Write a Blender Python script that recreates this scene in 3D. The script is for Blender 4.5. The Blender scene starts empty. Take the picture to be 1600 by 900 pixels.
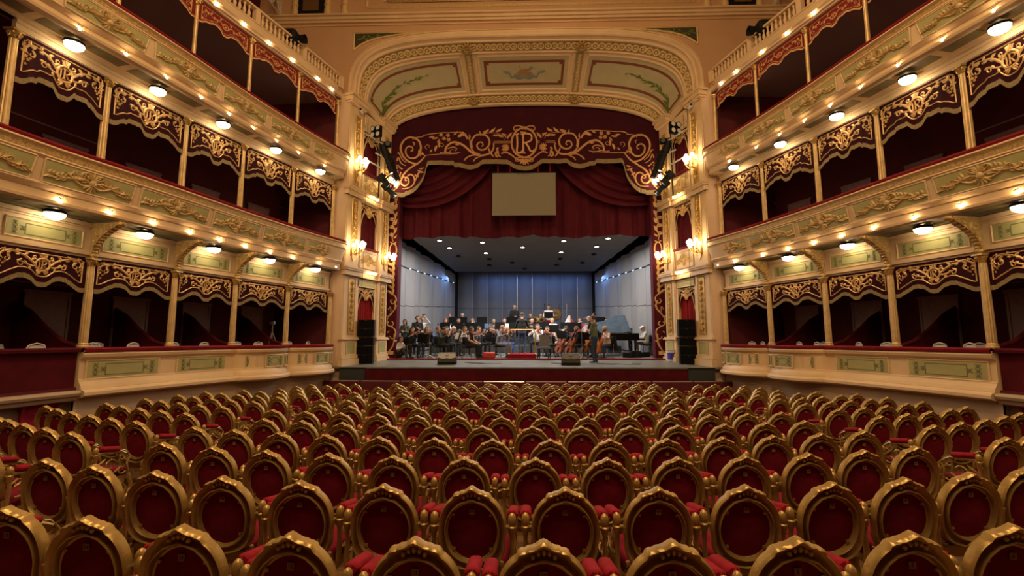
import bpy, bmesh, math, random
from math import sin, cos, pi, sqrt, atan2, atan, radians, floor
from mathutils import Vector, Matrix
random.seed(7)
S = bpy.context.scene
COL = S.collection
# ------------------------------------------------------------------ camera
EYE = 2.37
PITCH, YAW = atan(80/711.1), atan(20/711.1)
cd = bpy.data.cameras.new('camera'); cd.sensor_width = 36; cd.lens = 16; cd.clip_end = 200; cd.clip_start = 0.05
cam = bpy.data.objects.new('camera', cd); COL.objects.link(cam)
cam.location = (0, 0, EYE); cam.rotation_euler = (pi/2+PITCH, 0, YAW)
S.camera = cam
# ------------------------------------------------------------------ world, exposure
W = bpy.data.worlds.new('world'); S.world = W; W.use_nodes = True
W.node_tree.nodes['Background'].inputs[0].default_value = (0, 0, 0, 1)
W.node_tree.nodes['Background'].inputs[1].default_value = 0
S.view_settings.view_transform = 'Standard'
S.view_settings.look = 'None'
S.view_settings.exposure = 0.0
S.view_settings.gamma = 1.0
S.view_settings.use_curve_mapping = False
try:
    S.cycles.use_denoising = True
    S.cycles.max_bounces = 6; S.cycles.diffuse_bounces = 3; S.cycles.glossy_bounces = 2
    S.cycles.sample_clamp_indirect = 4.0
    S.cycles.caustics_reflective = False; S.cycles.caustics_refractive = False
except Exception:
    pass
# ------------------------------------------------------------------ lights
def area(name, loc, aim, size, power, col, sy=None, spread=pi):
    l = bpy.data.lights.new(name, 'AREA'); l.energy = power; l.color = col; l.size = size; l.spread = spread
    if sy: l.shape = 'RECTANGLE'; l.size_y = sy
    else: l.shape = 'DISK'
    o = bpy.data.objects.new(name, l); COL.objects.link(o); o.location = loc
    o.rotation_euler = (Vector(aim)-Vector(loc)).to_track_quat('-Z', 'Y').to_euler()
    o['kind'] = 'helper'
    return o
WARM = (1.0, .64, .32)
STAGEW = (1.0, .95, .90)
# the hall chandelier, up in the dome behind the top of the frame
area('chandelier_light', (0, 5.6, 16.6), (0, 8.0, 0), 3.2, 950, WARM)
# the lit balcony edges at the rear of the horseshoe, over and behind the camera
area('rear_balcony_light', (0, .2, 8.6), (0, 10, 5.5), 12, 210, WARM, .35)
area('rear_balcony_light', (0, .2, 11.8), (0, 10, 6.5), 12, 470, WARM, .35)
# stage work lights under the grid of the orchestra shell, and the blue border light at its back
area('stage_work_light', (0, 20.9, 6.75), (0, 20.6, 1.5), 9.4, 540, STAGEW, 1.2)
area('stage_work_light', (0, 23.8, 6.6), (0, 23.4, 1.5), 6.5, 70, (.9, .95, 1.0), 1.0)
area('stage_border_light', (0.6, 27.25, 6.18), (0.6, 28.3, 3.0), 6.4, 48, (.20, .40, 1.0), .15)
area('stage_side_light', (-4.1, 26.2, 6.0), (-5.2, 25.2, 4.0), 1.6, 14, (.22, .42, 1.0), .2)
area('stage_side_light', (4.1, 26.2, 6.0), (5.2, 25.2, 4.0), 1.6, 14, (.22, .42, 1.0), .2)
# ------------------------------------------------------------------ materials
def nodes(name):
    m = bpy.data.materials.new(name); m.use_nodes = True
    return m, m.node_tree, m.node_tree.nodes['Principled BSDF']
def mat(name, col, rough=.6, metal=0.0, var=.0, vscale=6.0, bump=0.0, bscale=40.0, sheen=0.0, spec=.5, stretch=None, coat=0):
    m, nt, b = nodes(name)
    b.inputs['Base Color'].default_value = (*col, 1); b.inputs['Roughness'].default_value = rough
    b.inputs['Metallic'].default_value = metal; b.inputs['Specular IOR Level'].default_value = spec
    b.inputs['Coat Weight'].default_value = coat
    if sheen:
        b.inputs['Sheen Weight'].default_value = sheen; b.inputs['Sheen Roughness'].default_value = .4
        b.inputs['Sheen Tint'].default_value = (*[min(1, c*1.8+.08) for c in col], 1)
    tc = nt.nodes.new('ShaderNodeTexCoord'); src = tc.outputs['Object']
    if stretch:
        mp = nt.nodes.new('ShaderNodeMapping'); mp.inputs['Scale'].default_value = stretch
        nt.links.new(src, mp.inputs[0]); src = mp.outputs[0]
    if var:
        n = nt.nodes.new('ShaderNodeTexNoise'); n.inputs['Scale'].default_value = vscale; n.inputs['Detail'].default_value = 4
        nt.links.new(src, n.inputs['Vector'])
        r = nt.nodes.new('ShaderNodeValToRGB')
        r.color_ramp.elements[0].position = .3; r.color_ramp.elements[1].position = .7
        r.color_ramp.elements[0].color = (*[c*(1-var) for c in col], 1)
        r.color_ramp.elements[1].color = (*[min(1, c*(1+var)) for c in col], 1)
        nt.links.new(n.outputs['Fac'], r.inputs[0]); nt.links.new(r.outputs[0], b.inputs['Base Color'])
    if bump:
        n = nt.nodes.new('ShaderNodeTexNoise'); n.inputs['Scale'].default_value = bscale; n.inputs['Detail'].default_value = 3
        nt.links.new(src, n.inputs['Vector'])
        bp = nt.nodes.new('ShaderNodeBump'); bp.inputs['Strength'].default_value = bump; bp.inputs['Distance'].default_value = .02
        nt.links.new(n.outputs['Fac'], bp.inputs['Height']); nt.links.new(bp.outputs[0], b.inputs['Normal'])
    return m
def emit(name, col, s):
    m, nt, b = nodes(name)
    b.inputs['Base Color'].default_value = (.8, .8, .8, 1)
    b.inputs['Emission Color'].default_value = (*col, 1); b.inputs['Emission Strength'].default_value = s
    return m
M = {}
M['cream'] = mat('cream_plaster', (.77, .57, .33), .55, var=.07, vscale=1.6, bump=.06, bscale=18)
M['cream2'] = mat('pale_plaster', (.70, .50, .32), .65, var=.06, vscale=1.0)
M['ochre'] = mat('ochre_wall', (.62, .38, .20), .75, var=.05, vscale=.8)
M['green'] = mat('olive_green_panel', (.43, .41, .17), .6, var=.10, vscale=4)
M['greendark'] = mat('dark_green_ornament', (.19, .19, .08), .6)
M['sage'] = mat('sage_painted_panel', (.50, .46, .27), .7, var=.05, vscale=3)
M['gold'] = mat('gilding', (.62, .40, .13), .38, .55, var=.22, vscale=9, bump=.12, bscale=30)
M['golddark'] = mat('aged_gilding', (.52, .35, .13), .45, .3, var=.25, vscale=14, bump=.3, bscale=60)
M['goldband'] = mat('gilded_frieze', (.55, .37, .14), .45, .4, var=.35, vscale=26, bump=.6, bscale=34)
M['chairgold'] = mat('chair_gilding', (.54, .37, .125), .36, .48, var=.22, vscale=7, bump=.10, bscale=45)
M['velvet'] = mat('red_velvet', (.23, .009, .030), .85, var=.25, vscale=9, bump=.05, bscale=160, sheen=.25, spec=.2)
M['velvetdark'] = mat('dark_red_velvet', (.085, .004, .009), .85, var=.25, vscale=3, sheen=.08, spec=.2)
M['band'] = mat('olive_gold_band', (.36, .27, .12), .6, .1, var=.1, vscale=8)
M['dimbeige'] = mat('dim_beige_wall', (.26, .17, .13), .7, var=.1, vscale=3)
M['velvetpad'] = mat('bright_red_velvet', (.33, .012, .026), .8, var=.2, vscale=12, sheen=.12, spec=.2)
M['velvetrim'] = mat('crimson_rail_velvet', (.20, .008, .016), .8, var=.2, vscale=5, sheen=.2, spec=.2)
M['val'] = mat('maroon_valance_cloth', (.030, .0022, .006), .9, var=.2, vscale=6, sheen=.02, spec=.2)
M['valred'] = mat('red_valance_cloth', (.22, .022, .018), .85, var=.2, vscale=6, sheen=.05, spec=.2)
M['thread'] = mat('gold_thread', (.72, .47, .20), .5, .25, var=.15, vscale=30)
M['threadred'] = mat('copper_thread', (.60, .33, .14), .55, .2, var=.15, vscale=30)
M['fringe'] = mat('gold_fringe', (.27, .20, .095), .7, .05, var=.2, vscale=30)
M['grand'] = mat('grand_drape_cloth', (.046, .004, .011), .85, var=.15, vscale=3, sheen=.05, spec=.2)
M['curtain'] = mat('crimson_curtain', (.075, .0045, .012), .8, var=.15, vscale=3, sheen=.25, spec=.2)
M['curtred'] = mat('scarlet_box_curtain', (.26, .010, .012), .8, var=.1, vscale=6, sheen=.2, spec=.2)
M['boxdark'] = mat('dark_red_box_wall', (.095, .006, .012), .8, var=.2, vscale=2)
M['boxceil'] = mat('plum_box_ceiling', (.30, .18, .19), .42, var=.12, vscale=8, stretch=(1, 14, 1))
M['soffit'] = mat('olive_soffit', (.19, .155, .075), .6, var=.15, vscale=5)
M['beige'] = mat('beige_plinth', (.50, .37, .25), .7, var=.06, vscale=2)
M['wood'] = mat('parquet', (.20, .105, .042), .45, var=.35, vscale=3.5, stretch=(1, 9, 1))
M['brown'] = mat('red_brown_paint', (.22, .055, .022), .6)
M['darkgreen'] = mat('dark_olive_paint', (.055, .045, .02), .7)
M['black'] = mat('black_paint', (.010, .010, .011), .6, spec=.2)
M['blackcab'] = mat('black_cabinet', (.011, .013, .012), .6, bump=.2, bscale=220)
M['blackgloss'] = mat('black_lacquer', (.008, .008, .009), .12, coat=.5)
M['slate'] = mat('slate_black_staging', (.032, .038, .036), .7, var=.15, vscale=4)
M['deck'] = mat('grey_stage_deck', (.17, .175, .155), .42, var=.25, vscale=2.2, bump=.08, bscale=10)
M['deck2'] = mat('dark_stage_floor', (.20, .19, .18), .32, var=.25, vscale=2.0, bump=.05, bscale=8)
M['shell'] = mat('grey_shell_panel', (.30, .30, .31), .6, var=.06, vscale=2, stretch=(1, 1, .3))
M['shellback'] = mat('slate_shell_panel', (.115, .125, .15), .6, var=.06, vscale=2)
M['shellceil'] = mat('grey_shell_ceiling', (.19, .18, .17), .7, var=.05, vscale=2)
M['steel'] = mat('brushed_steel', (.45, .45, .46), .3, .9)
M['brass'] = mat('brass', (.65, .42, .12), .28, .85)
M['white'] = mat('white_paint', (.75, .73, .70), .5)
M['screen'] = mat('screen_fabric', (.24, .225, .16), .85, var=.05, vscale=30)
M['plate'] = mat('brass_number_plate', (.34, .20, .07), .5, .3, var=.2, vscale=60)
M['ink'] = mat('dark_engraving', (.07, .03, .012), .7)
M['bulb'] = emit('lit_bulb', (1.0, .66, .32), 64)
M['dome'] = emit('lit_opal_glass', (1.0, .76, .46), 21)
M['sconce'] = emit('lit_globe', (1.0, .72, .40), 32)
M['down'] = emit('lit_downlight', (1.0, .96, .90), 22)
M['blueled'] = emit('lit_blue_gap', (.45, .72, 1.0), 1.3)
M['bronze'] = mat('dark_bronze', (.17, .105, .045), .4, .6); M['oldbrass'] = mat('tuba_brass', (.36, .21, .07), .35, .8)
M['relief'] = mat('pale_gilt_stucco', (.66, .49, .23), .5, .12, var=.2, vscale=14)
M['matteblack'] = mat('matte_black', (.006, .006, .0065), .9, spec=.08)
M['padgrey'] = mat('pale_grey_panel', (.50, .49, .48), .6); M['midgrey'] = mat('mid_grey_panel', (.16, .16, .16), .6)
M['whiteled'] = emit('lit_lens', (1.0, .95, .85), 3)
M['wallwhite'] = mat('white_metal', (.62, .60, .55), .5)
# ------------------------------------------------------------------ mesh helpers
class MB:
    def __init__(s): s.v = []; s.f = []; s.m = []
    def add(s, vs, fs, mi=0, T=None):
        n = len(s.v)
        s.v += [tuple(T @ Vector(p)) for p in vs] if T is not None else [tuple(p) for p in vs]
        s.f += [tuple(i+n for i in f) for f in fs]; s.m += [mi]*len(fs)
        return s
    def box(s, c, d, mi=0, rz=0, T=None):
        x, y, z = d[0]/2, d[1]/2, d[2]/2
        R = Matrix.Translation(c) @ Matrix.Rotation(rz, 4, 'Z')
        if T is not None: R = T @ R
        return s.add([(a*x, b*y, e*z) for a in (-1, 1) for b in (-1, 1) for e in (-1, 1)],
              [(0, 1, 3, 2), (4, 6, 7, 5), (0, 4, 5, 1), (2, 3, 7, 6), (0, 2, 6, 4), (1, 5, 7, 3)], mi, R)
    def rbox(s, c, d, r=.01, mi=0, rz=0, T=None, n=3):
        # box with its vertical-section corners rounded (rounded in y-z, capped along x)
        y, z = d[1]/2-r, d[2]/2-r
        sec = []
        for qy, qz, a0 in ((1, 1, 0), (-1, 1, pi/2), (-1, -1, pi), (1, -1, 1.5*pi)):
            for k in range(n+1):
                a = a0+k*pi/2/n; sec.append((qy*y+r*cos(a), qz*z+r*sin(a)))
        N = len(sec); x = d[0]/2; vs = []
        for xx, sc in ((-x, .0), (-x+r*.3, .7), (-x+r, 1), (x-r, 1), (x-r*.3, .7), (x, 0)):
            for (a, b) in sec:
                k = (1-sc)*r
                vs.append((xx, a-k*(1 if a > 0 else -1), b-k*(1 if b > 0 else -1)))
        fs = [(i*N+j, i*N+(j+1) % N, (i+1)*N+(j+1) % N, (i+1)*N+j) for i in range(5) for j in range(N)]
        fs += [tuple(range(N)), tuple(5*N+j for j in reversed(range(N)))]
        R = Matrix.Translation(c) @ Matrix.Rotation(rz, 4, 'Z')
        if T is not None: R = T @ R
        return s.add(vs, fs, mi, R)
    def tube(s, pts, r, n=8, mi=0, T=None, flat=1.0):
        pts = [Vector(p) for p in pts]; L = len(pts)
        rr = r if isinstance(r, (list, tuple)) else [r]*L
        vs = []; up = Vector((0, 0, 1))
        for i, p in enumerate(pts):
            t = (pts[min(i+1, L-1)]-pts[max(i-1, 0)])
            t = t.normalized() if t.length > 1e-9 else Vector((0, 0, 1))
            a = up if abs(t.dot(up)) < .95 else Vector((1, 0, 0))
            u = t.cross(a).normalized(); w = u.cross(t)
            for k in range(n):
                an = 2*pi*k/n; vs.append(p+u*(rr[i]*cos(an)*flat)+w*(rr[i]*sin(an)))
        fs = [(i*n+k, i*n+(k+1) % n, (i+1)*n+(k+1) % n, (i+1)*n+k) for i in range(L-1) for k in range(n)]
        fs += [tuple(reversed(range(n))), tuple((L-1)*n+k for k in range(n))]
        return s.add(vs, fs, mi, T)
    def lathe(s, prof, n=16, c=(0, 0, 0), mi=0, T=None, a0=0, a1=2*pi):
        full = abs(a1-a0-2*pi) < 1e-6; m = n if full else n+1; vs = []
        for (r, z) in prof:
            for k in range(m):
                a = a0+(a1-a0)*k/n; vs.append((c[0]+r*cos(a), c[1]+r*sin(a), c[2]+z))
        L = len(prof)
        fs = [(i*m+k, i*m+(k+1) % m, (i+1)*m+(k+1) % m, (i+1)*m+k) for i in range(L-1) for k in range(n)]
        return s.add(vs, fs, mi, T)
    def ball(s, c, r, nu=10, nv=6, mi=0, T=None):
        r = r if isinstance(r, (tuple, list)) else (r, r, r)
        vs = [(c[0], c[1], c[2]-r[2])]
        for j in range(1, nv):
            b = -pi/2+pi*j/nv
            for k in range(nu):
                a = 2*pi*k/nu; vs.append((c[0]+r[0]*cos(b)*cos(a), c[1]+r[1]*cos(b)*sin(a), c[2]+r[2]*sin(b)))
        vs.append((c[0], c[1], c[2]+r[2])); t = len(vs)-1
        fs = [(0, 1+(k+1) % nu, 1+k) for k in range(nu)]
        fs += [(1+j*nu+k, 1+j*nu+(k+1) % nu, 1+(j+1)*nu+(k+1) % nu, 1+(j+1)*nu+k) for j in range(nv-2) for k in range(nu)]
        fs += [(t, 1+(nv-2)*nu+k, 1+(nv-2)*nu+(k+1) % nu) for k in range(nu)]
        return s.add(vs, fs, mi, T)
    def grid(s, fn, us, vs_, mi=0, wrap=False):
        A = len(us); B = len(vs_)
        P = [fn(u, v) for u in us for v in vs_]
        fs = [(i*B+j, i*B+j+1, ((i+1) % A)*B+j+1, ((i+1) % A)*B+j) for i in range(A if wrap else A-1) for j in range(B-1)]
        if callable(mi):
            for q, f in enumerate(fs): pass
        return s.add(P, fs, mi)
    def prism(s, poly, y0, y1, mi=0, T=None):   # polygon in x-z, extruded in y
        n = len(poly)
        vs = [(x, y0, z) for x, z in poly]+[(x, y1, z) for x, z in poly]
        fs = [tuple(range(n)), tuple(reversed(range(n, 2*n)))]+[(i, n+i, n+(i+1) % n, (i+1) % n) for i in range(n)]
        return s.add(vs, fs, mi, T)
    def ribbon(s, pts, w, h=.012, mi=0, mp=None, closed=False, h0=.0):
        # a raised cord / appliqué stroke in the x-z plane, facing -y
        L = len(pts); ww = w if isinstance(w, (list, tuple)) else [w]*L
        mp = mp or (lambda x, z, d: (x, -d, z)); vs = []
        for i, p in enumerate(pts):
            if closed: a, b = pts[i-1], pts[(i+1) % L]
            else: a, b = pts[max(i-1, 0)], pts[min(i+1, L-1)]
            tx, tz = b[0]-a[0], b[1]-a[1]; l = sqrt(tx*tx+tz*tz) or 1
            nx, nz = -tz/l*ww[i]/2, tx/l*ww[i]/2
            vs += [mp(p[0]+nx, p[1]+nz, h0), mp(p[0], p[1], h0+h), mp(p[0]-nx, p[1]-nz, h0)]
        fs = []
        for i in range(L if closed else L-1):
            j = (i+1) % L
            fs += [(3*i, 3*i+1, 3*j+1, 3*j), (3*i+1, 3*i+2, 3*j+2, 3*j+1)]
        return s.add(vs, fs, mi)
    def poly(s, pts, h=.004, mi=0, mp=None):    # flat filled shape, fan about its centre
        mp = mp or (lambda x, z, d: (x, -d, z)); n = len(pts)
        cx = sum(p[0] for p in pts)/n; cz = sum(p[1] for p in pts)/n
        return s.add([mp(x, z, h) for x, z in pts]+[mp(cx, cz, h)], [(i, (i+1) % n, n) for i in range(n)], mi)
    def mesh(s, name, mats, smooth=35, fix=True):
        me = bpy.data.meshes.new(name); me.from_pydata(s.v, [], s.f)
        for m in (mats if isinstance(mats, (list, tuple)) else [mats]): me.materials.append(M[m] if isinstance(m, str) else m)
        if any(s.m): me.polygons.foreach_set('material_index', s.m)
        if fix:
            bm = bmesh.new(); bm.from_mesh(me); bmesh.ops.recalc_face_normals(bm, faces=bm.faces); bm.to_mesh(me); bm.free()
        if smooth:
            me.polygons.foreach_set('use_smooth', [True]*len(me.polygons)); me.set_sharp_from_angle(angle=radians(smooth))
        me.update(); return me
def link(name, me, parent=None, loc=None, rz=None, rot=None, scale=None):
    o = bpy.data.objects.new(name, me); COL.objects.link(o)
    if parent is not None: o.parent = parent
    if loc is not None: o.location = loc
    if rz is not None: o.rotation_euler = (0, 0, rz)
    if rot is not None: o.rotation_euler = rot
    if scale is not None: o.scale = scale
    return o
def obj(name, mb, mats, parent=None, smooth=35, fix=True, **k):
    return link(name, mb.mesh(name, mats, smooth, fix), parent, **k)
def tag(o, label, cat, group=None):
    o['label'] = label; o['category'] = cat
    if group: o['group'] = group
    return o
def thing(name, label, cat, loc=(0, 0, 0), rz=0, group=None):
    o = bpy.data.objects.new(name, None); COL.objects.link(o); o.empty_display_size = .1
    o.location = loc; o.rotation_euler = (0, 0, rz)
    return tag(o, label, cat, group)
def struct(o):
    o['kind'] = 'structure'; return o
CH = {}
def copy_tree(o, parent=None):
    c = o.copy(); COL.objects.link(c)
    if parent is not None: c.parent = parent
    for k in list(o.children): copy_tree(k, c)
    return c
ORD = 'first second third fourth fifth sixth seventh eighth ninth tenth eleventh twelfth thirteenth fourteenth fifteenth sixteenth seventeenth eighteenth nineteenth twentieth'.split()
def lerp(a, b, t): return a+(b-a)*t
def interp(tab, x):
    # smooth (Catmull-Rom) interpolation of a table of (x, value)
    n = len(tab)
    if x <= tab[0][0]: i = 0
    else:
        i = max(k for k in range(n-1) if tab[k][0] <= x)
    x0, y0 = tab[i]; x1, y1 = tab[i+1]
    t = (x-x0)/(x1-x0)
    if t > 1: t = 1
    m0 = (y1-tab[i-1][1])/(x1-tab[i-1][0]) if i > 0 else (y1-y0)/(x1-x0)
    m1 = (tab[i+2][1]-y0)/(tab[i+2][0]-x0) if i < n-2 else (y1-y0)/(x1-x0)
    h = x1-x0
    return (2*t**3-3*t*t+1)*y0+(t**3-2*t*t+t)*h*m0+(-2*t**3+3*t*t)*y1+(t**3-t*t)*h*m1
def lin(tab, x):
    if x <= tab[0][0]: return tab[0][1]
    for (a, b), (c, d) in zip(tab, tab[1:]):
        if x <= c: return b+(d-b)*(x-a)/(c-a) if c > a else d
    return tab[-1][1]
def frange(a, b, n): return [a+(b-a)*i/n for i in range(n+1)]
# ------------------------------------------------------------------ scrollwork vocabulary (x-z plane)
def curl(cx, cz, r, a0, turns, w, n=18, tail=None, inner=.16):
    pts, ws = [], []
    for i in range(n+1):
        t = i/n; a = a0+turns*2*pi*t; rr = r*((1-t)**1.15*(1-inner)+inner)
        pts.append((cx+rr*cos(a), cz+rr*sin(a))); ws.append(w*(1-.45*t))
    pts.append(pts[-1]); ws.append(w*.9)
    if tail: pts.insert(0, tail); ws.insert(0, w*.6)
    return pts, ws
def leaf(x, z, ang, ln, w, bend=.25, n=6):
    pts, ws = [], []
    for i in range(n+1):
        t = i/n; a = ang+bend*t
        pts.append((x+ln*t*cos(a), z+ln*t*sin(a))); ws.append(w*max(.06, sin(pi*min(1, t*.9+.08))**.8))
    return pts, ws
def bez(p0, p1, p2, p3, n=12):
    o = []
    for i in range(n+1):
        t = i/n; u = 1-t
        o.append(tuple(u**3*p0[k]+3*u*u*t*p1[k]+3*u*t*t*p2[k]+t**3*p3[k] for k in (0, 1)))
    return o
def spline(pts, n=6):
    o = []
    for i in range(len(pts)-1):
        p0 = pts[max(i-1, 0)]; p1 = pts[i]; p2 = pts[i+1]; p3 = pts[min(i+2, len(pts)-1)]
        for k in range(n):
            t = k/n
            o.append(tuple(.5*(2*p1[j]+(p2[j]-p0[j])*t+(2*p0[j]-5*p1[j]+4*p2[j]-p3[j])*t*t+(3*p1[j]-p0[j]-3*p2[j]+p3[j])*t**3) for j in (0, 1)))
    o.append(pts[-1]); return o
def taper(n, w, a=.35, b=.2): return [w*(a+(1-a)*sin(pi*min(1, (i/(n-1))*.62+.3)))*(1 if i < n-1 else b) for i in range(n)]
def ell(cx, cz, rx, rz, n=24): return [(cx+rx*cos(2*pi*i/n), cz+rz*sin(2*pi*i/n)) for i in range(n)]
def monogram(mb, cx, cz, s, w, **k):
    # the letters I and R laid over one another, as on the cloth
    q = lambda L: [(cx+x*s, cz+z*s) for x, z in L]
    mb.ribbon(q([(.02, .5), (.02, .2), (.02, -.2), (.02, -.52)]), [w*1.2, w, w, w*1.2], **k)
    mb.ribbon(q([(-.12, .52), (.16, .52)]), w*.8, **k); mb.ribbon(q([(-.1, -.54), (.14, -.54)]), w*.8, **k)
    mb.ribbon(q(spline([(-.1, .4), (.2, .47), (.42, .36), (.40, .12), (.16, .0), (.02, .0)], 4)), w, **k)
    mb.ribbon(q(spline([(.12, .0), (.26, -.2), (.36, -.42), (.5, -.46), (.56, -.36)], 4)), w, **k)
    mb.ribbon(q(spline([(-.3, .42), (-.28, .1), (-.28, -.2), (-.3, -.46), (-.16, -.56), (-.02, -.44)], 4)), w, **k)
    mb.ribbon(q([(-.42, .4), (-.18, .44)]), w*.8, **k)
# ================================================================== the setting
XC = [(0, 9.55), (5, 9.4), (7.4, 9.18), (9, 8.93), (10.75, 8.53), (12.35, 8.06), (14.1, 7.5), (16, 6.93)]     # line of the box columns
XR = [(0, 8.9), (5, 8.72), (7.5, 8.42), (9, 8.07), (10, 7.86), (11.75, 7.53), (13.4, 7.13), (14.6, 6.78), (15.4, 6.5)]  # balcony rims
xc = lambda y: interp(XC, y)
xr = lambda y: interp(XR, y)
def floor_z(y): return .034*(15-y) if y < 15 else 0.0
def stage_z(y): return 1.42+.045*(y-16.2)
SIDE = {-1: 'left', 1: 'right'}
GAL = {1: 'ground-floor', 2: 'middle', 3: 'upper'}
mb = MB(); mb.grid(lambda u, v: (u, v, floor_z(v)), [-11, -5, 0, 5, 11], [-7, 0, 15, 16.5])
struct(obj('floor', mb, 'wood'))
mb = MB(); mb.box((0, 4.5, 17.6), (24, 25, .2)); struct(obj('ceiling', mb, 'ochre'))
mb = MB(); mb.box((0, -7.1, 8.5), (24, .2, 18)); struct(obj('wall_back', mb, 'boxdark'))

def path_of(fx, y0=2.0, y1=15.2, step=.4, end=None):
    n = int((y1-y0)/step)
    P = [Vector((fx(y), y)) for y in frange(y0, y1, n)]
    if end: P += [Vector(e) for e in end]
    N = []
    for i, p in enumerate(P):
        t = P[min(i+1, len(P)-1)]-P[max(i-1, 0)]; t.normalize(); N.append(Vector((-t.y, t.x)))
    return P, N
def sweep(mb, sd, P, N, prof, mi, off=None):
    for j in range(len(prof)-1):
        vs, fs = [], []
        for i, p in enumerate(P):
            for (o, z) in prof[j:j+2]:
                q = p+N[i]*(o+(off(p.y, z) if off else 0)); vs.append((sd*q.x, q.y, z))
        fs = [(2*i, 2*i+1, 2*i+3, 2*i+2) for i in range(len(P)-1)]
        mb.add(vs, fs, mi[j] if isinstance(mi, list) else mi)
RIM_END = [(6.43, 15.62), (6.42, 15.8), (6.5, 15.97), (6.68, 16.08), (6.9, 16.12)]
def bay(sd, y0, y1, fx):
    A, B = Vector((sd*fx(y0), y0)), Vector((sd*fx(y1), y1))
    if sd > 0: A, B = B, A
    d = B-A
    return (A+B)/2, atan2(d.y, d.x), d.length
def at_bay(m, rz, x, out, z):       # point in a bay's own frame: x along, out into the hall
    return (m.x+x*cos(rz)+out*sin(rz), m.y+x*sin(rz)-out*cos(rz), z)
COLS = [5.7, 7.4, 9.0, 10.75, 12.35, 14.1, 16.0]

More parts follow.
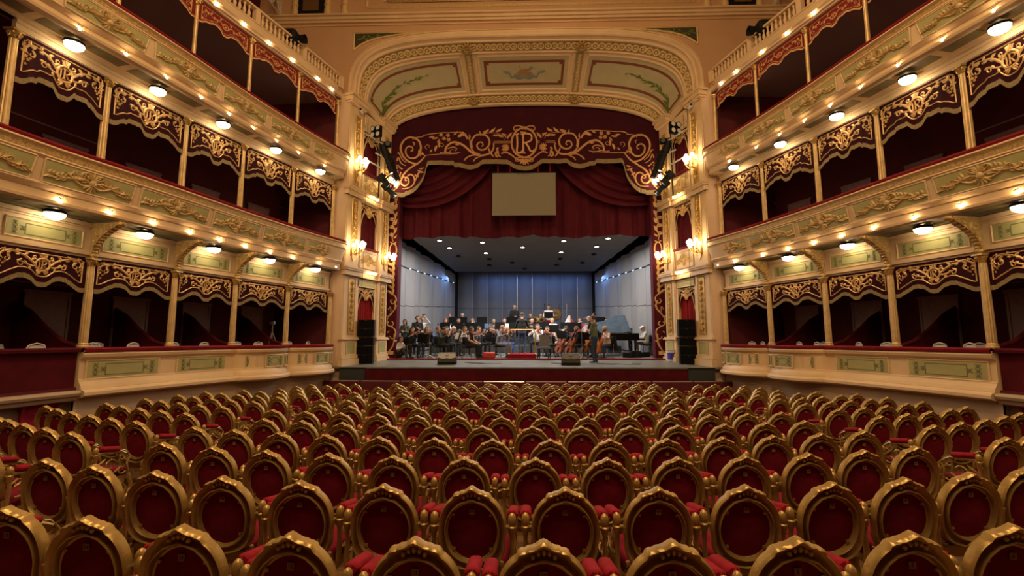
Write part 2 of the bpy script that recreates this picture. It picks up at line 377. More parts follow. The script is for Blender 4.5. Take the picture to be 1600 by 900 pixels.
for sd in (-1, 1):
    nm = SIDE[sd]
    # back wall of the boxes with the floors and ceilings of the three tiers
    P, N = path_of(lambda y: xc(y)+2.0, 2.0, 16.0, .7)
    mb = MB(); sweep(mb, sd, P, N, [(0, 0), (0, 8.25)], 0); sweep(mb, sd, P, N, [(-1.4, 8.2), (-1.4, 17.5)], 0); sweep(mb, sd, P, N, [(0, 8.25), (-1.4, 8.25)], 0)
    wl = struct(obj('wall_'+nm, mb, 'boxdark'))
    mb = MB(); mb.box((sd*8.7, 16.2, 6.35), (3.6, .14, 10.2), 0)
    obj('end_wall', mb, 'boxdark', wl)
    mb = MB(); mb.add([(sd*6.93, 16.08, 0), (sd*6.56, 16.14, 0), (sd*6.56, 16.14, 11.6), (sd*6.93, 16.08, 11.6)], [(0, 1, 2, 3)])
    mb.box((sd*6.99, 16.1, 6.0), (.14, .12, 12), 0)
    obj('corner_strip', mb, 'cream2', wl)
    Pc, Nc = path_of(xc, 2.0, 16.0, .5)
    def slab(z, o0, o1, th, m, name, dz=0):
        mb = MB(); sweep(mb, sd, Pc, Nc, [(o0, z), (o1, z+dz), (o1, z+dz+th), (o0, z+th), (o0, z)], 0)
        return obj(name, mb, m, wl)
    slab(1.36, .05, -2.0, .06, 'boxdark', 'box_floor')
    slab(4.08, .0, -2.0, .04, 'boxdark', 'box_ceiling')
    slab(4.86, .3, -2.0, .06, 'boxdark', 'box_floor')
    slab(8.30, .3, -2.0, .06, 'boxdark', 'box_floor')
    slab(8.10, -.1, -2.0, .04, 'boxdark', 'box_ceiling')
    slab(11.30, .1, -3.4, .04, 'boxceil', 'box_ceiling', dz=-.12)
    mb = MB(); sweep(mb, sd, Pc, Nc, [(-3.38, 11.18), (-3.3, 11.16), (-3.3, 11.10), (-3.38, 11.10)], 0); obj('ceiling_trim', mb, 'wallwhite', wl)
    for zz in (3.62, 7.2):
        mb = MB(); sweep(mb, sd, Pc, Nc, [(-1.98, zz), (-1.94, zz), (-1.94, zz-.03), (-1.98, zz-.03)], 0)
        obj('wall_trim', mb, 'boxceil', wl)
    # gallery side wall over the third tier
    mb = MB(); sweep(mb, sd, Pc, Nc, [(-3.35, 11.4), (-3.35, 17.5)], 0); obj('gallery_wall', mb, 'ochre', wl)
    slab(11.62, .1, -3.38, .05, 'ochre', 'gallery_floor')

    # ---- the two big balconies
    for tier, zr in ((2, 5.87), (3, 9.13)):
        P, N = path_of(xr, 2.0, 15.3, .4, RIM_END)
        b = thing('balcony_front', f'cream and gilt {GAL[tier]} balcony front with green panels, on the {nm} wall', 'balcony', (0, 0, 0), 0, 'balcony fronts')
        mb = MB(); sweep(mb, sd, P, N, [(-.14, zr-.06), (-.12, zr-.005), (-.03, zr+.01), (.05, zr-.01), (.07, zr-.05), (.05, zr-.09)], 0)
        obj('rail_pad', mb, 'velvetrim', b)
        if tier == 2:
            prof = [(.05, -.09), (.08, -.10), (.09, -.13), (.06, -.15), (.045, -.16), (.03, -.27), (.05, -.28), (.06, -.30), (.03, -.33), (.015, -.35),
                    (-.075, -.74), (-.06, -.75), (-.05, -.78), (-.09, -.82), (-.15, -.87), (-.13, -.88), (-.15, -1.0), (-.12, -1.01), (-.13, -1.06), (-.19, -1.09), (-.21, -1.09)]
            mi = [0]*20; mi[4] = 1; mi[15] = 2
            zs = -1.09
        else:
            prof = [(.05, -.09), (.08, -.10), (.09, -.13), (.06, -.15), (.045, -.16), (.03, -.25), (.05, -.26), (.05, -.28), (.02, -.30), (.01, -.31),
                    (-.05, -.66), (-.04, -.67), (-.04, -.69), (-.10, -.73), (-.15, -.77), (-.13, -.78), (-.14, -.86), (-.11, -.87), (-.13, -.92), (-.19, -.95), (-.21, -.95)]
            mi = [0]*20; mi[4] = 1; mi[15] = 2
            zs = -.95
        prof = [(o, zr+z) for o, z in prof]
        mb = MB(); sweep(mb, sd, P, N, prof, mi)
        obj('front', mb, ['cream', 'goldband', 'cream'], b)
        # soffit back to the line of columns, with mouldings
        mb = MB(); z = zr+zs; vs = []
        for i, p in enumerate(P):
            q = p-N[i]*.2; y = min(p.y, 16.0); o = xc(y)
            if o < q.x+.05: o = q.x+.05
            d = o-q.x
            for t, dz in ((0, 0), (.12, 0), (.13, .03), (.2, .03), (.8, .03), (.87, .03), (.88, -.02), (1, -.03), (1.02, .2)):
                vs.append((sd*(q.x+d*t), q.y if t < 1 else y, z+dz))
        k = 9
        mb.add(vs, [(i*k+j, i*k+j+1, (i+1)*k+j+1, (i+1)*k+j) for i in range(len(P)-1) for j in range(k-1)])
        obj('soffit', mb, 'soffit' if tier == 2 else 'cream', b)
        CH[('bal', sd, tier)] = (b, P, N, prof, zr, z)
    # ---- third balcony: a flatter cornice that carries a balustrade
    fx = lambda y: xc(y)-.12
    P, N = path_of(fx, 6.0, 15.6, .4, [(6.98, 15.85), (6.9, 16.05)])
    b = thing('gallery_cornice', f'cream cornice under the top gallery balustrade on the {nm} wall', 'cornice', (0, 0, 0), 0, 'gallery cornices')
    prof = [(-.12, 11.70), (.06, 11.70), (.08, 11.66), (.05, 11.63), (.03, 11.52), (.04, 11.50), (.03, 11.44), (-.02, 11.40), (-.04, 11.33), (-.02, 11.31), (-.05, 11.26), (-.2, 11.25)]
    mb = MB(); sweep(mb, sd, P, N, prof, [0]*11); obj('cornice', mb, ['cream'], b)
    CH[('bal', sd, 4)] = (b, P, N, prof, 11.7, 11.25)

    # ---- ground-floor parapet: straight for two bays, bowed out for two boxes
    def bow(y, z):
        if z < 1.19: return 0
        for a, c in ((12.42, 14.06), (14.16, 15.98)):
            if a < y < c: return .40*sin(pi*(y-a)/(c-a))**.62
        return 0
    ys = frange(8.95, 12.40, 8)+[12.42]+[12.42+1.64*t for t in (.02, .06, .12, .2, .3, .4, .5, .6, .7, .8, .88, .94, .98)]+[14.06, 14.16]+[14.16+1.82*t for t in (.02, .06, .12, .2, .3, .4, .5, .6, .7, .8, .88, .94, .98)]+[15.98, 16.05]
    P = [Vector((xc(y), y)) for y in ys]; N = []
    for i, p in enumerate(P):
        t = (P[min(i+1, len(P)-1)]-P[max(i-1, 0)]).normalized(); N.append(Vector((-t.y, t.x)))
    b = thing('box_parapet', f'cream parapet with green panels below the ground-floor boxes on the {nm}', 'parapet', (0, 0, 0), 0, 'box parapets')
    prof = [(.0, 2.11), (.13, 2.11), (.16, 2.07), (.14, 2.01), (.075, 1.96), (.06, 1.93), (.06, 1.57), (.085, 1.56), (.09, 1.53), (.15, 1.45), (.17, 1.39),
            (.17, 1.37), (.24, 1.36), (.27, 1.32), (.27, 1.26), (.22, 1.23), (.06, 1.20)]
    mb = MB(); sweep(mb, sd, P, N, prof, 0, bow)
    mb.add([(sd*(P[0]+N[0]*o).x, (P[0]+N[0]*o).y, z) for o, z in prof]+[(sd*(P[0]-N[0]*.12).x, P[0].y, z) for z in (1.20, 2.11)], [tuple(range(len(prof)+2))])
    obj('front', mb, 'cream', b)
    mb = MB(); sweep(mb, sd, P, N, [(-.1, 2.14), (-.08, 2.195), (.14, 2.205), (.18, 2.17), (.17, 2.12), (.12, 2.10)], 0, bow)
    obj('rail_pad', mb, 'velvetrim', b)
    CH[('par', sd)] = (b, bow)
    # nearer than that the parapet is hung with red velvet
    P2, N2 = path_of(xc, 2.0, 8.92, .5)
    v = tag(obj('velvet_hanging', MB(), 'velvet'), f'dark red velvet hanging over the entrance beside the parapet on the {nm}', 'hanging', 'velvet hangings')
    mb = MB(); sweep(mb, sd, P2, N2, [(-.1, 2.14), (-.08, 2.195), (.10, 2.205), (.14, 2.17), (.13, 2.12), (.03, 2.10), (.02, 1.37)], 0)
    me = v.data; v.data = mb.mesh('velvet_hanging', 'velvetdark')
    mb = MB(); sweep(mb, sd, P2, N2, [(-.1, 1.37), (.20, 1.365), (.23, 1.32), (.21, 1.27), (.16, 1.24), (.14, 1.18), (.03, 1.15)], 0)
    struct(obj('trim_'+('1' if sd < 0 else '2'), mb, 'beige'))
    # plinth wall under everything
    P3, N3 = path_of(xc, 8.92, 16.05, .4); P4, N4 = path_of(xc, 2.0, 8.96, .4)
    mb = MB(); sweep(mb, sd, P3, N3, [(.06, 1.22), (.06, .98), (.085, .97), (.085, -.1)], 0)
    struct(obj('baseboard_'+nm, mb, 'beige'))
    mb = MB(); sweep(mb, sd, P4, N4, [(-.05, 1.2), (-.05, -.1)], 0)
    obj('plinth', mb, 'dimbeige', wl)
    y = 8.45
    m, rz, L = bay(sd, 8.1, 8.75, xc)
    mb = MB(); mb.box((0, 0, .62), (.5, .04, 1.05)); mb.box((-.27, -.02, .62), (.05, .06, 1.1)); mb.box((.27, -.02, .62), (.05, .06, 1.1)); mb.box((0, -.02, 1.17), (.6, .06, .05))
    struct(obj('door_1' if sd < 0 else 'door_2', mb, 'velvet', loc=(m.x, m.y, 0), rz=rz)).location = at_bay(m, rz, 0, -.02, 0)
# ================================================================== what the three tiers carry
M['colgold'] = mat('gilt_column_paint', (.72, .51, .23), .42, .30, var=.15, vscale=8)
def column_mesh(h, r, fl=True):
    mb = MB(); n = 24
    # base
    mb.lathe([(r*1.5, 0), (r*1.5, .035), (r*1.3, .05), (r*1.35, .075), (r*1.1, .10)], 16)
    zs = [.10, .3, h*.35, h*.6, h*.85, h-.17]
    rr = [1.05, 1.08, 1.05, .98, .92, .88]
    vs = []
    for z, k in zip(zs, rr):
        for i in range(n):
            a = 2*pi*i/n; q = r*k*(1+(.07 if i % 2 else -.05) if fl else r*k)
            q = r*k*((1.05 if i % 2 else .92) if fl else 1)
            vs.append((q*cos(a), q*sin(a), z))
    mb.add(vs, [(j*n+i, j*n+(i+1) % n, (j+1)*n+(i+1) % n, (j+1)*n+i) for j in range(len(zs)-1) for i in range(n)])
    sh = mb.mesh('shaft', 'colgold', 25)
    mb = MB(); t = h-.17
    mb.lathe([(r*.9, t), (r*1.15, t+.012), (r*.92, t+.025), (r*1.0, t+.05), (r*1.35, t+.12), (r*1.5, t+.135)], 16)
    for k in range(8):
        a = 2*pi*k/8; mb.tube([(r*.95*cos(a), r*.95*sin(a), t+.03), (r*1.15*cos(a), r*1.15*sin(a), t+.085), (r*1.6*cos(a), r*1.6*sin(a), t+.105), (r*1.55*cos(a), r*1.55*sin(a), t+.08)], [r*.3, r*.34, r*.22, r*.1], 5)
    mb.box((0, 0, h-.018), (r*3.1, r*3.1, .036))
    cp = mb.mesh('capital', 'gold')
    return sh, cp
# ---- valances
SHAPE = {'a': [(0, .95), (.10, .94), (.17, .88), (.23, .79), (.27, .74), (.31, .735), (.34, .76), (.56, .74), (.62, .77), (.64, .82), (.72, .82), (.82, .88), (.92, .97), (1, 1.0)],
         'b': [(0, .97), (.10, .95), (.18, .86), (.24, .78), (.3, .74), (.42, .70), (.56, .72), (.62, .78), (.66, .80), (.84, .95), (.93, 1.02), (1, 1.03)],
         'c': [(0, .98), (.1, .95), (.18, .82), (.26, .74), (.5, .70), (.58, .74), (.62, .80), (.8, .86), (1, 1.06)]}
def flower(mb, x, z, r, mi, k=5):
    for i in range(k):
        a = 2*pi*i/k+.4; mb.ribbon(*leaf(x, z, a, r, r*.75, .1, 4), h=.012, mi=mi)
def motif(mb, w, h, mi, rich=True):
    # crowned cartouche with the letters, two leafy branches ending in flowers
    lw = .036*(h/.8)**.5
    cz = -.50*h
    E_ = ell(0, cz, .125*w/1.5*1.05*(h/.74)**.5, .215*h, 22); mb.ribbon(E_, lw*1.35, mi=mi, closed=True)
    monogram(mb, -.012, cz, .27*h, lw*.85, mi=mi, h=.02)
    for s in (-1, 1):
        f = lambda L: [(s*x, z) for x, z in L]
        p, ww = curl(.13*w/1.5, cz+.24*h, .055*h/.8*1.2, -2.2, .95, lw*1.2, 10, tail=(.10*w/1.5, cz+.05*h)); mb.ribbon(f(p), ww, mi=mi)
        p, ww = curl(.065, cz-.25*h, .05*h/.8*1.2, 2.4, -.8, lw*1.1, 9); mb.ribbon(f(p), ww, mi=mi)
        mb.ribbon(f([(.03, cz+.21*h), (.05, cz+.27*h), (.035, cz+.33*h)]), [lw*.5, lw, lw*.3], mi=mi)
        for a in (-1.2, -.8, -.35): p, ww = leaf(.02, cz-.23*h, a, .13*h/.8, lw*1.1); mb.ribbon(f(p), ww, mi=mi)
        X = w/1.5
        # main branch
        br = bez((.12*X, cz-.02*h), (.22*X, cz+.18*h), (.30*X, -.20*h), (.50*X, -.17*h), 10)
        mb.ribbon(f(br), taper(11, lw*1.5), mi=mi)
        br2 = bez((.48*X, -.17*h), (.62*X, -.16*h), (.70*X, -.32*h), (.60*X, -.46*h), 9); mb.ribbon(f(br2), taper(10, lw*1.3), mi=mi)
        p, ww = curl(.555*X, -.42*h, .075*X, 1.5, .9, lw*1.1, 12); mb.ribbon(f(p), ww, mi=mi)
        for (x, z, a, l) in ((.18, .40, 1.9, .12), (.24, .33, .2, .10), (.29, .27, 1.8, .12), (.36, .21, -.9, .11), (.42, .18, 1.5, .09), (.50, .17, -1.2, .10), (.58, .21, .9, .10), (.645, .30, -.1, .08), (.64, .40, -.5, .09), (.55, .36, 2.8, .07)):
            p, ww = leaf(x*X, -z*h, a, l*h/.75, lw*1.7, .6); mb.ribbon(f(p), ww, mi=mi)
        # lower branch
        br3 = bez((.13*X, cz-.08*h), (.22*X, cz-.10*h), (.30*X, cz+.02*h), (.36*X, cz+.04*h), 8); mb.ribbon(f(br3), taper(9, lw*1.2), mi=mi)
        p, ww = curl(.33*X, cz-.03*h, .07*X, 1.6, -.85, lw, 11); mb.ribbon(f(p), ww, mi=mi)
        for (x, z, a) in ((.2, cz-.09*h, -1.4), (.26, cz-.03*h, 1.3), (.34, cz+.04*h, .5)):
            p, ww = leaf(x*X, z, a, .09*h/.75, lw*1.5, -.5); mb.ribbon(f(p), ww, mi=mi)
        if rich:
            for (x, z, r) in ((.64, .52, .035), (.67, .62, .03), (.60, .60, .028), (.665, .43, .03), (.63, .72, .026), (.57, .54, .024), (.68, .22, .03)):
                flower(mb, s*x*X, -z*h, r*h/.75*1.2, mi)
    # crown
    for k in (-2, -1, 0, 1, 2):
        mb.ribbon([(k*.022, cz+.26*h), (k*.034, cz+.38*h-abs(k)*.012*h)], [lw*.5, lw*.9], mi=mi)
    mb.ribbon([(-.06, cz+.255*h), (.06, cz+.255*h)], lw*.8, mi=mi)
def motif_simple(mb, w, h, mi):
    lw = .028; X = w/1.5; cz = -.52*h
    mb.ribbon(ell(0, cz, .085, .15*h, 16), lw*1.2, mi=mi, closed=True); mb.ribbon([(-.05, cz-.05), (.05, cz+.06)], lw, mi=mi); mb.ribbon([(-.05, cz+.06), (.05, cz-.06)], lw, mi=mi)
    for s in (-1, 1):
        f = lambda L: [(s*x, z) for x, z in L]
        mb.ribbon(f(bez((.09, cz), (.2*X, -.2*h), (.3*X, -.6*h), (.42*X, -.42*h), 10)), taper(11, lw*1.4), mi=mi)
        mb.ribbon(f(bez((.42*X, -.42*h), (.5*X, -.2*h), (.56*X, -.5*h), (.66*X, -.45*h), 10)), taper(11, lw*1.4), mi=mi)
        p, ww = curl(.60*X, -.66*h, .07, 0.5, 1.0, lw, 10); mb.ribbon(f(p), ww, mi=mi)
        for (x, z, a) in ((.16, .32, 1.7), (.24, .44, -1.5), (.33, .52, 1.2), (.42, .36, 1.6), (.5, .36, -1.7), (.58, .42, 1.4), (.64, .5, -1.2), (.64, .8, -1.4)):
            p, ww = leaf(x*X, -z*h, a, .16*h, lw*1.8, .4); mb.ribbon(f(p), ww, mi=mi)
def valance_meshes(w, h, shape, mats, simple=False, fr=.10, drop=.10):
    sh = SHAPE[shape]; W2 = w/2
    bot = lambda x: -h*lin(sh, min(1, abs(x)/(W2-.07)))
    n = 56; xs = frange(-W2, W2, n)
    wav = lambda x, z: -.010*sin(x*17)*min(1, max(0, -z/h))-.004*sin(x*41+1)
    mb = MB(); mb.grid(lambda x, t: (x, wav(x, lerp(.0, bot(x)-drop, t)), lerp(.0, bot(x)-drop, t)), xs, [0, .25, .5, .75, 1])
    mb.grid(lambda x, t: (x, .012+wav(x, lerp(.0, bot(x)-drop, t)), lerp(.0, bot(x)-drop, t)), xs, [0, 1])
    cloth = mb.mesh('cloth', mats[0], 60)
    mb = MB(); n2 = 120
    mb.grid(lambda x, t: (x, wav(x, -h)-.014-(.008 if int(round((x+W2)/w*n2)) % 2 else 0), bot(x)-drop+.02-t*(fr+.02)), frange(-W2, W2, n2), [0, .2, 1])
    fringe = mb.mesh('fringe', mats[2], 20)
    mb = MB(); mp = lambda x, z, d: (x, wav(x, z)-.004-d, z)
    k = W2-.075
    out = [(-k+.05, -.07), (k-.05, -.07), (k-.03, -.10), (k, -.11)]
    xb = [k*(1-2*i/44) for i in range(45)]
    out += [(x, bot(x)+.025) for x in xb]+[(-k, -.11), (-k+.03, -.10)]
    mb.ribbon(out, .026, .012, 0, mp, closed=True, h0=.003)
    e = MB(); (motif_simple if simple else motif)(e, w, h, 0)
    # the whole embroidery follows the folds of the cloth
    base = len(mb.v)
    mb.v += [(x, y+wav(x, z)-.004, z) for x, y, z in e.v]; mb.f += [tuple(i+base for i in q) for q in e.f]; mb.m += e.m
    emb = mb.mesh('embroidery', mats[1], 40, fix=False)
    return cloth, fringe, emb
VM = {1: (1.58, valance_meshes(1.58, .54, 'b', ('val', 'thread', 'fringe'), fr=.07, drop=.10), 4.03),
      2: (1.58, valance_meshes(1.58, .74, 'a', ('val', 'thread', 'fringe'), fr=.085, drop=.13), 7.93),
      3: (1.58, valance_meshes(1.58, .50, 'c', ('valred', 'threadred', 'threadred'), True, fr=.03, drop=.04), 11.24)}
CM = {1: column_mesh(1.83, .068), 2: column_mesh(3.0, .066), 3: column_mesh(2.86, .050, False)}
CB = {1: 2.195, 2: 4.92, 3: 8.34}
TN = {1: 'ground-floor boxes', 2: 'middle tier', 3: 'upper tier'}
# lamps
def dome_meshes():
    a = MB(); a.lathe([(.02, .075), (.13, .07), (.165, .05), (.172, .02), (.168, .0), (.15, .0)], 20)
    b = MB(); b.lathe([(.155, .0)]+[(.155*cos(t), -.115*sin(t)) for t in frange(.15, pi/2-.02, 6)]+[(.004, -.115)], 20)
    return a.mesh('rim', 'black'), b.mesh('glass_bowl', 'dome', 60)
DM = dome_meshes()
def bulb_meshes():
    a = MB(); a.ball((0, 0, -.05), .042, 10, 7)
    b = MB(); b.lathe([(.03, .02), (.034, -.005), (.024, -.02), (.02, -.025)], 10)
    return a.mesh('globe', 'bulb', 60), b.mesh('socket', 'brass')
BM = bulb_meshes()
# relief ornaments for the balcony panels
def relief_a(w, h):
    e = MB(); r = random.Random(3)
    for s in (-1, 1):
        f = lambda L: [(s*x, z) for x, z in L]
        e.ribbon(f(bez((.02, -.02), (.15, .12), (.30, -.12), (.48, .0), 12)), taper(13, .05), h=.03)
        e.ribbon(f(bez((.02, -.05), (.14, -.14), (.24, .02), (.34, .06), 10)), taper(11, .045), h=.03)
        for k in range(11):
            x = .05+.045*k; z = .05*sin(x*11)
            for a in (1.1, -1.0): p, ww = leaf(x, z, a+r.uniform(-.3, .3), .11-.06*x, .042, .5); e.ribbon(f(p), ww, h=.028)
        p, ww = curl(.10, .11, .055, 3.6, -.9, .035, 10); e.ribbon(f(p), ww, h=.03)
        p, ww = curl(.36, -.045, .05, 2.2, .9, .03, 10); e.ribbon(f(p), ww, h=.03)
    for k in range(7):
        a = pi/2+(k-3)*.33; p, ww = leaf(0, .02, a, .15 if k != 3 else .17, .04, 0); e.ribbon(p, ww, h=.035)
    for k in range(5):
        a = -pi/2+(k-2)*.4; p, ww = leaf(0, -.02, a, .14, .04, 0); e.ribbon(p, ww, h=.035)
    e.ball((0, -.02, 0), (.05, .03, .06), 8, 5)
    return e
REL = relief_a(1, 1).mesh('gilt_relief', 'relief', 40, fix=False)
def frame_panel(w, h, mat_i=0, th=.012, corner=.0, mp=None):
    # recessed field with a raised moulding round it
    mb = MB(); a, b = w/2, h/2
    mb.add([(-a, -.001, -b), (a, -.001, -b), (a, -.001, b), (-a, -.001, b)], [(0, 1, 2, 3)], 0)
    return mb
def panel_obj(w, h, slant=0):
    a, b = w/2, h/2; s = slant
    mb = MB(); mb.prism([(-a+s, -b), (a-s, -b), (a, b), (-a, b)], -.004, .02, 0)
    p = mb.mesh('panel', 'green', 30)
    mb = MB(); o = [(-a+s-.012, -b-.012), (a-s+.012, -b-.012), (a+.012, b+.012), (-a-.012, b+.012)]
    L = []
    for i in range(4):
        x0, z0 = o[i]; x1, z1 = o[(i+1) % 4]
        L += [(lerp(x0, x1, t), lerp(z0, z1, t)) for t in (.001, .5, .999)]
    mb.ribbon(L, .035, .016, 0, closed=True)
    return p, mb.mesh('panel_frame', 'cream', 30)
PAN = {2: panel_obj(1.40, .34, .02), 3: panel_obj(1.40, .29, .05)}
def oval_orn(mb, x, z, s, mi=0):
    for k in (-1, 1):
        for q in (-1, 1):
            p, ww = curl(x+k*.05*s, z+q*.045*s, .05*s, 0 if k > 0 else pi, .8*q*k, .020*s, 9); mb.ribbon(p, ww, .004, mi, h0=.006)
    for a in range(8): p, ww = leaf(x, z, a*pi/4, .08*s, .032*s); mb.ribbon(p, ww, .004, mi, h0=.006)
def long_panel(w, h):
    # long green field with stencilled ornament at both ends and a paler inner field
    mb = MB(); a, b = w/2, h/2
    mb.prism([(-a, -b), (a, -b), (a, b), (-a, b)], -.004, .02, 0); p = mb.mesh('panel', 'green', 30)
    mb = MB()
    for s in (-1, 1):
        for k in (-.28, 0, .28):
            oval_orn(mb, s*(a-.13), k*h, h*1.5)
        oval_orn(mb, s*(a-.26), 0, h*1.6)
    L = [(-a+.30, -b+.05), (a-.30, -b+.05), (a-.30, b-.05), (-a+.30, b-.05)]; o = []
    for i in range(4):
        x0, z0 = L[i]; x1, z1 = L[(i+1) % 4]; o += [(lerp(x0, x1, t), lerp(z0, z1, t)) for t in (.001, .5, .999)]
    mb.ribbon(o, .02, .004, 0, closed=True, h0=.006)
    orn = mb.mesh('stencil_ornament', 'greendark', 40, fix=False)
    mb = MB(); o = []
    L = [(-a-.02, -b-.02), (a+.02, -b-.02), (a+.02, b+.02), (-a-.02, b+.02)]
    for i in range(4):
        x0, z0 = L[i]; x1, z1 = L[(i+1) % 4]; o += [(lerp(x0, x1, t), lerp(z0, z1, t)) for t in (.001, .5, .999)]
    mb.ribbon(o, .04, .018, 0, closed=True)
    return p, orn, mb.mesh('panel_frame', 'cream', 30)
LP1 = long_panel(1.30, .33); LP2 = long_panel(1.28, .30); SP1 = long_panel(.62, .30)
def small_panel():
    mb = MB(); mb.prism([(-.22, -.15), (.22, -.15), (.22, .15), (-.22, .15)], -.004, .07, 0); p = mb.mesh('panel', 'green', 30)
    mb = MB()
    for s in (-1, 1): oval_orn(mb, s*.15, .0, .5); oval_orn(mb, s*.16, .09, .4); oval_orn(mb, s*.16, -.09, .4)
    mb.ribbon(ell(0, 0, .12, .10, 12), .015, .004, 0, closed=True, h0=.006)
    o = mb.mesh('stencil_ornament', 'greendark', 40, fix=False)
    mb = MB(); L = [(-.24, -.17), (.24, -.17), (.24, .17), (-.24, .17)]; q = []
    for i in range(4):
        x0, z0 = L[i]; x1, z1 = L[(i+1) % 4]; q += [(lerp(x0, x1, t), lerp(z0, z1, t)) for t in (.001, .5, .999)]
    mb.ribbon(q, .035, .016, 0, closed=True)
    return p, o, mb.mesh('panel_frame', 'cream', 30)
SM = small_panel()
# scroll bracket that carries the middle balcony
def bracket_mesh():
    mb = MB(); prof = [(0, 0)]+[(.06+.66*t**1.7, .06+.60*t**.8) for t in frange(0, 1, 10)]+[(.74, .70), (0, .70)]
    n = len(prof)
    vs = [(-.06, -d, z) for d, z in prof]+[(.06, -d, z) for d, z in prof]
    mb.add(vs, [tuple(range(n)), tuple(reversed(range(n, 2*n)))]+[(i, n+i, n+(i+1) % n, (i+1) % n) for i in range(n)])
    body = mb
    for s in (-1, 1):
        mp = lambda x, z, d, s=s: (s*(.06+d), -x, z)
        p, ww = curl(.16, .50, .13, 2.0, -1.1, .05, 14); body.ribbon(p, ww, .02, 0, mp)
        p, ww = curl(.44, .60, .08, 3.5, -1.0, .04, 12); body.ribbon(p, ww, .02, 0, mp)
        for (x, z, a) in ((.06, .2, 1.2), (.08, .3, .4), (.28, .44, .8), (.36, .56, -.2), (.56, .62, .3)):
            p, ww = leaf(x, z, a, .16, .06); body.ribbon(p, ww, .02, 0, mp)
    for t in frange(.05, .95, 9):   # leaf ribs down the curved edge
        d, z = .06+.66*t**1.7, .06+.60*t**.8
        body.ball((0, -d, z-.01), (.055, .035, .03), 8, 4)
    body.ball((0, -.05, .03), (.07, .06, .06), 8, 5); body.ball((0, -.72, .66), (.075, .05, .05), 8, 5)
    return body.mesh('bracket', 'golddark', 40)
BRK = bracket_mesh()
def whichbay(i, n=6): return 'nearest the stage' if i == n-1 else ORD[n-1-i]+' from the stage'
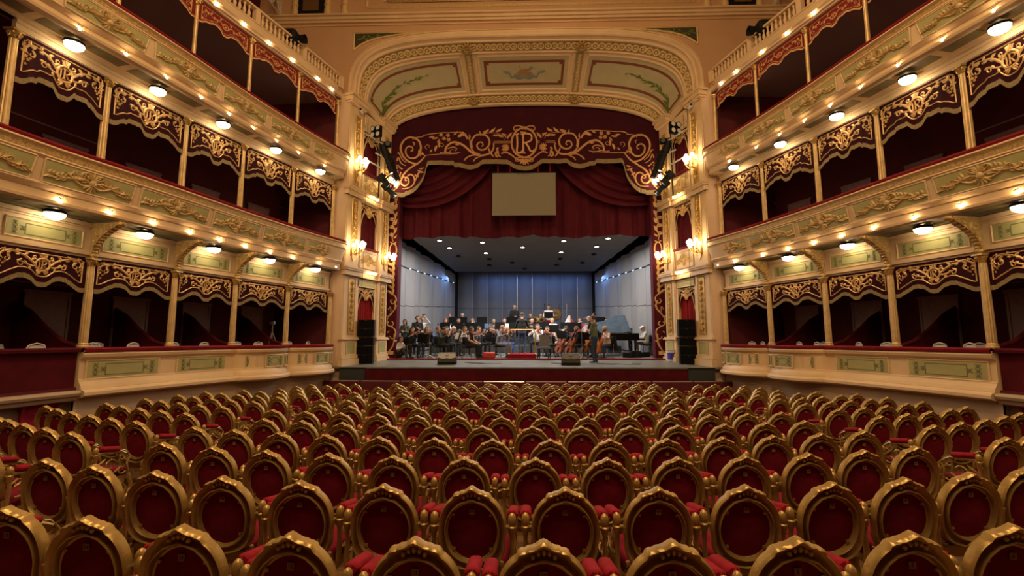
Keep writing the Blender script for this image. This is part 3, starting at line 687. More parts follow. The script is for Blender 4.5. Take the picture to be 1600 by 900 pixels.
for sd in (-1, 1):
    nm = SIDE[sd]
    for tier in (1, 2, 3):
        ys = [y for y in COLS if y >= {1: 9.0, 2: 7.4, 3: 9.0}[tier]]
        inset = .0 if tier < 3 else .03
        zoff = {1: 0, 2: 0, 3: 0}[tier]
        for k, y in enumerate(reversed(ys)):
            lab = f'{"fluted" if tier < 3 else "slender plain"} gilt column of the {nm} {TN[tier]}, {ORD[k]} from the stage'
            xx = xc(y)-inset-(.02 if tier == 1 else -.02); yy = y
            c = thing('column', lab, 'column', (sd*xx, yy-(.10 if y == 16 else 0), CB[tier]), 0, 'box columns')
            link('shaft', CM[tier][0], c); link('capital', CM[tier][1], c)
            if tier == 1 and y < 15.5:
                m, rz, L = bay(sd, y-.3, y+.3, xc)
                bk = link('scroll_bracket', BRK, None, at_bay(m, rz, 0, .03, 4.04), rz)
                tag(bk, f'gilt acanthus bracket under the {nm} middle balcony, {ORD[k-1]} from the stage', 'bracket', 'balcony brackets')
        bays = [(a, b) for a, b in zip(COLS, COLS[1:]) if a >= {1: 7.4, 2: 7.4, 3: 9.0}[tier]]
        for k, (a, b) in enumerate(reversed(bays)):
            m, rz, L = bay(sd, a, b-(.1 if b == 16 else 0), xc)
            w0, (cl, fr, em), zt = VM[tier]
            v = thing('box_valance', f'{"bright red" if tier == 3 else "maroon"} embroidered valance hanging over the {nm} {TN[tier]}, {ORD[k]} from the stage', 'valance',
                      at_bay(m, rz, 0, -.0, zt), rz, f'valances of the {nm} {TN[tier]}')
            v.scale = ((L-.13)/w0, 1, 1)
            link('cloth', cl, v); link('fringe', fr, v); link('embroidery', em, v)
            if tier < 3:
                zb = {1: 4.70, 2: 8.08}[tier]
                d = thing('dome_lamp', f'lit opal dome lamp on the soffit over the {nm} {TN[tier]}, {ORD[k]} from the stage', 'lamp', at_bay(m, rz, -.1*sd*-1, .30, zb), 0, 'soffit dome lamps')
                link('rim', DM[0], d); link('glass_bowl', DM[1], d)
            if tier == 2:       # cream lintel between the columns
                obj('lintel', MB().box((0, .05, 8.06), (L+.02, .10, .24)).box((0, -.005, 8.11), (L+.02, .03, .07)).box((0, -.005, 7.97), (L+.02, .03, .03)), 'cream', bpy.data.objects['wall_'+nm], loc=(m.x, m.y, 0), rz=rz)
            if tier == 1:       # frieze over the boxes
                f = struct(obj('trim_%d' % (3+k+(5 if sd > 0 else 0)), MB().box((0, .05, 4.41), (L, .08, .78)).box((0, -.01, 4.11), (L, .06, .06)).box((0, -.02, 4.70), (L, .07, .08)).box((0, 0, 4.64), (L, .04, .03)), 'cream', loc=(m.x, m.y, 0), rz=rz))
                for nme, q in zip(('panel', 'stencil_ornament', 'panel_frame'), LP2): link(nme, q, f, (0, .006, 4.38), scale=((L-.3)/1.40, 1, 1))
    # mouldings, panels and bulbs of the balconies
    for tier in (2, 3):
        b, P, N, prof, zr, zs = CH[('bal', sd, tier)]
        zc = zr-(.545 if tier == 2 else .485); tl = .23 if tier == 2 else .17
        o = -.03 if tier == 2 else -.02
        for (a, c) in zip([4.0]+COLS, COLS):
            if c < 7: continue
            if c == 16: c = 15.62
            m, rz, L = bay(sd, a, c, xr)
            pr = bpy.data.objects.new('panel', PAN[tier][0]); COL.objects.link(pr); pr.parent = b
            pr.location = at_bay(m, rz, 0, o+.012, zc); pr.rotation_euler = (-tl if 0 else tl*-1, 0, rz); pr.scale = ((L-.05)/1.50, 1, 1.14)
            pr.rotation_euler = (tl, 0, rz)
            link('panel_frame', PAN[tier][1], pr); link('gilt_relief', REL, pr, (0, -.006, .0), scale=(1.25, 1, 1.0) if tier == 2 else (1.2, 1, .85))
            if tier == 3:  # olive fields let into the soffit
                mm, rz2, L2 = bay(sd, a, c if c < 15.7 else 15.62, lambda y: (xr(y)+xc(y))/2)
                for q in (-1, 1):
                    mb = MB(); mb.box((0, 0, 0), (L2/2-.16, .36, .02)); obj('soffit_panel', mb, 'soffit', b, loc=at_bay(mm, rz2, q*L2/4, -.06, zs+.035), rz=rz2)
            else:
                mm, rz2, L2 = bay(sd, a, c, lambda y: (xr(y)+xc(y))/2)
                mb = MB(); mb.box((0, 0, 0), (L2-.2, .42, .02)); obj('soffit_panel', mb, 'soffit', b, loc=at_bay(mm, rz2, 0, -.02, zs+.03), rz=rz2)
    k = 0
    for tier, zb, fx, out in ((2, 4.93, xr, -.10), (3, 8.31, xr, -.11), (4, 11.44, lambda y: xc(y)-.12, .03)):
        k = 0
        for (a, c) in reversed(list(zip(COLS, COLS[1:]))):
            if c < (9 if tier < 4 else 11): continue
            for t in (.76, .26):
                y = lerp(a, c if c < 16 else 15.85, t)
                if c == 16: y = {.76: 15.66, .26: 14.78}[t] if tier < 4 else {.76: 15.45, .26: 14.75}[t]
                m, rz, L = bay(sd, y-.2, min(y+.2, 15.7), fx)
                bl = thing('bulb', f'lit globe bulb on the {nm} {GAL.get(tier, "top gallery")} {"balcony" if tier < 4 else "cornice"} edge, {ORD[k]} from the stage', 'bulb',
                           at_bay(m, rz, 0, out, zb), 0, 'balcony edge bulbs'); k += 1
                bl.rotation_euler = (radians(35), 0, rz)
                link('globe', BM[0], bl); link('socket', BM[1], bl)
    # green panels of the ground-floor parapet
    b, bow = CH[('par', sd)]
    for (a, c) in ((8.95, 10.75), (10.75, 12.35)):
        m, rz, L = bay(sd, a, c, xc)
        p = link('panel', LP1[0], b, at_bay(m, rz, -.06 if a < 9 and sd < 0 else .06 if a < 9 else 0, .068, 1.75), rz, scale=((L-.42)/1.30, 1, 1))
        link('stencil_ornament', LP1[1], p); link('panel_frame', LP1[2], p)
    for (a, c) in ((12.42, 14.06), (14.16, 15.98)):
        for t, sx in ((.17, .66), (.5, 1.30), (.83, .66)):
            y = a+(c-a)*t; f = lambda q: xc(q)-bow(q, 1.7)
            d = .12 if t == .5 else .1
            m, rz, L = bay(sd, y-d, y+d, f)
            p = link('panel', SM[0], b, at_bay(m, rz, 0, .105 if t == .5 else .092, 1.75), rz, scale=(sx, 1, 1))
            link('stencil_ornament', SM[1], p); link('panel_frame', SM[2], p)
    # balustrade of the top gallery
    bb, P, N, prof, zr, zs = CH[('bal', sd, 4)]
    fx = lambda y: xc(y)-.10
    P, N = path_of(fx, 8.0, 15.7, .4, [(7.0, 15.95)])
    t = thing('balustrade', f'cream balustrade with turned balusters along the top gallery on the {nm} wall', 'balustrade', (0, 0, 0), 0, 'gallery balustrades')
    mb = MB(); sweep(mb, sd, P, N, [(-.1, 12.10), (.08, 12.10), (.09, 12.13), (.07, 12.17), (-.09, 12.17), (-.1, 12.10)], 0); obj('handrail', mb, 'cream', t)
    bm_ = MB().lathe([(.045, 11.70), (.045, 11.74), (.025, 11.76), (.05, 11.83), (.048, 11.88), (.024, 11.97), (.022, 12.02), (.04, 12.05), (.042, 12.10)], 8).mesh('baluster', 'cream', 50)
    y = 9.6
    while y < 15.9:
        near = min(abs(y-q) for q in COLS)
        if near > .13 or y > 15.8: link('baluster', bm_, t, (sd*(fx(y)+.01), y, 0))
        y += .148
    for q in COLS[2:]:
        m, rz, L = bay(sd, q-.2, min(q+.2, 16), fx); mb = MB(); mb.box((0, 0, 11.92), (.16, .15, .44)); obj('pier', mb, 'cream', t, loc=(m.x, min(m.y, 15.9), 0), rz=rz)
    # low partitions between the ground-floor boxes, sloping down to the rail
    for q in COLS[2:-1]:
        m, rz, L = bay(sd, q-.2, q+.2, xc); mb = MB()
        prof = [(0, 1.42), (0, 2.2), (-.5, 2.32), (-1.0, 2.6), (-1.5, 2.95), (-1.95, 3.15), (-1.95, 1.42)]
        vs = [(s*.03, -d, z) for s in (-1, 1) for d, z in prof]; n = len(prof)
        mb.add(vs, [tuple(range(n)), tuple(reversed(range(n, 2*n)))]+[(i, (i+1) % n, n+(i+1) % n, n+i) for i in range(n)])
        mb.tube([(0, -d, z) for d, z in prof[1:6]], .045, 8)
        obj('partition', mb, 'velvetdark', bpy.data.objects['wall_'+nm], loc=(m.x, m.y, 0), rz=rz)
    # pale doorcases on the back wall of the boxes
    for tier, zb in ((1, 1.42), (2, 4.92)):
        for a, c in zip(COLS[1:], COLS[2:]):
            m, rz, L = bay(sd, a, c, lambda y: xc(y)+1.95)
            mb = MB(); mb.box((-.4, 0, zb+1.0), (.05, .03, 2.0)); mb.box((.4, 0, zb+1.0), (.05, .03, 2.0)); mb.box((0, 0, zb+2.0), (.9, .04, .06)); mb.box((0, .01, zb+1.0), (.76, .02, 1.96))
            obj('door_case', mb, 'boxceil', bpy.data.objects['wall_'+nm], loc=(m.x, m.y, 0), rz=rz)
    # bentwood chairs in the ground-floor boxes
    if sd == -1:
        seat = MB().lathe([(.02, .44), (.19, .44), (.2, .46), (.19, .48), (.02, .485)], 14).mesh('seat', 'white')
        legm = MB().tube([(.13, .13, .44), (.16, .16, 0)], .012, 6).mesh('leg', 'steel')
        bkm = MB().tube([(-.16, .15, .46), (-.17, .17, .70), (-.10, .18, .84), (0, .18, .87), (.10, .18, .84), (.17, .17, .70), (.16, .15, .46)], .016, 6)
        bkm.grid(lambda u, v: (u, .175, v), frange(-.13, .13, 4), [.66, .83]); bkm = bkm.mesh('backrest', 'white')
        BOXCH = (seat, legm, bkm)
    kk = 0
    for a, c in list(zip(COLS[1:], COLS[2:])):
        m, rz, L = bay(sd, a, c, xc)
        for x, o in ((-.35, -.62), (.32, -.5), (.0, -1.1)):
            p = at_bay(m, rz, x, o, 1.42)
            bi = ORD[list(reversed(COLS[1:-1])).index(a)]
            ch = thing('box_chair', f'pale bentwood chair {"at the near side" if x*-sd < -.1 else "at the stage side" if x*-sd > .1 else "at the rear"} of the {nm} ground-floor box, {bi} from the stage', 'chair', p, rz+pi+random.uniform(-.4, .4), 'box chairs')
            link('seat', BOXCH[0], ch); link('backrest', BOXCH[2], ch)
            for q in range(4): link('leg', BOXCH[1], ch, None, q*pi/2)
# ================================================================== proscenium
SA, SB = Vector((6.56, 16.12)), Vector((5.78, 18.80)); SL = (SB-SA).length
def splay_frame(sd):
    if sd < 0: o = Vector((-SA.x, SA.y)); e = Vector((-SB.x, SB.y))
    else: o = Vector((SB.x, SB.y)); e = Vector((SA.x, SA.y))
    d = e-o
    return o, atan2(d.y, d.x), (lambda u: u if sd < 0 else SL-u)
def candelabra(w, h):
    # tall upright ornament of stacked leaves and scrolls, unit panel
    e = MB(); e.ribbon([(0, -h*.47), (0, h*.47)], .022, .018)
    z = -h*.45
    while z < h*.42:
        for s in (-1, 1):
            f = lambda L: [(s*x, y) for x, y in L]
            p, ww = curl(w*.22, z+.06, w*.17, pi, -.8, .022, 9); e.ribbon(f(p), ww, .018)
            for a, l in ((1.1, .13), (.5, .10), (-.5, .09)): p, ww = leaf(.01, z+.02, a, l, .04, .3); e.ribbon(f(p), ww, .018)
        e.ball((0, 0, z+.13), (.035, .02, .03), 7, 4); z += .21
    return e
CAND = candelabra(.28, 2.0).mesh('gilt_relief', 'gold', 40, fix=False)
def rect_ring(w, h, t, d): 
    L = [(-w/2, -h/2), (w/2, -h/2), (w/2, h/2), (-w/2, h/2)]; o = []
    for i in range(4):
        a, b = L[i], L[(i+1) % 4]; o += [(lerp(a[0], b[0], k), lerp(a[1], b[1], k)) for k in (.001, .5, .999)]
    return o, t, d
def framed(parent, name, x, z, w, h, field, rel=None, rscale=None, y=0.0, fm='cream'):
    mb = MB(); mb.box((0, .0, 0), (w, .02, h)); p = obj(name, mb, field, parent, loc=(x, y-.008, z))
    mb = MB(); o, t, d = rect_ring(w+.03, h+.03, .045, .022); mb.ribbon(o, t, d, 0, closed=True); obj('panel_frame', mb, fm, p, loc=(0, -.008, 0))
    if rel: link('gilt_relief', rel, p, (0, -.014, 0), scale=rscale or (1, 1, 1))
    return p
def box_valance(w, h):
    return valance_meshes(w, h, 'c', ('val', 'thread', 'fringe'), fr=.05, drop=.05)
def pros_valance(w, h):
    sh = [(0, .80), (.14, .76), (.26, .58), (.36, .52), (.5, .56), (.66, .74), (.8, 1.15), (.9, 1.5), (1, 1.75)]
    SHAPE['p'] = sh
    r = valance_meshes(w, h, 'p', ('val', 'thread', 'thread'), fr=.03, drop=.03)
    return r
PV = pros_valance(1.24, .58)
def pleats(w, h, n, amp, m, name, seed=0, nz=6, gather=0):
    r = random.Random(seed); ph = [r.uniform(0, 6.28) for _ in range(4)]; mb = MB()
    def f(x, t):
        z = -h*t
        y = amp*sin(x/w*2*pi*n+ph[0]+.5*sin(x/w*9+ph[1]))+amp*.5*sin(x/w*2*pi*n*.53+ph[2]+.3*t)+amp*.3*sin(x/w*2*pi*n*1.7+ph[3])
        return (x, y*(.55+.45*t), z)
    mb.grid(f, frange(-w/2, w/2, n*8), frange(0, 1, nz)); return mb.mesh(name, m, 60)
def sconce_meshes():
    a = MB()
    a.prism([(-.07, -.30), (.0, -.42), (.07, -.30), (.09, 0), (.06, .22), (0, .30), (-.06, .22), (-.09, 0)], -.03, .0)
    a.lathe([(.0, -.12), (.05, -.10), (.06, -.05), (.03, 0), (.05, .05), (.02, .10), (0, .12)], 10, (0, -.14, -.05)); a.tube([(0, 0, -.12), (0, -.1, -.16), (0, -.14, -.1)], .02, 6)
    b = MB(); tips = []
    for k in range(7):
        an = -pi/2+(k-3)*.42; R = .27+.03*(k % 2); dz = .10+.13*(k % 2)
        x, y = R*cos(an), -.14+R*sin(an)*.9
        b.tube([(0, -.14, -.06), (x*.5, -.14+(y+.14)*.5, -.17), (x*.95, -.14+(y+.14)*.95, -.08+dz*.4), (x, y, dz-.06)], .011, 6)
        b.lathe([(.012, -.06), (.035, -.045), (.03, -.02)], 8, (x, y, dz)); tips.append((x, y, dz+.03))
    g = MB().ball((0, 0, 0), .068, 10, 7)
    return a.mesh('backplate', 'gold'), b.mesh('arms', 'brass'), g.mesh('globe', 'sconce', 60), tips
SC = sconce_meshes()
def sconce(sd, x, y, z, rz, lab):
    s = thing('wall_sconce', lab, 'sconce', (x, y, z), rz, 'proscenium sconces')
    link('backplate', SC[0], s); link('arms', SC[1], s)
    for t in SC[3]: link('globe', SC[2], s, t)
    return s
LEV = [2.40, 5.90, 8.90]
for sd in (-1, 1):
    nm = SIDE[sd]; o, rz, X = splay_frame(sd)
    root = (o.x, o.y, 0)
    # two pilasters
    for which, u0, u1, ru, rw in (('outer', .0, .82, .48, .30), ('inner', 2.10, SL, 2.46, .28)):
        p = thing('pilaster', f'cream {which} proscenium pilaster with tall gilt relief panels, {nm} of the stage', 'pilaster', root, rz, 'proscenium pilasters')
        xc_, w = X((u0+u1)/2), u1-u0
        mb = MB()
        mb.box((xc_, -.05, 1.45+.09), (w+.16, .22, .26)); mb.box((xc_, -.035, 1.74), (w+.10, .16, .12)); mb.box((xc_, -.02, 2.05), (w+.04, .10, .62))
        mb.box((xc_, -.05, 2.38), (w+.16, .18, .05)); mb.box((xc_, -.035, 2.43), (w+.10, .14, .05)); obj('pedestal', mb, 'cream', p)
        framed(p, 'panel', X(ru), 2.04, w*.55, .42, 'green', y=-.07)
        for z0, z1 in ((2.45, 4.74), (5.0, 7.76), (8.02, 11.28)):
            mb = MB(); mb.box((xc_, .06, (z0+z1)/2), (w, .14, z1-z0)); mb.box((xc_, -.015, (z0+z1)/2), (w-.1, .03, z1-z0-.02)); obj('shaft', mb, 'cream', p)
            zz0, zz1 = z0+.12, z1-.14
            if z0 > 8: zz1 -= .25
            if z0 == 5.0: zz0 += .35
            framed(p, 'relief_panel', X(ru), (zz0+zz1)/2, rw, zz1-zz0, 'goldband', CAND, (rw/.30, 1.3, (zz1-zz0)/2.05), y=-.03, fm='gold')
        mb = MB(); mb.box((xc_, .0, 11.30), (w+.10, .28, .08)); mb.box((xc_, -.02, 11.42), (w+.16, .34, .16)); mb.box((xc_, -.03, 11.56), (w+.24, .42, .10)); obj('capital', mb, 'cream', p)
        for zc, lv in ((8.86, 'upper'), (5.66, 'lower')):
            px = X(.42 if which == 'outer' else 2.52); dz = 0 if which == 'outer' else (-.10 if lv == 'upper' else -.08)
            q = (o.x+px*cos(rz)+.06*sin(rz), o.y+px*sin(rz)-.06*cos(rz))
            sconce(sd, q[0], q[1], zc+dz, rz, f'gilt sconce of lit globes on the {which} pilaster {nm} of the stage, the {lv} one')
    # wall between them with three boxes
    wl = struct(obj('trim_%d' % (13 if sd < 0 else 14), MB().box((X(1.46), .1, 1.9), (1.34, .14, .94)).box((X(1.46), .1, 4.52), (1.34, .14, .30)).box((X(1.46), .1, 5.42), (1.34, .14, .92))
        .box((X(1.46), .1, 7.80), (1.34, .14, .30)).box((X(1.46), .1, 8.46), (1.34, .14, .86)).box((X(1.46), .1, 11.1), (1.34, .14, 1.0)).box((X(.9), .1, 6.5), (.1, .14, 10)).box((X(2.04), .1, 6.5), (.1, .14, 10)), 'cream', loc=root, rz=rz))
    framed(wl, 'panel', X(1.46), 1.98, .80, .42, 'green', y=.03)
    framed(wl, 'panel', X(1.46), 4.49, 1.02, .20, 'green', y=.03)
    for z, h in ((5.42, .60), (8.46, .55)): framed(wl, 'relief_panel', X(1.46), z, 1.0, h, 'goldband' if z > 8 else 'cream', REL, (.9, 1, 1.4), y=.03)
    for z in (4.70, 7.72):      # the two cornices break forward over the pilasters
        mb = MB()
        for xx, w, f in ((SL/2, SL+.1, 0), (X(.41), .95, .07), (X(2.46), .84, .07)):
            f *= .6; mb.box((xx, -.02-f, z+.03), (w, .12+f*2, .06)); mb.box((xx, -.01-f, z+.12), (w-.02, .10+f*2, .14)); mb.box((xx, -.04-f, z+.22), (w+.03, .16+f*2, .07)); mb.box((xx, -.05-f, z+.28), (w+.06, .19+f*2, .06))
        obj('cornice', mb, 'cream', wl)
    for z, h in ((11.05, .40),): framed(wl, 'panel', X(1.46), z, 1.0, h, 'cream', y=.03)
    mb = MB()
    for z in (2.40, 5.88, 8.88): mb.rbox((X(1.46), .03, z), (1.24, .22, .07), .03)
    obj('rail_pad', mb, 'velvetrim', wl)
    for lv, (z0, z1, m) in enumerate(((2.4, 4.38, 'curtred'), (5.9, 7.66, 'velvetdark'), (8.9, 10.6, 'velvetdark'))):  # upper two boxes: dark cloth added in place of their shaded open interior
        mb = MB(); mb.box((X(1.46), .95, (z0+z1)/2), (1.6, .05, z1-z0+.6)); mb.box((X(1.46), .55, z0-.05), (1.5, .8, .04)); obj('box_back', mb, 'boxdark', wl)
        t = ('lowest', 'middle', 'top')[lv]
        v = thing('proscenium_valance', f'maroon embroidered valance of the {t} stage-side box, {nm} of the stage', 'valance', (o.x+X(1.46)*cos(rz)-.05*sin(rz), o.y+X(1.46)*sin(rz)+.05*cos(rz), z1), rz, 'stage box valances')
        for n_, me in zip(('cloth', 'fringe', 'embroidery'), PV): link(n_, me, v)
        c = link('box_curtain', pleats(1.26, z1-z0-(0 if lv else .0), 9, .03, m, 'box_curtain', lv), None, (o.x+X(1.46)*cos(rz)-.14*sin(rz), o.y+X(1.46)*sin(rz)+.14*cos(rz), z1-.01), rz)
        tag(c, f'{"scarlet" if lv == 0 else "dark red"} pleated curtain closing the {t} stage-side box, {nm} of the stage', 'curtain', 'stage box curtains')
    k = 0
    for z in (4.93, 7.95):
        for u in (1.3, 1.62):
            b = thing('bulb', f'lit globe bulb on the {"lower" if z < 6 else "upper"} proscenium cornice {nm} of the stage, {"inner" if u > 1.5 else "outer"} of two', 'bulb', (o.x+X(u)*cos(rz)+.27*sin(rz), o.y+X(u)*sin(rz)-.27*cos(rz), z), 0, 'cornice bulbs')
            b.rotation_euler = (radians(60), 0, rz); link('globe', BM[0], b); link('socket', BM[1], b)
# ------------------------------------------------------------------ arch, cove and the wall over it
def arch_curve(hw, z0, rise, n, e=4.0):
    pts = []
    for i in range(n+1):
        a = pi*(1-i/n); c, s_ = cos(a), sin(a)
        pts.append(Vector((hw*(abs(c)**(2/e))*(1 if c > 0 else -1), z0+rise*abs(s_)**(2/e))))
    return pts
def resample(P, fr):
    d = [0]
    for a, b in zip(P, P[1:]): d.append(d[-1]+(b-a).length)
    out = []; k = 0
    for f in fr:
        t = f*d[-1]
        while k < len(d)-2 and d[k+1] < t: k += 1
        q = (t-d[k])/max(1e-9, d[k+1]-d[k]); out.append(P[k].lerp(P[k+1], min(1, max(0, q))))
    return out
YO, YI = 16.2, 18.85
KN = 192
oc = arch_curve(6.40, 11.4, 2.46, 800, 3.9); ic = arch_curve(5.84, 11.0, 1.49, 800, 2.45)
def amap(u, k):
    s = 1 if u >= 0 else -1; a = abs(u)
    return .5+.5*s*(a/.27*k if a < .27 else k+(a-.27)/.73*(1-k))
us_ = [-1+2*i/KN for i in range(KN+1)]
OC = resample(oc, [amap(u, .283) for u in us_]); IC = resample(ic, [amap(u, .336) for u in us_])
def cpt(u, v):
    f = (u+1)/2*KN; i = max(0, min(KN-1, int(f))); t = f-i
    a = OC[i].lerp(OC[i+1], t); b = IC[i].lerp(IC[i+1], t); p = a.lerp(b, v)
    return Vector((p.x, lerp(YO, YI, v), p.y+.10*sin(pi*v)))
def cnorm(u, v):
    e = .004; a = cpt(min(1, u+e), v)-cpt(max(-1, u-e), v); b = cpt(u, min(1, v+.02))-cpt(u, max(0, v-.02))
    n = a.cross(b).normalized()
    return n if n.dot(Vector((0, 17, 8))-cpt(u, v)) > 0 else -n
def cove(u, v, h): return tuple(cpt(u, v)+cnorm(u, v)*h)
cv = struct(obj('ceiling_cove', MB().grid(lambda u, v: cpt(u, v), us_, frange(0, 1, 12)), 'cream', smooth=50))
def strip(u0, u1, v0, v1, prof, name, m, n=40, along='u'):
    # moulding running along u (profile across v) or along v
    mb = MB()
    if along == 'u': mb.grid(lambda u, k: cove(u, lerp(v0, v1, prof[k][0]), prof[k][1]), frange(u0, u1, n), range(len(prof)))
    else: mb.grid(lambda v, k: cove(lerp(u0, u1, prof[k][0]), v, prof[k][1]), frange(v0, v1, n), range(len(prof)))
    return obj(name, mb, m, cv)
BEAD = [(0, 0), (.1, .03), (.3, .05), (.5, .055), (.7, .05), (.9, .03), (1, 0)]
strip(-.995, .995, .035, .075, BEAD, 'moulding', 'cream', 120); strip(-.995, .995, .20, .235, BEAD, 'moulding', 'cream', 120)
strip(-.99, .99, .80, .83, BEAD, 'moulding', 'cream', 100); strip(-.99, .99, .945, .985, BEAD, 'moulding', 'cream', 100)
strip(-.99, .99, .08, .195, [(0, .006), (1, .006)], 'guilloche_band', 'band', 120); strip(-.985, .985, .835, .94, [(0, .006), (1, .006)], 'guilloche_band', 'band', 100)
for q in (-1, 1):
    for d in (-.040, .024): strip(q*.27+d, q*.27+d+.016, .235, .80, BEAD, 'moulding', 'cream', 12, 'v')
    strip(q*.27-.02, q*.27+.02, .235, .80, [(0, .006), (1, .006)], 'guilloche_band', 'band', 12, 'v')
# coffers: recessed-looking sage margin, brown border, painted field
def coffer(u0, u1, v0, v1, lab):
    N_ = 36
    patch = lambda a, b, c, d, h, nn, m: obj(nn, MB().grid(lambda u, v: cove(u, v, h), frange(a, b, N_), frange(c, d, 6)), m, None, smooth=60)
    du, dv = (.020, .045)
    p = patch(u0, u1, v0, v1, .010, 'ceiling_painting', 'sage'); tag(p, lab, 'painting', 'arch ceiling paintings')
    mb = MB(); h = .035
    for (a, b, c, d) in ((u0, u1, v0-.02, v0+.02), (u0, u1, v1-.02, v1+.02)): mb.grid(lambda u, k: cove(u, lerp(c, d, BEAD[k][0]), BEAD[k][1]*.8), frange(a, b, N_), range(7))
    for (a, b) in ((u0-.008, u0+.008), (u1-.008, u1+.008)): mb.grid(lambda v, k: cove(lerp(a, b, BEAD[k][0]), v, BEAD[k][1]*.8), frange(v0, v1, 8), range(7))
    obj('coffer_moulding', mb, 'cream', p)
    a, b, c, d = u0+du*1.3, u1-du*1.3, v0+dv*1.5, v1-dv*1.5; wu, wv = .0125, .034
    mb = MB(); g = lambda A, B, C_, D: mb.grid(lambda u, v: cove(u, v, .016), frange(A, B, N_), frange(C_, D, 2))
    g(a, b, c, c+wv); g(a, b, d-wv, d); g(a, a+wu, c, d); g(b-wu, b, c, d)
    for (uu, vv, s1, s2) in ((a, c, 1, 1), (a, d, 1, -1), (b, c, -1, 1), (b, d, -1, -1)):
        g(min(uu, uu+s1*wu*2), max(uu, uu+s1*wu*2), min(vv, vv+s2*wv*1.9), max(vv, vv+s2*wv*1.9))
    obj('border', mb, 'brown', p)
    return p
M['pblue'] = mat('painted_blue', (.22, .27, .27), .7); M['pbrown'] = mat('painted_brown', (.40, .22, .09), .7); M['pgreen'] = mat('painted_leaf_green', (.13, .19, .03), .7, var=.3, vscale=12)
M['plilac'] = mat('painted_lilac', (.42, .30, .26), .7, var=.3, vscale=20); M['pgrey'] = mat('painted_grey', (.30, .29, .22), .7)
cp = coffer(-.225, .225, .27, .765, 'middle ceiling painting over the stage arch: blue ribbon round musical instruments')
mp = lambda x, z, d: cove(x, z, .022+d*.2)
mb = MB(); c0 = .52
U = .062      # local scale: u per unit
q = lambda L: [(x*.020, c0-z*.055) for x, z in L]
def rib(mb, pts, w, mi): # ribbon in u-v with its own aspect
    L = len(pts); vs = []
    for i, p in enumerate(pts):
        a, b = pts[max(i-1, 0)], pts[min(i+1, L-1)]; tx, tz = (b[0]-a[0])/.020, (b[1]-a[1])/.055; l = sqrt(tx*tx+tz*tz) or 1
        ww = w[i] if isinstance(w, list) else w
        nx, nz = -tz/l*ww/2*.020, tx/l*ww/2*.055
        vs += [cove(p[0]+nx, p[1]+nz, .021), cove(p[0]-nx, p[1]-nz, .021)]
    mb.add(vs, [(2*i, 2*i+1, 2*i+3, 2*i+2) for i in range(L-1)], mi)
for s in (-1, 1):
    f = lambda L: q([(s*x, z) for x, z in L])
    rib(mb, f(spline([(0, -1.2), (1.4, -1.6), (2.6, -1.0), (3.2, -1.3), (3.6, -.2), (4.6, .1), (5.2, .3)], 4)), .42, 0)
    rib(mb, f(spline([(.4, -.6), (1.6, -1.1), (2.4, -.4)], 4)), .5, 0)
    rib(mb, f([(3.4, .3), (5.4, .6)]), .12, 2)
for (x, z, rx, rz_) in ((-1.0, -.3, .9, .6), (.9, -.2, 1.1, .62), (-.1, .45, 1.2, .35), (.2, .1, .7, .9)):
    L = q([(x+rx*cos(t), z+rz_*sin(t)) for t in frange(0, 2*pi, 12)[:-1]]); mb.poly(L, 0, 1, lambda a, b, d: cove(a, b, .020+.001*rx))
rib(mb, q([(-1.2, 2.1), (-.8, .4)]), .14, 1); rib(mb, q([(.6, .9), (3.0, 1.1)]), .16, 2); rib(mb, q([(-.8, .2), (1.8, .9)]), .2, 2); rib(mb, q([(1.3, 1.3), (2.2, 1.5)]), .4, 0)
obj('painted_trophy', mb, ['pblue', 'pbrown', 'pgrey'], cp, smooth=0, fix=False)
for s in (-1, 1):
    p = coffer(*sorted((s*.315, s*.955)), .27, .765, f'{"left" if s < 0 else "right"} ceiling painting over the stage arch: green palm spray and flowers on sage')
    mb = MB(); r = random.Random(5+s)
    base = lambda t: (s*lerp(.93, .52, t), lerp(.66, .46, t**.5)+.02)
    for k in range(34):     # palm fronds thinning towards the middle
        t = r.random()**1.5*.95; u, v = base(t); ln = lerp(3.2, .9, t); a = r.uniform(-.5, .5)+(.5 if k % 2 else -.35)
        P_ = [(u-s*.020*ln*j/5*cos(a), v-.055*(ln*.55*j/5*sin(a)+.25*ln*(j/5)*(1-j/5))) for j in range(6)]
        rib(mb, P_, [.42*lerp(1.3, .6, t)*max(.1, sin(pi*min(1, j/5*.9+.12))) for j in range(6)], 0)
    for k in range(16):
        u, v = s*r.uniform(.925, .962), r.uniform(.60, .80); L = [(u+.006*cos(a)*r.uniform(.6, 1.2), v+.018*sin(a)*r.uniform(.6, 1.2)) for a in frange(0, 2*pi, 7)[:-1]]
        mb.poly(L, 0, (1, 2, 0)[k % 3], lambda a, b, d: cove(a, b, .024+.0006*k))
    obj('painted_palm_spray', mb, ['pgreen', 'plilac', 'pgrey'], p, smooth=0, fix=False)['kind'] = 'stuff'
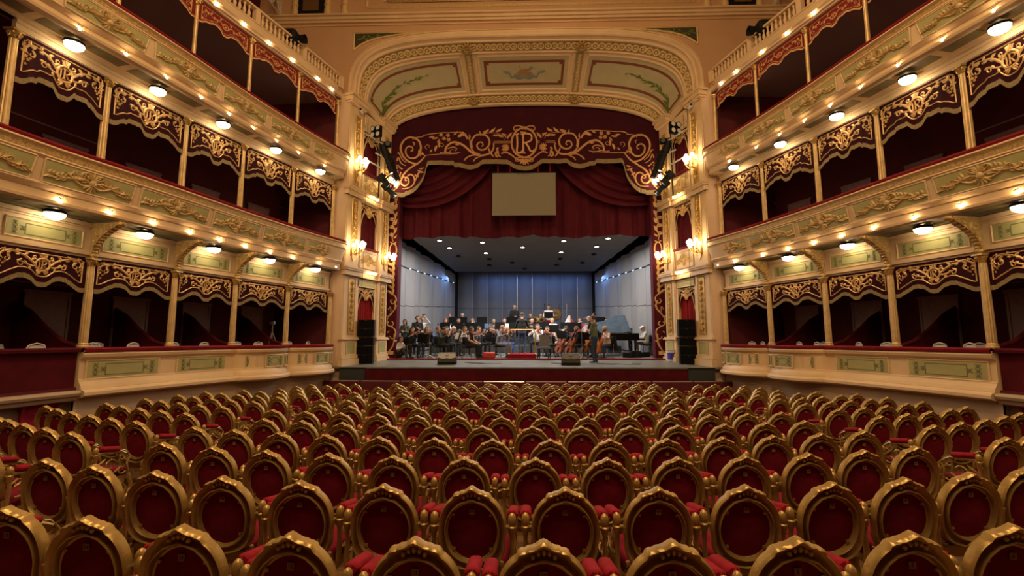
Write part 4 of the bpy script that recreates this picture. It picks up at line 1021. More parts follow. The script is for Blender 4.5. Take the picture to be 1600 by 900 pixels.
# guilloche rings and rosettes
ring = MB()
for i in range(14):
    pass
ring.grid(lambda a, b: ((.100+.027*cos(b))*cos(a), -.040*abs(sin(b))-.004, (.100+.027*cos(b))*sin(a)), frange(0, 2*pi, 14)[:-1], frange(0, pi, 3), wrap=True)
ring.lathe([(.05, 0), (.045, .02), (.02, .03), (.0, .032)], 8, T=Matrix.Rotation(pi/2, 4, 'X'))
RING = ring.mesh('guilloche_ring', 'goldlight' if 'goldlight' in M else 'cream', 50)
M['ringgold'] = mat('pale_gilding', (.82, .62, .28), .45, .15, var=.15, vscale=20)
RING.materials[0] = M['ringgold']
ros = MB()
for k in range(10):
    a = 2*pi*k/10; ros.tube([(.04*cos(a), -.03, .04*sin(a)), (.12*cos(a), -.075, .12*sin(a)), (.19*cos(a), -.04, .19*sin(a)), (.20*cos(a), .0, .20*sin(a))], [.02, .045, .045, .02], 6)
ros.ball((0, -.05, 0), (.06, .05, .06), 8, 5); ROS = ros.mesh('rosette', 'golddark', 50)
def place(me, name, u, v, h, sc=1):
    n = cnorm(u, v); t = (cpt(min(1, u+.01), v)-cpt(max(-1, u-.01), v)).normalized(); z = t.cross(-n)
    o = link(name, me, cv); R = Matrix((t, -n, z)).transposed().to_4x4(); o.matrix_world = Matrix.Translation(Vector(cove(u, v, h))) @ R @ Matrix.Scale(sc, 4); return o
def run(v, step, u0, u1, fixed_u=None):
    P_ = [cpt(u, v) for u in frange(u0, u1, 400)]; acc = step/2; k = 0
    for i in range(400):
        acc += (P_[i+1]-P_[i]).length
        if acc >= step:
            acc -= step; u = lerp(u0, u1, i/400)
            if min(abs(u-.27), abs(u+.27)) > .022: place(RING, 'guilloche_ring', u, v, .006, step/.235)
run(.138, .262, -.985, .985); run(.887, .248, -.975, .975)
for s in (-1, 1):
    for k in range(11): place(RING, 'guilloche_ring', s*.27, lerp(.25, .79, (k+.5)/11), .006, .56)
    place(ROS, 'rosette', s*.27, .14, .0, 1.15); place(ROS, 'rosette', s*.27, .888, .0, 1.1)
# front wall round the arch, with its mouldings
fw = MB(); pts = [p for p in oc[::8]]
vs = []
for p in pts: vs += [(p.x, YO, p.y), (p.x, YO, 17.5)]
fw.add(vs, [(2*i, 2*i+1, 2*i+3, 2*i+2) for i in range(len(pts)-1)])
for s in (-1, 1): fw.add([(s*6.40, YO, 11.4), (s*11, YO, 11.4), (s*11, YO, 17.5), (s*6.40, YO, 17.5)], [(0, 1, 2, 3)]); fw.add([(s*6.40, YO, 11.4), (s*11, YO, 11.4), (s*11, YO, 11.2), (s*6.40, YO, 11.2)], [(0, 1, 2, 3)])
fwall = struct(obj('wall_front', fw, 'ochre'))
mb = MB(); A = oc[::10]
NN = []
for i, p in enumerate(A):
    t = (A[min(i+1, len(A)-1)]-A[max(i-1, 0)]).normalized(); NN.append(Vector((-t.y, t.x)))
prof = [(-.02, .0), (-.02, -.05), (.02, -.09), (.07, -.09), (.10, -.05), (.15, -.045), (.17, -.03), (.25, -.03), (.26, -.06), (.29, -.06), (.30, 0)]
mb.grid(lambda i, k: (A[i].x+NN[i].x*prof[k][0], YO+prof[k][1], A[i].y+NN[i].y*prof[k][0]), range(len(A)), range(len(prof)))
obj('arch_moulding', mb, 'cream', fwall)
mb = MB(); mb.box((0, YO-.10, 14.78), (21, .22, .07)); mb.box((0, YO-.06, 14.69), (21, .14, .12)); mb.box((0, YO-.03, 14.58), (21, .08, .10)); mb.box((0, YO-.02, 14.42), (21, .05, .03)); obj('cornice', mb, 'cream', fwall)
for s in (-1, 1):
    zt = 14.30
    L = [(s*6.55, 14.12), (s*6.55, 13.42)]+[(s*x, z) for x, z in ((6.3, 13.62), (6.0, 13.78), (5.6, 13.90), (5.0, 14.0), (4.3, 14.07), (3.4, 14.115))]
    mb = MB(); mb.prism(L, YO-.02, YO+.01); sp = obj('spandrel_panel', mb, 'darkgreen', fwall)
    mb = MB(); r = random.Random(2)
    for k in range(26):
        x = s*lerp(6.42, 4.6, (k/26)); z = lerp(13.86, 14.08, k/26); p_, w_ = leaf(x, z, r.uniform(0, 6.28), .20*(1-k/32), .05, .5); mb.ribbon(p_, w_, .006, 0, lambda a, b, d: (a, YO-.022-d, b))
    obj('painted_garland', mb, 'pgreen', sp, fix=False)
    o2 = []
    for i in range(len(L)):
        a, b = L[i], L[(i+1) % len(L)]; o2 += [a, (lerp(a[0], b[0], .98), lerp(a[1], b[1], .98))]
    mb = MB(); mb.ribbon(o2, .07, .03, 0, lambda a, b, d: (a, YO-.02-d, b), closed=True); obj('spandrel_frame', mb, 'ringgold', sp, fix=False)
    for X_ in (9.55, 8.9, 7.62, 6.95):
        mb = MB(); mb.lathe([(.14, 14.82), (.14, 15.05), (.12, 15.06), (.12, 15.22), (.15, 15.24), (.15, 15.27), (.12, 15.29), (.12, 17.4)], 12); h = obj('half_column', mb, 'ringgold', fwall, loc=(s*X_, YO-.03, 0))
    mb = MB(); mb.box((s*8.28, YO-.03, 15.9), (1.0, .07, 2.1)); w = struct(obj('window_%d' % (1 if s < 0 else 2), mb, 'black'))
    mb = MB(); mb.box((s*8.28, YO-.05, 16.0), (.62, .07, 1.9)); obj('pane', mb, 'darkgreen', w); M.setdefault('amberpane', mat('amber_pane', (.16, .09, .03), .5)); w.children[0].data.materials[0] = M['amberpane']
    mb = MB()
    for (x0, z0, x1, z1) in ((0, 0, 0, .9), (0, 0, .62, .9), (.62, 0, 0, .9), (.62, 0, 1.24, .9), (1.24, 0, .62, .9), (1.24, 0, 1.24, .9), (-.3, .92, 1.34, .92), (-.3, -.02, 1.34, -.02)):
        mb.tube([(s*9.42, YO-.15-x0, 14.85+z0), (s*9.42, YO-.15-x1, 14.85+z1)], .03, 6)
    t = tag(obj('lattice_railing', mb, 'wallwhite'), f'pale lattice railing high above the top gallery, {SIDE[s]} side', 'railing')
mb = MB(); o_, t_, d_ = rect_ring(12.6, 2.2, .12, .05); mb.ribbon(o_, t_, d_, 0, lambda a, b, d: (a+.2, YO-.01-d, b+16.28), closed=True); obj('panel_frame', mb, 'ringgold', fwall)
mb = MB(); mb.box((.2, YO-.02, 16.4), (11.3, .04, 2.0)); pn = obj('panel', mb, 'cream', fwall)
mb = MB(); o_, t_, d_ = rect_ring(10.9, 1.7, .22, .06); mb.ribbon(o_, t_, d_, 0, lambda a, b, d: (a+.2, YO-.04-d, b+16.3), closed=True); obj('gilt_border', mb, 'golddark', pn)
# ================================================================== stage
mb = MB()
mb.add([(-7.2, 15.9, stage_z(15.9)), (7.2, 15.9, stage_z(15.9)), (7.2, 18.75, stage_z(18.75)), (-7.2, 18.75, stage_z(18.75))], [(0, 1, 2, 3)])
mb.add([(-7.2, 15.9, stage_z(15.9)), (7.2, 15.9, stage_z(15.9)), (7.2, 15.9, stage_z(15.9)-.05), (-7.2, 15.9, stage_z(15.9)-.05)], [(0, 1, 2, 3)])
struct(obj('floor_apron', mb, 'deck', fix=False))
mb = MB(); z = lambda y: stage_z(y)+.01
mb.add([(-9, 18.75, z(18.75)), (9, 18.75, z(18.75)), (9, 31, z(31)), (-9, 31, z(31))], [(0, 1, 2, 3)])
st = struct(obj('floor_stage', mb, 'deck2', fix=False))
struct(obj('trim_20', MB().rbox((0, 18.72, stage_z(18.72)+.02), (12.0, .12, .075), .02), 'velvetrim'))
mb = MB(); mb.grid(lambda x, t: (x, 15.93+.012*sin(x*14), lerp(0, stage_z(15.9)-.05, t)), frange(-5.55, 5.55, 160), [0, 1]); tag(obj('apron_drape', mb, 'velvetdark'), 'dark red velvet cladding along the front of the stage', 'drape')
for s in (-1, 1):
    t = thing('staging_block', f'slate black staging block at the {SIDE[s]} end of the stage front', 'staging', (s*6.02, 15.92, 0), 0, 'staging blocks')
    obj('body', MB().box((0, .3, .67), (.90, .6, 1.34)), 'slate', t); obj('top', MB().box((0, .3, 1.365), (.92, .64, .05)), 'slate', t)
# rail in front of the orchestra pit
t = thing('pit_rail', 'low dark barrier with metal edge strips in front of the stage', 'barrier', (0, 15.38, 0))
mb = MB()
for k in range(10):
    a, b = -7.0+1.4*k, -7.0+1.4*(k+1)
    f = lambda x: .25-.25*(x/7)**2*-1.0*.6
    mb = MB(); ya, yb = .35*(1-(a/7)**2)*-1+.3, .35*(1-(b/7)**2)*-1+.3
    mb.add([(a+.01, ya, .0), (b-.01, yb, .0), (b-.01, yb, .93), (a+.01, ya, .93), (a+.01, ya+.06, .0), (b-.01, yb+.06, .0), (b-.01, yb+.06, .93), (a+.01, ya+.06, .93)], [(0, 1, 2, 3), (4, 7, 6, 5), (3, 2, 6, 7), (0, 3, 7, 4), (1, 5, 6, 2)])
    p = obj('panel', mb, 'boxdark', t)
    m = 'steel' if k in (2, 4, 6) else 'boxceil'
    obj('edge_strip', MB().tube([(a+.03, ya+.03, .955), (b-.03, yb+.03, .955)], .028, 6), m, p)
# ------------------------------------------------------------------ grand drape
YG = 18.93
cw = lambda cx, cy: (cx*.004125-5.98, 12.036-cy*.00426)
BOT = [(1445, 575), (1390, 570), (1350, 556), (1310, 530), (1275, 509), (1250, 503), (1005, 503), (985, 520), (960, 540), (920, 555), (880, 560), (830, 553), (790, 541), (770, 532), (712, 530), (706, 510), (440, 507), (425, 525), (415, 560), (405, 610), (390, 660), (365, 710), (330, 760), (290, 795), (240, 822), (200, 832), (198, 842), (30, 835), (-10, 835)]
BW = sorted([(-cw(a, b)[0], cw(a, b)[1]) for a, b in BOT])
gb = lambda x: lin(BW, abs(x))
top_ = lambda x: 11.0+1.62*(max(0, 1-(abs(x)/6.02)**2.45))**(1/2.45)+.12
gx = sorted(set([s*v for s in (-1, 1) for v in [b[0] for b in BW if 0 <= b[0] < 6.0]]+frange(-6.0, 6.0, 120)))
gd = thing('grand_drape', 'maroon grand drape with gold embroidered border and monogram across the top of the stage', 'drape', (0, YG, 0))
wv = lambda x, z: .02*sin(x*5.5)+.012*sin(x*13+1)
mb = MB(); mb.grid(lambda x, t: (x, wv(x, 0), lerp(gb(x)+.17, top_(x), t)), gx, frange(0, 1, 8)); mb.grid(lambda x, t: (x, wv(x, 0)+.03, lerp(gb(x)+.17, top_(x), t)), gx, [0, 1]); obj('cloth', mb, 'grand', gd, smooth=60)
mb = MB(); n = 420
mb.grid(lambda x, t: (x, wv(x, 0)-.02-(.014 if int(round((x+6)/12*n)) % 2 else 0), gb(x)+.2-t*.2), frange(-6, 6, n), [0, .15, 1]); obj('fringe', mb, 'fringe', gd, smooth=20)
mb = MB(); gm = lambda x, z, d: (x, wv(x, 0)-.012-d, z)
def G(pts, w, spl=True, tp=True):
    P_ = [cw(*p) for p in pts]; P_ = spline(P_, 5) if spl else P_
    W_ = w*.0034
    for s in (-1, 1):
        L = [(s*x*-1 if s < 0 else x, z) for x, z in P_]
        L = [(-x, z) for x, z in P_] if s < 0 else P_
        mb.ribbon(L, taper(len(L), W_, .45, .5) if tp else W_, .02, 0, gm)
def GL(x, y, ang, ln, w, bend=.4):
    p, ww = leaf(0, 0, radians(-ang), ln*.00412, w*.0037, bend); c = cw(x, y)
    for s in (-1, 1): mb.ribbon([((c[0]+a)*(1 if s > 0 else -1), c[1]+b) for a, b in p], ww, .02, 0, gm)
G([(270, 240), (285, 215), (370, 203), (395, 183), (560, 166), (780, 160), (830, 190), (880, 252)], 12, tp=False)
G([(395, 402), (560, 393), (745, 388)], 10, tp=False)
G([(1125, 264), (1310, 264)], 10, False, False); G([(1125, 280), (1310, 280)], 10, False, False)
G([(320, 495), (235, 470), (165, 400), (140, 310), (175, 235), (250, 210), (325, 240), (355, 300), (350, 360), (315, 420), (250, 432), (205, 395), (195, 340), (225, 308), (265, 318), (272, 350), (250, 358)], 26)
G([(100, 755), (140, 690), (180, 600), (260, 530), (340, 480), (385, 430), (410, 395)], 26)
G([(150, 575), (138, 640), (160, 700), (205, 722), (240, 690), (232, 645), (205, 640), (200, 662), (222, 668)], 22)
G([(205, 640), (250, 605), (290, 625), (300, 680), (270, 730), (215, 752), (165, 752)], 22)
G([(380, 575), (345, 585), (320, 640), (292, 700)], 22)
G([(110, 380), (125, 375), (160, 440), (210, 480)], 16); G([(105, 460), (120, 420), (150, 480), (200, 510)], 16); G([(110, 545), (112, 500), (150, 535), (170, 540)], 16)
G([(92, 575), (110, 588), (122, 575), (112, 560), (102, 572)], 9)
G([(270, 262), (290, 275), (280, 300)], 14); G([(345, 380), (390, 395), (350, 350)], 16)
GL(330, 560, 40, 70, 24); GL(345, 545, 5, 50, 20); GL(300, 600, 60, 60, 22); GL(340, 340, 100, 80, 26); GL(170, 620, 40, 40, 16)
G([(615, 372), (630, 310), (690, 268), (760, 275), (830, 320), (900, 380), (960, 405), (1050, 405), (1110, 370), (1130, 310), (1120, 285)], 28)
G([(900, 330), (893, 260), (930, 200), (985, 185), (1045, 200), (1082, 250), (1075, 310), (1030, 348), (980, 345), (952, 312), (965, 275), (1000, 268), (1015, 300), (995, 312)], 24)
G([(880, 250), (890, 330), (930, 385)], 22)
G([(560, 378), (600, 382), (640, 372), (690, 385), (740, 380), (780, 372)], 16); G([(640, 330), (700, 318), (735, 335), (720, 360)], 18); G([(660, 370), (680, 345), (710, 350)], 12)
for a in ((1010, 175, -10, 80, 28), (1080, 165, -15, 80, 30), (1120, 195, 20, 70, 26), (1150, 160, -10, 75, 30), (1170, 195, 30, 70, 28), (1210, 175, 40, 60, 24), (985, 200, -80, 60, 18), (1010, 160, 0, 60, 18)): GL(*a)
G([(990, 190), (1100, 172), (1200, 190), (1245, 245)], 9)
GL(1270, 240, -70, 90, 26, -.3); GL(1295, 215, -50, 50, 20); GL(1260, 225, -110, 60, 18)
for a in range(-150, 151, 30): GL(1250, 330, a, 48, 20, 0)
GL(1180, 330, 150, 40, 26); GL(1170, 350, 100, 60, 28); GL(1160, 370, 120, 60, 26); GL(1150, 400, 80, 45, 24); GL(1170, 400, 60, 45, 22)
G([(1170, 330), (1165, 380), (1140, 430)], 7)
G([(1205, 392), (1260, 380), (1330, 420), (1380, 460), (1440, 470)], 20)
for x, y in ((570, 188), (642, 190), (603, 228), (650, 235)):
    for a in range(0, 360, 60): GL(x, y, a, 24, 18, .2)
GL(500, 210, 200, 60, 22); GL(540, 220, 190, 60, 22); GL(490, 230, 240, 40, 18); GL(560, 235, 150, 50, 20)
GL(700, 185, -20, 60, 22); GL(745, 205, -10, 80, 40); GL(790, 190, 10, 50, 22); GL(850, 240, -100, 80, 26); GL(870, 240, -70, 60, 20); GL(845, 200, 200, 60, 20)
GL(560, 255, 120, 60, 30); GL(530, 300, 130, 70, 30); GL(545, 290, 90, 40, 18); GL(480, 345, 150, 40, 20)
G([(420, 340), (400, 310), (425, 288), (448, 305), (435, 322)], 10); G([(555, 300), (585, 315), (598, 290), (578, 278), (568, 292)], 10)
G([(820, 465), (850, 430), (900, 408), (960, 410)], 20); G([(915, 475), (940, 440), (1000, 415)], 18)
for a in ((900, 350, 60, 50, 18), (930, 380, 30, 60, 20), (1100, 380, 80, 60, 20), (1075, 330, 90, 60, 20), (720, 290, 10, 60, 24)): GL(*a)
e0 = cw(1445, 280); mb.ribbon(ell(0, e0[1], .55, .66, 36), .085, .025, 0, gm, closed=True)
monogram(mb, -.06, e0[1]+.01, .88, .075, mp=gm)
for x, y in ((1360, 130),):
    G([(1440, 118), (1395, 102), (1350, 105), (1338, 135), (1362, 148), (1375, 128)], 16)
G([(1440, 140), (1420, 120), (1445, 105)], 18)
G([(1440, 440), (1400, 440), (1360, 455), (1365, 478), (1390, 470)], 16)
for a in (30, 60, 90): GL(1440, 450, 180-a if a != 90 else 90, 70, 26, 0)
obj('embroidery', mb, 'threadred', gd, smooth=40, fix=False)
# tall side drapes with a climbing gold scroll
for s in (-1, 1):
    t = thing('side_drape', f'tall maroon drape with climbing gold scroll, {SIDE[s]} edge of the stage opening', 'drape', (s*5.67, YG+.12, 0), 0, 'side drapes')
    z0, z1 = stage_z(19)+.05, 8.9
    dy = lambda x: .02*sin(x*22)
    mb = MB(); mb.grid(lambda x, z: (x, dy(x), z), frange(-.30, .27, 16), frange(z0, z1, 10)); mb.grid(lambda y, z: (.27*-s if s > 0 else .27, y, z), frange(dy(.27), .5, 3), frange(z0, z1, 4)); obj('cloth', mb, 'curtain', t, smooth=60)
    mb = MB(); mp = lambda x, z, d: (s*-1*(x*1.15+.04), dy(s*-1*(x*1.15+.04))-.008-d, z); rr = random.Random(4)
    def V(pts, w): P_ = spline(pts, 5); mb.ribbon(P_, taper(len(P_), w, .5, .4), .02, 0, mp)
    def VL(x, z, a, l, w): p, ww = leaf(x, z, radians(a), l, w, .4); mb.ribbon(p, ww, .02, 0, mp)
    V([(.0, 8.5), (.06, 8.2), (-.05, 7.9), (.05, 7.6), (-.04, 7.3), (.05, 7.0), (-.05, 6.75), (0, 6.5)], .05)
    z = 8.45; k = 0
    while z > 6.6:
        q = 1 if k % 2 else -1; VL(0, z, 90-q*50, .22, .085); VL(0, z-.06, 90+q*65, .18, .07); z -= .17; k += 1
    mb.ribbon(ell(0, 6.15, .13, .30, 22), .05, .02, 0, mp, closed=True); V([(-.09, 5.86), (0, 5.78), (.09, 5.86)], .05); V([(-.12, 6.52), (0, 6.44), (.12, 6.52)], .05)
    z = 5.55
    for k in range(6):
        VL(0, z-.1, 62, .30, .10); VL(0, z-.1, 118, .30, .10); z -= .24
    V([(0, 5.7), (0, 4.2)], .025)
    V([(-.02, 4.3), (.14, 4.15), (.16, 3.95), (.03, 3.86), (-.04, 3.98), (.04, 4.04)], .05); V([(.10, 3.98), (.15, 3.7), (0, 3.45), (-.14, 3.25), (-.14, 3.0), (0, 2.9), (.09, 3.02), (.02, 3.12)], .06)
    V([(-.12, 3.6), (-.04, 3.72), (-.02, 3.5)], .04); VL(.1, 3.7, 20, .14, .06); VL(-.1, 3.3, 150, .14, .06)
    V([(0, 2.9), (.16, 2.75), (.17, 2.5), (.06, 2.38), (-.04, 2.5)], .05); V([(.14, 2.6), (.12, 2.2), (-.02, 1.9), (-.14, 1.76)], .06); VL(.12, 2.3, -20, .12, .06); VL(-.05, 2.7, 200, .12, .06); VL(-.08, 3.05, 130, .15, .06)
    mb.box((0, -.025, 1.80), (.36, .02, .14)); obj('embroidery', mb, 'thread', t, smooth=40, fix=False)
# house curtain, two swags and the hanging screen
mb = MB(); r = random.Random(11); W_ = 12.8; ph = [r.uniform(0, 6) for _ in range(5)]
def hc(x, t):
    a = .07*sin(x*7.5+ph[0]+1.2*sin(x*1.3+ph[1]))+.04*sin(x*13.3+ph[2])+.02*sin(x*23+ph[3])
    return (x, a*(.6+.5*t), lerp(11.2, 6.86+.045*sin(x*1.7+1)+.03*sin(x*5.1), t))
mb.grid(hc, frange(-W_/2, W_/2, 380), [0, .3, .55, .7, .8, .88, .94, 1]); t = obj('house_curtain', mb, 'curtain', loc=(0, 19.75, 0), smooth=60); tag(t, 'crimson pleated house curtain raised to a deep valance behind the grand drape', 'curtain')
for s in (-1, 1):
    mb = MB()
    def sw(t, q):
        # t: fold across, q: along from the outer edge up to the middle
        a = (6.25, lerp(10.4, 8.35, t)); b = (lerp(3.6, 1.25, t), lerp(11.2, 10.2, t)); c = (lerp(4.6, 3.1, t), lerp(10.0, 7.35, t))
        x = (1-q)**2*a[0]+2*q*(1-q)*c[0]+q*q*b[0]; z = (1-q)**2*a[1]+2*q*(1-q)*c[1]+q*q*b[1]
        f = .085*sin(2*pi*t*6.3+1.1*sin(q*3))+.04*sin(2*pi*t*13+2*q)
        return (s*x, -f*(.35+.65*sin(pi*min(1, q+.1))), z+.02*sin(2*pi*t*6.3))
    mb.grid(sw, frange(0, 1, 90), frange(0, 1, 30))
    t = obj('curtain_swag', mb, 'curtain', loc=(0, 19.42, 0), smooth=70); tag(t, f'crimson swag of gathered curtain sweeping down to the {SIDE[s]} edge of the stage', 'curtain', 'curtain swags')
sc_ = thing('projection_screen', 'blank beige projection screen hanging in the middle of the stage opening', 'screen', (0, 19.12, 0))
obj('fabric', MB().box((-.02, 0, 8.62), (2.74, .03, 1.86)), 'screen', sc_); obj('top_batten', MB().tube([(-1.42, 0, 9.57), (1.38, 0, 9.57)], .03, 8), 'black', sc_)
obj('bottom_batten', MB().tube([(-1.40, 0, 7.68), (1.36, 0, 7.68)], .022, 8), 'screen', sc_)
for x in (-1.15, -.62, .6, 1.12): obj('strap', MB().box((x, .01, 10.96), (.05, .02, 2.78)), 'curtred', sc_)
# ------------------------------------------------------------------ orchestra shell
for s in (-1, 1):
    A, B = Vector((s*6.12, 20.1)), Vector((s*4.32, 28.0)); nP = 10
    w = struct(obj('wall_stage_'+SIDE[s], MB().box((s*7.6, 25.2, 6.9), (.1, 11.4, 11)), 'black'))
    for k in range(nP):
        a, b = A.lerp(B, k/nP), A.lerp(B, (k+1)/nP); d = (b-a).normalized(); zig = .12 if k % 2 else .0
        nrm = Vector((-s*d.y, s*d.x)) if s > 0 else Vector((d.y, -d.x))
        nrm = Vector((-s, 0)); a2 = a+nrm*(.10 if k % 2 else 0); b2 = b+nrm*(0 if k % 2 else .10)
        zf = stage_z((a.y+b.y)/2)
        for j, (z0, z1) in enumerate(((zf+.06, 3.86+.05*k), (3.89+.05*k, 5.78), (5.84, 7.06-.075*k))):
            if k == 0 and j == 0: a2_ = a2+Vector((s*.35, 0)); b2_ = b2+Vector((s*.35, 0)); m = 'shellceil'
            else: a2_, b2_, m = a2, b2, 'shell'
            e = (b2_-a2_)*.012; p, q = a2_+e, b2_-e; mb = MB(); th = Vector((s*.06, 0))
            mid = (p+q)/2+Vector((-s*.03, 0))
            vs = [(c.x, c.y, z) for z in (z0, z1) for c in (p, mid, q, q+th, p+th)]
            mb.add(vs, [(0, 1, 6, 5), (1, 2, 7, 6), (2, 3, 8, 7), (3, 4, 9, 8), (4, 0, 5, 9), (0, 4, 3, 2, 1), (5, 6, 7, 8, 9)]); obj('panel', mb, m, w)
        if k > 1: obj('blue_light_slit', MB().box(((a2+b2).x/2+s*.015, (a2.y+b2.y)/2, 5.81), (.03, .30, .045)), 'blueled', w)
w = struct(obj('wall_stage_back', MB().box((0, 28.35, 6.9), (15.2, .1, 11)), 'black'))
for k in range(9):
    x0, x1 = -4.18+8.36*k/9+.015, -4.18+8.36*(k+1)/9-.015; zf = stage_z(28)
    for z0, z1 in ((zf, 4.25), (4.27, 6.6)):
        mb = MB(); mb.grid(lambda t, z: (lerp(x0, x1, t), 28.05+.10*(1-sin(pi*t)), z), frange(0, 1, 8), [z0, z1]); mb.grid(lambda t, z: (lerp(x0, x1, t), 28.2, z), [0, 1], [z0, z1]); obj('panel', mb, 'shellback', w)
for k in range(1, 9): obj('edge_strip', MB().box((-4.18+8.36*k/9, 28.16, 4.2), (.028, .02, 4.6)), 'steel' if k in (4, 5, 8) else 'shell', w)  # pale strips painted in for light leaking through the panel seams
c = struct(obj('ceiling_stage', MB().box((0, 24.95, 12.4), (15.4, 11.9, .1)), 'black'))
CZ = lambda y: 7.1-(y-19.9)*.0926
ys = [19.9, 21.6, 22.9, 24.2, 25.6, 27.0, 27.2]
for k in range(5):
    a, b = ys[k]+.02, ys[k+1]-.02; hw = lambda y: lerp(5.55, 4.25, (y-20)/8)-.25
    mb = MB(); vs = []
    for y in (a, b):
        z = CZ(y)-(.05 if y == b else 0)
        vs += [(-hw(y), y, z), (hw(y), y, z), (hw(y), y, z+.1), (-hw(y), y, z+.1)]
    mb.add(vs, [(0, 1, 5, 4), (1, 2, 6, 5), (2, 3, 7, 6), (3, 0, 4, 7), (0, 3, 2, 1), (4, 5, 6, 7)]); obj('panel', mb, 'shellceil', c)
can = MB().lathe([(.09, .03), (.13, .03), (.135, 0), (.13, -.02), (.11, -.02), (.10, .0)], 14).mesh('can', 'black'); dsc = MB().lathe([(.0, -.004), (.105, -.004)], 14).mesh('lens', 'down'); dof = MB().lathe([(.0, -.004), (.105, -.004)], 14).mesh('lens', 'black')
DL = [(-3.72, 22.08), (-1.98, 22.9), (-.1, 22.05), (1.86, 22.85), (3.52, 22.0), (1.83, 21.0), (-3.98, 20.85), (-2.0, 21.15), (3.85, 20.7)]
DO = [(-1.9, 24.1), (-.7, 24.9), (1.9, 24.1), (3.6, 23.4), (-3.5, 23.6), (-2.0, 25.4), (1.8, 25.4), (0, 26.3), (3.2, 25.0)]
for i, (x, y) in enumerate(DL+DO):
    on = i < 9
    d = thing('downlight', f'{"lit" if on else "unlit"} round downlight in the shell ceiling, {"%s" % ORD[sum(1 for q in (DL if on else DO) if q[0] < x)]} from the left', 'downlight', (x, y, CZ(y)-.022-(.05*max((y-a)/(b-a) for a, b in zip(ys, ys[1:]) if a <= y <= b))), 0, 'shell ceiling lights')
    d.rotation_euler = (-.0926, 0, 0); link('can', can, d); link('lens', dsc if on else dof, d)
# ------------------------------------------------------------------ loudspeaker stacks, lanterns, cameras
for s in (-1, 1):
    Y_ = 17.05; z = stage_z(Y_)
    for k in range(5):
        h = .325; zz = z+.02+k*h
        t = thing('loudspeaker', f'black loudspeaker cabinet, {ORD[k]} from the bottom of the stack {SIDE[s]} of the stage', 'loudspeaker', (s*6.0, Y_, zz), radians(-9*s), f'{SIDE[s]} loudspeaker stack')
        mb = MB(); dx = -.03*s if k > 1 else .0
        w_ = .62 if k > 1 else .66
        mb.add([(x*w_/2+dx, y, z_) for z_ in (.006, h-.006) for x, y in ((-1, 0), (-.93, -.10), (.93, -.10), (1, 0), (.8, .5), (-.8, .5))], [(0, 1, 7, 6), (1, 2, 8, 7), (2, 3, 9, 8), (3, 4, 10, 9), (4, 5, 11, 10), (5, 0, 6, 11), (5, 4, 3, 2, 1, 0), (6, 7, 8, 9, 10, 11)]); obj('cabinet', mb, 'blackcab', t)
        obj('grille', MB().box((dx, -.107, h/2), (w_*.9, .012, h-.04)), 'matteblack', t); obj('badge', MB().box((dx, -.115, h-.035), (.03, .006, .012)), 'steel', t)
        for q in (-1, 1): obj('rigging_plate', MB().box((dx+q*w_*.46, .12, h/2), (.02, .12, h-.02)), 'black', t)
def lantern(name, lab, pos, dirv, L, r, parent=None):
    d = Vector(dirv).normalized(); t = thing(name, lab, 'spotlight', pos, 0, 'stage lanterns')
    R = d.to_track_quat('Y', 'Z').to_matrix().to_4x4()
    b = MB(); T = R @ Matrix.Rotation(-pi/2, 4, 'X')
    b.lathe([(.0, -L*.5), (r*.8, -L*.5), (r*1.15, -L*.46), (r*1.2, -L*.12), (r*.9, -L*.08), (r*.8, L*.1), (r*.95, L*.14), (r, L*.48), (r*1.08, L*.5), (r*.85, L*.5)], 14, T=T); b.box((0, -L*.22, r*1.1), (r*1.2, L*.2, r*.5), T=R)
    if parent:      # a lantern that is switched on
        li = bpy.data.lights.new('lantern_beam', 'SPOT'); li.energy = parent; li.color = STAGEW; li.spot_size = radians(30); li.spot_blend = .6; li.shadow_soft_size = .06
        lo = bpy.data.objects.new('lantern_beam', li); COL.objects.link(lo); lo.location = Vector(pos)+d*(L*.55); lo.rotation_euler = d.to_track_quat('-Z', 'Y').to_euler(); lo['kind'] = 'helper'
    obj('body', b, 'black', t); l = MB(); l.lathe([(0, L*.49), (r*.85, L*.49)], 14, T=T); obj('lens', l, 'whiteled' if parent else 'steel', t)
    y = MB(); y.tube([R @ Vector(v) for v in ((-r*1.4, 0, 0), (-r*1.45, 0, r*1.2), (-r*.8, 0, r*2.6), (0, 0, r*2.7), (r*.8, 0, r*2.6), (r*1.45, 0, r*1.2), (r*1.4, 0, 0))], r*.14, 5); obj('yoke', y, 'black', t)
    return t
